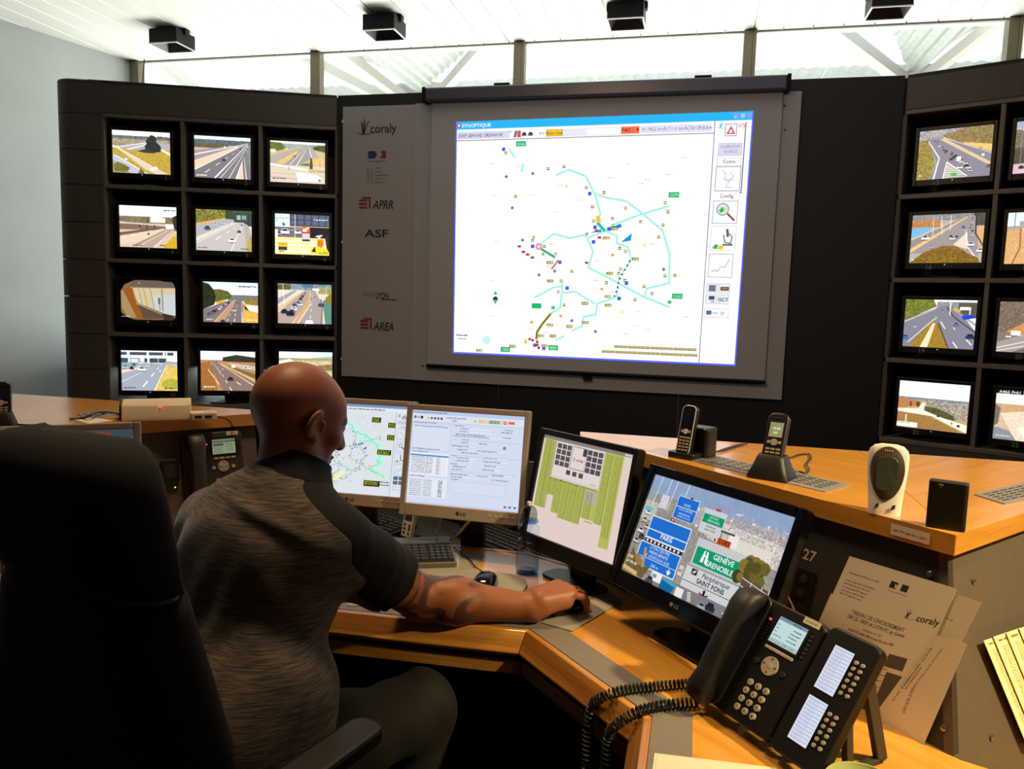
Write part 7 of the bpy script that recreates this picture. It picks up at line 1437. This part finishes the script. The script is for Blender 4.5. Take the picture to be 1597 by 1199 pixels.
# ================================================================== THE MAN AND HIS CHAIR
def axis_lines(segs):
    out = [segs[0][0]]
    for a, b, h in segs:
        n = max(1, int(round((b-a)/h))); out += list(a+(b-a)*np.arange(1, n+1)/n)
    return np.array(out, np.float32)
class Field:
    """signed distance on a rectilinear grid; primitives blend with a smooth union"""
    def __init__(s, X, Y, Z, far=0.08):
        s.X, s.Y, s.Z = X, Y, Z; s.far = far; s.d = np.full((len(X), len(Y), len(Z)), far, np.float32)
    def sub(s, lo, hi):
        sl = tuple(slice(max(0, int(np.searchsorted(A, lo[i]))-1), int(np.searchsorted(A, hi[i]))+1) for i, A in enumerate((s.X, s.Y, s.Z)))
        return sl, np.meshgrid(s.X[sl[0]], s.Y[sl[1]], s.Z[sl[2]], indexing='ij', sparse=True)
    def put(s, lo, hi, fn, k, mode='add'):
        sl, (x, y, z) = s.sub(np.array(lo)-s.far, np.array(hi)+s.far)
        d = fn(x, y, z); a = s.d[sl]
        if a.size == 0: return
        if mode == 'add': h = np.clip(k-np.abs(a-d), 0, None)/k; s.d[sl] = np.minimum(a, d)-h*h*k*.25
        else: d = -d; h = np.clip(k-np.abs(a-d), 0, None)/k; s.d[sl] = np.maximum(a, d)+h*h*k*.25
    def cap(s, p, q, r0, r1, k=.02, mode='add'):
        p, q = np.array(p, float), np.array(q, float); ba = q-p; L = float(ba@ba)+1e-12; m = max(r0, r1)
        def fn(x, y, z):
            t = np.clip(((x-p[0])*ba[0]+(y-p[1])*ba[1]+(z-p[2])*ba[2])/L, 0, 1)
            return np.sqrt((x-p[0]-t*ba[0])**2+(y-p[1]-t*ba[1])**2+(z-p[2]-t*ba[2])**2)-(r0+(r1-r0)*t)
        s.put(np.minimum(p, q)-m, np.maximum(p, q)+m, fn, k, mode)
    def ell(s, c, r, M=None, k=.02, mode='add'):
        c, r = np.array(c, float), np.array(r, float); M = np.eye(3) if M is None else np.array(M); e = np.abs(M)@r
        def fn(x, y, z):
            q = [(M[0, i]*(x-c[0])+M[1, i]*(y-c[1])+M[2, i]*(z-c[2])) for i in range(3)]
            k0 = np.sqrt(sum((q[i]/r[i])**2 for i in range(3))); k1 = np.sqrt(sum((q[i]/r[i]**2)**2 for i in range(3)))
            return k0*(k0-1)/np.maximum(k1, 1e-6)
        s.put(c-e, c+e, fn, k, mode)
    def half(s, p, n, k=.004):
        """keep the side with (x-p).n < 0"""
        x, y, z = np.meshgrid(s.X, s.Y, s.Z, indexing='ij', sparse=True); d = (x-p[0])*n[0]+(y-p[1])*n[1]+(z-p[2])*n[2]; s.d = np.maximum(s.d, d.astype(np.float32))
    def mesh(s):
        d = s.d; nx, ny, nz = d.shape; neg = d < 0
        c = [neg[i:nx-1+i, j:ny-1+j, k:nz-1+k] for i in (0, 1) for j in (0, 1) for k in (0, 1)]
        al = c[0] & c[1] & c[2] & c[3] & c[4] & c[5] & c[6] & c[7]; an = c[0] | c[1] | c[2] | c[3] | c[4] | c[5] | c[6] | c[7]
        act = an & ~al; I, J, K = np.nonzero(act); idx = -np.ones(act.shape, np.int32); idx[I, J, K] = np.arange(len(I))
        off = np.array([(i, j, k) for i in (0, 1) for j in (0, 1) for k in (0, 1)])
        val = np.stack([d[I+o[0], J+o[1], K+o[2]] for o in off], 1).astype(np.float64); acc = np.zeros((len(I), 3)); cnt = np.zeros(len(I))
        for a in range(8):
            for b in range(a+1, 8):
                if np.abs(off[a]-off[b]).sum() != 1: continue
                va, vb = val[:, a], val[:, b]; m = (va < 0) != (vb < 0); t = np.where(m, va/np.where(m, va-vb, 1), 0)
                acc += np.where(m[:, None], off[a]+(off[b]-off[a])*t[:, None], 0); cnt += m
        f = acc/cnt[:, None]
        P = np.stack([A[i0]+(A[i0+1]-A[i0])*f[:, ax] for ax, (A, i0) in enumerate(((s.X, I), (s.Y, J), (s.Z, K)))], 1)
        quads = []
        for ax in range(3):
            o1, o2 = [(0, 1, 0), (0, 0, 1)] if ax == 0 else [(0, 0, 1), (1, 0, 0)] if ax == 1 else [(1, 0, 0), (0, 1, 0)]
            sl0 = [slice(1, n-1) for n in d.shape]; sl1 = list(sl0); sl0[ax] = slice(0, d.shape[ax]-1); sl1[ax] = slice(1, d.shape[ax])
            a, b = neg[tuple(sl0)], neg[tuple(sl1)]; E = np.argwhere(a != b); fl = a[tuple(E.T)]
            E = E+np.array([0 if ax == i else 1 for i in range(3)]); o1, o2 = np.array(o1), np.array(o2)
            q = np.stack([idx[tuple((E-o).T)] for o in (np.zeros(3, int), o1, o1+o2, o2)], 1)
            q[~fl] = q[~fl][:, ::-1]; quads.append(q)
        return P, np.concatenate(quads)
def field_obj(name, P, Qd, m, parent, sel=None, attr=None):
    if sel is not None:
        Qd = Qd[sel]; u, inv = np.unique(Qd, return_inverse=True); Pn = P[u]; Qd = inv.reshape(Qd.shape); attr = None if attr is None else attr[u]
    else: Pn = P
    me = bpy.data.meshes.new(name); me.vertices.add(len(Pn)); me.vertices.foreach_set('co', Pn.astype(np.float32).ravel())
    me.loops.add(Qd.size); me.loops.foreach_set('vertex_index', Qd.astype(np.int32).ravel()); me.polygons.add(len(Qd)); me.polygons.foreach_set('loop_start', np.arange(0, Qd.size, 4, dtype=np.int32))
    me.polygons.foreach_set('use_smooth', np.ones(len(Qd), bool)); me.update(calc_edges=True); me.validate()
    if attr is not None:
        a = me.color_attributes.new('tone', 'FLOAT_COLOR', 'POINT'); a.data.foreach_set('color', np.concatenate([attr, np.ones((len(attr), 1))], 1).astype(np.float32).ravel())
    me.materials.append(m); o = bpy.data.objects.new(name, me); COL.objects.link(o); o.parent = parent; return o
def nz(v): v = np.array(v, float); return v/np.linalg.norm(v)

# ---- joints
HC = np.array([-.828, 1.510, 1.212]); NB = np.array([-.822, 1.446, 1.066])
RS, RE, RW = np.array([-.712, 1.432, .968]), np.array([-.585, 1.635, .790]), np.array([-.330, 1.693, .777])
LS, LE, LW = np.array([-1.030, 1.500, .962]), np.array([-1.130, 1.735, .815]), np.array([-.960, 1.925, .785])
PV, CH = np.array([-.835, 1.235, .565]), np.array([-.852, 1.395, .900])
RK, LK = np.array([-.565, 1.585, .555]), np.array([-1.07, 1.66, .56])
RF, LF = np.array([-.60, 1.60, .09]), np.array([-1.08, 1.70, .09])
# head axes
hy, hp = R(58), R(20)
hF = nz([math.cos(hy)*math.cos(hp), math.sin(hy)*math.cos(hp), -math.sin(hp)]); hR = nz(np.cross(hF, [0, 0, 1])); hU = np.cross(hR, hF)
HM = np.array([hR, hF, hU]).T                              # local (right, forward, up) -> world
tU = nz(NB-PV); tR = nz((RS-LS)-tU*np.dot(RS-LS, tU)); tF = np.cross(tU, tR); TM = np.array([tR, tF, tU]).T
def Hh(x, y, z): return HC+HM@np.array([x, y, z])
def torso(F, g=0.0, k=.06):
    F.ell(PV+tR*.010, (.180+g, .128+g, .115+g), TM, k); F.ell(PV*.62+CH*.38+tR*.012, (.186+g, .130+g, .16+g), TM, k); F.ell(CH+tF*.0, (.172+g, .122+g, .175+g), TM, k)
    F.cap(LS+tR*.02-tU*.02, RS-tR*.02-tU*.02, .066+g, .066+g, k); F.ell(CH+tU*.07-tF*.045, (.150+g, .075+g, .12+g), TM, k)
    for S in (RS, LS): F.cap(NB+tU*.0, S+tU*.005, .050+g, .058+g, k)
gX = axis_lines([(-1.30, -.965, .009), (-.965, -.70, .003), (-.70, -.335, .007), (-.335, -.165, .0028)])
gY = axis_lines([(1.04, 1.385, .009), (1.385, 1.645, .003), (1.645, 1.70, .006), (1.70, 1.885, .0028), (1.885, 2.06, .007)])
gZ = axis_lines([(-.01, .74, .011), (.74, .842, .003), (.842, 1.08, .007), (1.08, 1.36, .003)])
B = Field(gX, gY, gZ)
torso(B)
B.cap(NB-tU*.03, HC-hU*.03-hF*.018, .062, .056, .03)
for S, E_, W_ in ((RS, RE, RW), (LS, LE, LW)):
    m1_ = S*.45+E_*.55; B.cap(S, m1_, .060, .058, .03); B.cap(m1_, E_, .058, .048, .03)
    m2_ = E_*.70+W_*.30; B.cap(E_, m2_, .047, .051, .03); B.cap(m2_, W_, .050, .029, .03)
for K_, F_, s in ((RK, RF, 1), (LK, LF, -1)):
    B.cap(PV+tR*.085*s-tU*.02, K_, .088, .060, .05); B.cap(K_, F_, .056, .038, .04); B.cap(F_-[0, .03, .04], F_+[.02*s, .15, -.05], .038, .032, .03)
# head
def he(c, r, k=.018, mode='add', M=HM): B.ell(Hh(*c), r, M, k, mode)
def hc(a, b, r0, r1, k=.012, mode='add'): B.cap(Hh(*a), Hh(*b), r0, r1, k, mode)
he((0, -.014, .040), (.0765, .099, .083), .01); he((0, -.05, .02), (.066, .060, .066), .03); he((0, .048, .020), (.064, .046, .062), .03)
he((0, .042, -.040), (.060, .050, .076), .03); he((0, .046, -.082), (.048, .044, .034), .025); hc((-.012, .080, -.100), (.012, .080, -.100), .019, .019, .02)
for s in (-1, 1):
    hc((s*.058, -.004, -.040), (s*.050, .012, -.070), .018, .018, .03); hc((s*.050, .012, -.072), (s*.018, .074, -.100), .016, .017, .02); he((s*.047, .064, -.022), (.022, .022, .017), .02)
    hc((s*.010, .092, .024), (s*.046, .076, .022), .011, .010, .012); he((s*.031, .100, .002), (.017, .012, .012), .008, 'sub'); B.ell(Hh(s*.031, .083, .002), (.0125, .0125, .0125), HM, .003)
    hc((s*.018, .0955, .0085), (s*.045, .086, .0075), .004, .004, .004); hc((s*.018, .0940, -.0045), (s*.044, .085, -.0045), .0035, .0035, .004)
    he((s*.011, .110, -.034), (.008, .010, .008), .006)
    # ear: rim, lobe, hollow
    eM = HM@rotm('X', R(-12))@rotm('Z', R(s*18))
    B.ell(Hh(s*.081, -.010, -.002), (.0085, .0195, .033), eM, .006); he((s*.079, .000, -.032), (.007, .010, .010), .006); B.ell(Hh(s*.0905, -.006, .002), (.007, .0115, .020), eM, .004, 'sub'); hc((s*.083, .010, .004), (s*.080, .010, -.010), .005, .005, .004)
hc((0, .096, .016), (0, .119, -.026), .0085, .0115, .010); he((0, .118, -.031), (.0115, .011, .0095), .006)
he((0, .094, -.060), (.025, .013, .0060), .006); he((0, .092, -.0705), (.021, .0125, .0065), .006); hc((-.022, .103, -.0655), (.022, .103, -.0655), .0022, .0022, .003, 'sub')
# hands: palm from the wrist to each knuckle, five separate fingers
def hand(W_, d, left, z, curl, k_=.010):
    d = nz([d[0], d[1], 0]); l = np.array([-d[1], d[0], 0])*left; P = lambda a, b, c: np.array([W_[0], W_[1], 0])+d*a+l*b+np.array([0, 0, c]); tips = {}
    spec = (('index', .033, .094, (.040, .026, .021)), ('middle', .0105, .098, (.043, .028, .022)), ('ring', -.0120, .094, (.040, .027, .021)), ('little', -.0330, .084, (.033, .021, .018)))
    B.cap(W_, P(.02, .010, z-.008), .026, .020, .02); B.cap(W_, P(.02, -.014, z-.014), .025, .020, .02); B.cap(P(.018, -.022, z-.022), P(.070, -.036, z-.016), .017, .0145, .015)
    for nm, lat, kn, sg in spec:
        a = P(.012, lat*.45, z-.006); kq = P(kn, lat, z); B.cap(a, kq, .0195, .0135, .012)
        p = kq; ang = R(-8); r = .0105 if nm != 'little' else .0092
        for i, s_ in enumerate(sg):
            ang -= R(curl[i]); q = p+d*math.cos(ang)*s_+np.array([0, 0, math.sin(ang)*s_])+l*(lat*.10*(i == 0)); B.cap(p, q, r*(1-.06*i), r*(1-.06*i-.08), .004); p = q; tips[nm, i] = (q, d, l)
    t0, t1, t2, t3 = P(.022, .020, z-.012), P(.050, .040, z-.018), P(.075, .048, z-.025), P(.094, .044, z-.032)
    B.cap(t0, t1, .017, .0125, .010); B.cap(t1, t2, .0120, .0105, .005); B.cap(t2, t3, .0102, .0085, .004); return P, tips
HP, tipsR = hand(RW, (.68, .73), 1, .803, (14, 34, 26))
hand(LW, (.55, .84), -1, .806, (12, 24, 20))
Pb, Qb = B.mesh()
# natural colouring of the skin: beard shadow, lips, tattoo bands, brows
skin = np.array(_lin((156, 92, 58))); tone = np.tile(skin, (len(Pb), 1)); lp = (Pb-HC)@HM
def mixin(w, c): 
    global tone
    tone = tone*(1-w[:, None])+np.array(_lin(c))*w[:, None]
sm = lambda a, b, v: np.clip((v-a)/(b-a), 0, 1)**2*(3-2*np.clip((v-a)/(b-a), 0, 1))
inh = (np.abs(lp) < .16).all(1)
beard = inh*sm(.005, .04, lp[:, 1])*sm(-.044, -.062, lp[:, 2])*sm(-.135, -.115, lp[:, 2])*.85; mixin(beard*(1-.0), (66, 44, 36))
scalp = inh*sm(-.01, .03, lp[:, 2])*.0; mixin(inh*sm(.075, .085, lp[:, 1])*sm(.0125, .016, np.abs(lp[:, 0]))*sm(.052, .044, np.abs(lp[:, 0]))*sm(.022, .026, lp[:, 2])*sm(.036, .031, lp[:, 2])*.8, (60, 42, 34))
lips = inh*sm(.090, .097, lp[:, 1])*sm(.026, .020, np.abs(lp[:, 0]))*sm(.0125, .008, np.abs(lp[:, 2]+.0655)); mixin(lips*.7, (150, 84, 74))
# tattoo: flowing bands round the lower upper arm and the elbow
def along_seg(p, q): d = q-p; t = ((Pb-p)@d)/(d@d); r = np.linalg.norm(Pb-p-np.clip(t, 0, 1)[:, None]*d, axis=1); return t, r
tu, ru = along_seg(RS, RE); tf, rf = along_seg(RE, RW)
phi = np.arctan2(Pb[:, 2]-.8, (Pb-RE)@nz(np.cross(nz(RW-RE), [0, 0, 1])))
ua = np.where(tf > 0, tf*.28, (tu-1)*.33); g_ = np.sin(46*ua+2.6*np.sin(1.6*phi+18*ua)+1.5*np.sin(60*ua-3*phi))+.45*np.sin(3*phi+30*ua)
ta = np.clip((rf < .075)*(tf > 0)*sm(.62, .40, tf)+(ru < .085)*(tf <= 0)*sm(.4, .5, tu), 0, 1); tat = ta*sm(.10, .38, g_)*.80
mixin(tat, (58, 44, 42))
M_skin = bpy.data.materials.new('skin'); M_skin.use_nodes = True; nt = M_skin.node_tree; b = nt.nodes['Principled BSDF']; va = nt.nodes.new('ShaderNodeVertexColor'); va.layer_name = 'tone'
nzs = nt.nodes.new('ShaderNodeTexNoise'); nzs.inputs['Scale'].default_value = 60; nzs.inputs['Detail'].default_value = 4; mxn = nt.nodes.new('ShaderNodeMixRGB'); mxn.blend_type = 'MULTIPLY'; mxn.inputs[0].default_value = .18
nt.links.new(va.outputs[0], mxn.inputs[1]); nt.links.new(nzs.outputs['Fac'], mxn.inputs[2]); nt.links.new(mxn.outputs[0], b.inputs['Base Color'])
b.inputs['Roughness'].default_value = .5; b.inputs['Subsurface Weight'].default_value = .08; b.inputs['Subsurface Radius'].default_value = (.008, .003, .0015); b.inputs['Subsurface Scale'].default_value = .5
bp = nt.nodes.new('ShaderNodeBump'); bp.inputs['Strength'].default_value = .12; bp.inputs['Distance'].default_value = .001; n9 = nt.nodes.new('ShaderNodeTexNoise'); n9.inputs['Scale'].default_value = 420; nt.links.new(n9.outputs['Fac'], bp.inputs['Height']); nt.links.new(bp.outputs[0], b.inputs['Normal'])
man = tag(bpy.data.objects.new('person', None), 'seated bald man in a grey and black polo shirt reaching for a mouse', 'person'); COL.objects.link(man)
field_obj('body', Pb, Qb, M_skin, man, None, tone)
M_eye = mat('eye_white', (214, 208, 200), .2); M_iris = mat('dark_iris', (50, 34, 26), .2)
for s in (-1, 1):
    e = obj('eye', MB().sphere((0, 0, 0), .0122, 14), M_eye, man, Hh(s*.031, .0842, .002), smooth=True); obj('iris', MB().sphere(hF*.0074, (.0058, .0058, .0058), 10), M_iris, e, smooth=True)
# gold signet ring on the ring finger
q, d_, l_ = tipsR['ring', 0]; kq = HP(.094, -.0120, .803); c_ = kq*.45+q*.55; fd = nz(q-kq); fu_ = np.cross(fd, l_)
rg = MB()
rg.loft([[tuple(c_+fd*w+(l_*math.cos(a)+fu_*math.sin(a))*r_) for a in np.linspace(0, 2*math.pi, 24, False)] for w, r_ in ((-.003, .0098), (-.003, .0116), (.003, .0116), (.003, .0098))])
up_ = np.array([0, 0, 1.0]); rg.box((0, 0, 0), (.011, .009, .004), np.array([fd, l_, np.cross(fd, l_)]).T, c_+up_*.0128)
obj('ring', rg, mat('gold', (232, 176, 70), .22, metal=1.0), man, smooth=True, bev=.0006)
# finger nails
M_nail = mat('nail', (222, 170, 145), .25)
for nm in ('index', 'middle', 'ring', 'little'):
    q, d_, l_ = tipsR[nm, 2]; p_ = tipsR[nm, 1][0]; fd = nz(q-p_); n_ = np.cross(fd, l_); n_ = n_ if n_[2] > -.2 and np.dot(n_, d_) >= 0 else -n_
    obj('nail', MB().sphere((0, 0, 0), (1, 1, 1), 10, np.array([fd*.006, l_*.0048, n_*.0016]).T, q+n_*.0078-fd*.002), M_nail, man, smooth=True)

# ---- shirt: grey heather back, dark raglan sleeves
sX, sY, sZ = axis_lines([(-1.32, -.44, .006)]), axis_lines([(1.03, 1.84, .006)]), axis_lines([(.46, 1.17, .006)])
S = Field(sX, sY, sZ, .07)
torso(S, .013, .06); S.cap(PV-tU*.06, PV+tU*.05, .172, .172, .05); 
cuR, cuL = RS*.36+RE*.64, LS*.30+LE*.70
for A, E_, cu in ((RS, RE, cuR), (LS, LE, cuL)):
    S.cap(A, A*.5+cu*.5, .076, .077, .03); S.cap(A*.5+cu*.5, cu+nz(E_-A)*.03, .077, .078, .02)
# folds of the cloth
x, y, z = np.meshgrid(sX, sY, sZ, indexing='ij', sparse=True)
ur = (x-NB[0])*tR[0]+(y-NB[1])*tR[1]+(z-NB[2])*tR[2]; uz = (x-NB[0])*tU[0]+(y-NB[1])*tU[1]+(z-NB[2])*tU[2]
fold = .0028*np.sin(38*(uz+.55*np.abs(ur-.02))+2.5*np.sin(11*ur+4*uz)+1.2*np.sin(19*uz-8*ur))*np.exp(-((uz+.13)/.16)**2)+.0045*np.sin(30*(ur*1.05+uz*.75)+1.8*np.sin(9*uz+5*ur))*np.exp(-((uz+.42)/.17)**2)+.0022*np.sin(60*(ur*.9-uz*.5)+2*np.sin(13*ur))*np.exp(-((uz+.27)/.12)**2)
fold = fold+.0065*np.exp(-((uz+.055+.35*(ur-.02))/.013)**2)*np.exp(-((ur-.03)/.10)**2)-.004*np.exp(-((uz+.085+.35*(ur-.02))/.016)**2)*np.exp(-((ur-.03)/.10)**2)
tu_ = ((x-RS[0])*(RE-RS)[0]+(y-RS[1])*(RE-RS)[1]+(z-RS[2])*(RE-RS)[2])/float((RE-RS)@(RE-RS)); slv = np.clip((ur-.16)*12, 0, 1)
fold = fold*(1-slv)+slv*(.0035*np.sin(26*tu_+9*(y-1.5)*4+2*np.sin(12*tu_+x*20)))
S.d = (S.d-fold).astype(np.float32)
# open the neck, sleeves and hem, hollow out for the body
S.cap(NB+tU*.012+tF*.006, NB+tU*.2, .066, .075, .01, 'sub')
for A, E_, cu in ((RS, RE, cuR), (LS, LE, cuL)):
    n_ = nz(E_-A); s_ = 1 if A is RS else -1; xx, yy, zz = x, y, z; dd = (x-cu[0])*n_[0]+(y-cu[1])*n_[1]+(z-cu[2])*n_[2]; near = (np.sqrt((x-cu[0])**2+(y-cu[1])**2+(z-cu[2])**2) < .14)
    S.d = np.where(near, np.maximum(S.d, dd), S.d).astype(np.float32); S.cap(cu-n_*.10, cu+n_*.05, .062, .070, .006, 'sub')
hem = PV-tU*.075; S.half(hem, -tU)
Ps, Qs = S.mesh(); cs = Ps[Qs].mean(1); us = (cs-NB)@tR; uzs = (cs-NB)@tU; ufs = (cs-NB)@tF
seam = np.interp(-uzs, [-.05, 0.0, .05, .085, .30, .60], [.066, .086, .146, .186, .190, .26]); dark = us > seam
tuf = ((cs-RS)@(RE-RS))/float((RE-RS)@(RE-RS)); dark |= (tuf > .25) & (np.linalg.norm(cs-RS-np.clip(tuf, 0, 1)[:, None]*(RE-RS), axis=1) < .10) & (us > .155)
tl_ = ((cs-LS)@(LE-LS))/float((LE-LS)@(LE-LS)); dark |= (tl_ > .35) & (us < -.17) & (np.linalg.norm(cs-LS-np.clip(tl_, 0, 1)[:, None]*(LE-LS), axis=1) < .10)
# ease the seam between back and sleeve into a clean line
ed = np.concatenate([np.sort(np.stack([Qs[:, i], Qs[:, (i+1) % 4]], 1), 1) for i in range(4)]); fd_ = np.tile(dark, 4); key = ed[:, 0].astype(np.int64)*len(Ps)+ed[:, 1]; od = np.argsort(key, kind='stable'); key, fd_, ed = key[od], fd_[od], ed[od]
pr = np.nonzero((key[1:] == key[:-1]) & (fd_[1:] != fd_[:-1]))[0]; be = ed[pr]
for it in range(30):
    acc = np.zeros_like(Ps); cnt = np.zeros(len(Ps)); np.add.at(acc, be[:, 0], Ps[be[:, 1]]); np.add.at(acc, be[:, 1], Ps[be[:, 0]]); np.add.at(cnt, be[:, 0], 1); np.add.at(cnt, be[:, 1], 1); m_ = cnt >= 2; Ps[m_] = .5*Ps[m_]+.5*acc[m_]/cnt[m_][:, None]
M_heather = bpy.data.materials.new('grey_heather_knit'); M_heather.use_nodes = True; nt = M_heather.node_tree; b = nt.nodes['Principled BSDF']; b.inputs['Roughness'].default_value = .9; b.inputs['Sheen Weight'].default_value = .15
tc = nt.nodes.new('ShaderNodeTexCoord'); mpn = nt.nodes.new('ShaderNodeMapping'); nt.links.new(tc.outputs['Object'], mpn.inputs[0]); mpn.inputs['Rotation'].default_value = (R(-18), R(-4), R(10)); mpn.inputs['Scale'].default_value = (26, 26, 560)
n1 = nt.nodes.new('ShaderNodeTexNoise'); n1.inputs['Scale'].default_value = 1; n1.inputs['Detail'].default_value = 3; n1.inputs['Distortion'].default_value = .4; nt.links.new(mpn.outputs[0], n1.inputs['Vector'])
rp = nt.nodes.new('ShaderNodeValToRGB'); rp.color_ramp.elements[0].position = .36; rp.color_ramp.elements[1].position = .66; rp.color_ramp.elements[0].color = (*_lin((58, 54, 49)), 1); rp.color_ramp.elements[1].color = (*_lin((126, 119, 108)), 1)
nt.links.new(n1.outputs['Fac'], rp.inputs[0]); nt.links.new(rp.outputs[0], b.inputs['Base Color']); bp = nt.nodes.new('ShaderNodeBump'); bp.inputs['Strength'].default_value = .25; bp.inputs['Distance'].default_value = .0015; nt.links.new(n1.outputs['Fac'], bp.inputs['Height']); nt.links.new(bp.outputs[0], b.inputs['Normal'])
M_dkshirt = mat('charcoal_jersey', (10, 10, 12), .9, var=.12, scale=120, bump=.15, bscale=700)
field_obj('shirt_back', Ps, Qs, M_heather, man, ~dark)
for s, nm in ((1, 'sleeve'), (-1, 'sleeve')): field_obj(nm, Ps, Qs, M_dkshirt, man, dark & ((us > 0) if s > 0 else (us <= 0)))
# seam piping where the sleeve meets the back, and the collar
col = []
for zz_, r_, off_ in ((-.014, .096, .0), (.010, .085, .002), (.036, .074, .006), (.043, .0725, .008), (.040, .069, .008), (.012, .074, .003), (-.010, .080, .0)):
    col.append([tuple(NB+tU*(zz_+.030+.012*math.sin(a)*-1)+tF*(off_+.008)+tR*r_*math.cos(a)*1.0+tF*r_*.98*math.sin(a)) for a in np.linspace(0, 2*math.pi, 44, False)])
obj('collar', MB().loft(col, False), M_dkshirt, man, smooth=True, angle=75)
# ---- trousers and shoes
tX, tY, tZ = axis_lines([(-1.26, -.44, .009)]), axis_lines([(1.05, 1.80, .009)]), axis_lines([(.05, .72, .009)])
Tr = Field(tX, tY, tZ, .07); Tr.ell(PV-tU*.01, (.176, .135, .12), TM, .05)
x, y, z = np.meshgrid(tX, tY, tZ, indexing='ij', sparse=True)
for K_, F_, s in ((RK, RF, 1), (LK, LF, -1)):
    mid = PV*.5+K_*.5+tR*.04*s; Tr.cap(PV+tR*.085*s-tU*.02, mid, .102, .090, .05); Tr.cap(mid, K_, .090, .076, .04); Tr.cap(K_, F_, .072, .062, .04)
Tr.d = (Tr.d-.003*np.sin(46*(y+.6*x)+2*np.sin(18*z+9*x))).astype(np.float32)
Tr.half((0, 0, .085), (0, 0, -1)); Pt, Qt = Tr.mesh(); field_obj('trousers', Pt, Qt, mat('shaded_brown_cloth', (15, 12, 10), .85, var=.12, scale=150, bump=.2, bscale=500), man)  # cloth colour taken near black to stand for shade on the legs
M_shoe = mat('black_shoe_leather', (26, 24, 23), .45)
for F_, s in ((RF, 1), (LF, -1)):
    rings = [[(F_[0]+.02*s*t+w*math.cos(a), F_[1]-.07+.27*t, max(.002, .045*h*(1+math.sin(a)))) for a in np.linspace(0, 2*math.pi, 18, False)] for t, w, h in ((0, .020, .5), (.04, .034, 1.0), (.25, .037, 1.15), (.45, .041, .95), (.7, .047, .7), (.92, .038, .5), (1, .018, .3))]
    obj('shoe', MB().loft(rings), M_shoe, man, smooth=True, angle=60)

# ================================================================== CHAIR
M_seat = mat('black_chair_fabric', (11, 10, 9), .9, var=.2, scale=90, bump=.3, bscale=400)
M_arm = mat('black_chair_plastic', (18, 18, 18), .5)
cf = nz([.27, .96, 0]); crz = math.atan2(cf[1], cf[0])-math.pi/2
ch = thing('office_chair', 'large black high-backed office chair behind the seated man', 'chair', (-.895, 1.275, 0), crz)
# local frame: x right, y forward
def slab_y(profile, thick_fn, n=11):
    """upholstered back: profile = (z, halfwidth, y of the front face)"""
    rings = []
    for z_, hw, y0, th in profile:
        rings.append([(hw*math.copysign(abs(math.cos(a))**.55, math.cos(a)), y0-th/2+th/2*math.copysign(abs(math.sin(a))**.8, math.sin(a))-.05*(abs(math.cos(a))**4)*-.5, z_) for a in np.linspace(0, 2*math.pi, 40, False)])
    return MB().loft(rings)
bk = slab_y([(.50, .18, -.175, .06), (.52, .225, -.17, .10), (.58, .300, -.165, .12), (.68, .312, -.165, .125), (.78, .292, -.172, .12), (.90, .252, -.185, .11), (.98, .228, -.197, .10), (1.015, .214, -.203, .085)], None)
obj('backrest', bk, M_seat, ch, smooth=True, angle=80)
hd = slab_y([(1.012, .212, -.205, .085), (1.03, .216, -.206, .105), (1.10, .220, -.215, .12), (1.17, .218, -.226, .12), (1.215, .204, -.233, .105), (1.242, .172, -.238, .075), (1.252, .12, -.24, .04)], None)
obj('headrest', hd, M_seat, ch, smooth=True, angle=80)
obj('seam', MB().tube([(.216*math.copysign(abs(math.cos(a))**.55, math.cos(a)), -.203-.043+.047*math.copysign(abs(math.sin(a))**.8, math.sin(a)), 1.013) for a in np.linspace(0, 2*math.pi, 41)], .0035, 6), mat('grey_piping', (64, 60, 58), .7), ch, smooth=True)
st = []
for z_, k_ in ((.385, .90), (.395, .98), (.42, 1.0), (.445, .98), (.456, .9)): st.append([(.255*k_*math.copysign(abs(math.cos(a))**.45, math.cos(a)), .03+.245*k_*math.copysign(abs(math.sin(a))**.45, math.sin(a)), z_) for a in np.linspace(0, 2*math.pi, 44, False)])
obj('seat', MB().loft(st), M_seat, ch, smooth=True, angle=70)
obj('back_support', MB().tube([(0, -.12, .36), (0, -.24, .40), (0, -.265, .55), (0, -.27, .75)], [.03, .03, .03, .024], 10), M_arm, ch, smooth=True)
for s in (-1, 1):
    a_ = obj('armrest', MB().prism(rrect(.075, .26, .03, cx=s*.305, cy=.0), .640, .672), M_arm, ch, bev=.008); obj('arm_post', MB().tube([(s*.24, .0, .39), (s*.30, .0, .43), (s*.305, .0, .64)], [.02, .02, .016], 10), M_arm, a_, smooth=True)
obj('gas_column', MB().cyl((0, 0, .09), (0, 0, .38), .028, n=20), M_arm, ch, smooth=True)
for i in range(5):
    a = 2*math.pi*i/5+.3; e = np.array([math.cos(a), math.sin(a), 0]); lg = obj('base_leg', MB().tube([(0, 0, .11), tuple(e*.30+[0, 0, .075])], [.032, .018], 8), M_arm, ch, smooth=True); w = np.array([-e[1], e[0], 0])
    obj('caster', MB().cyl(tuple(e*.30-w*.022+[0, 0, .028]), tuple(e*.30+w*.022+[0, 0, .028]), .028, n=18).cyl(tuple(e*.30+[0, 0, .03]), tuple(e*.30+[0, 0, .08]), .009, n=10), M_arm, lg, smooth=True)
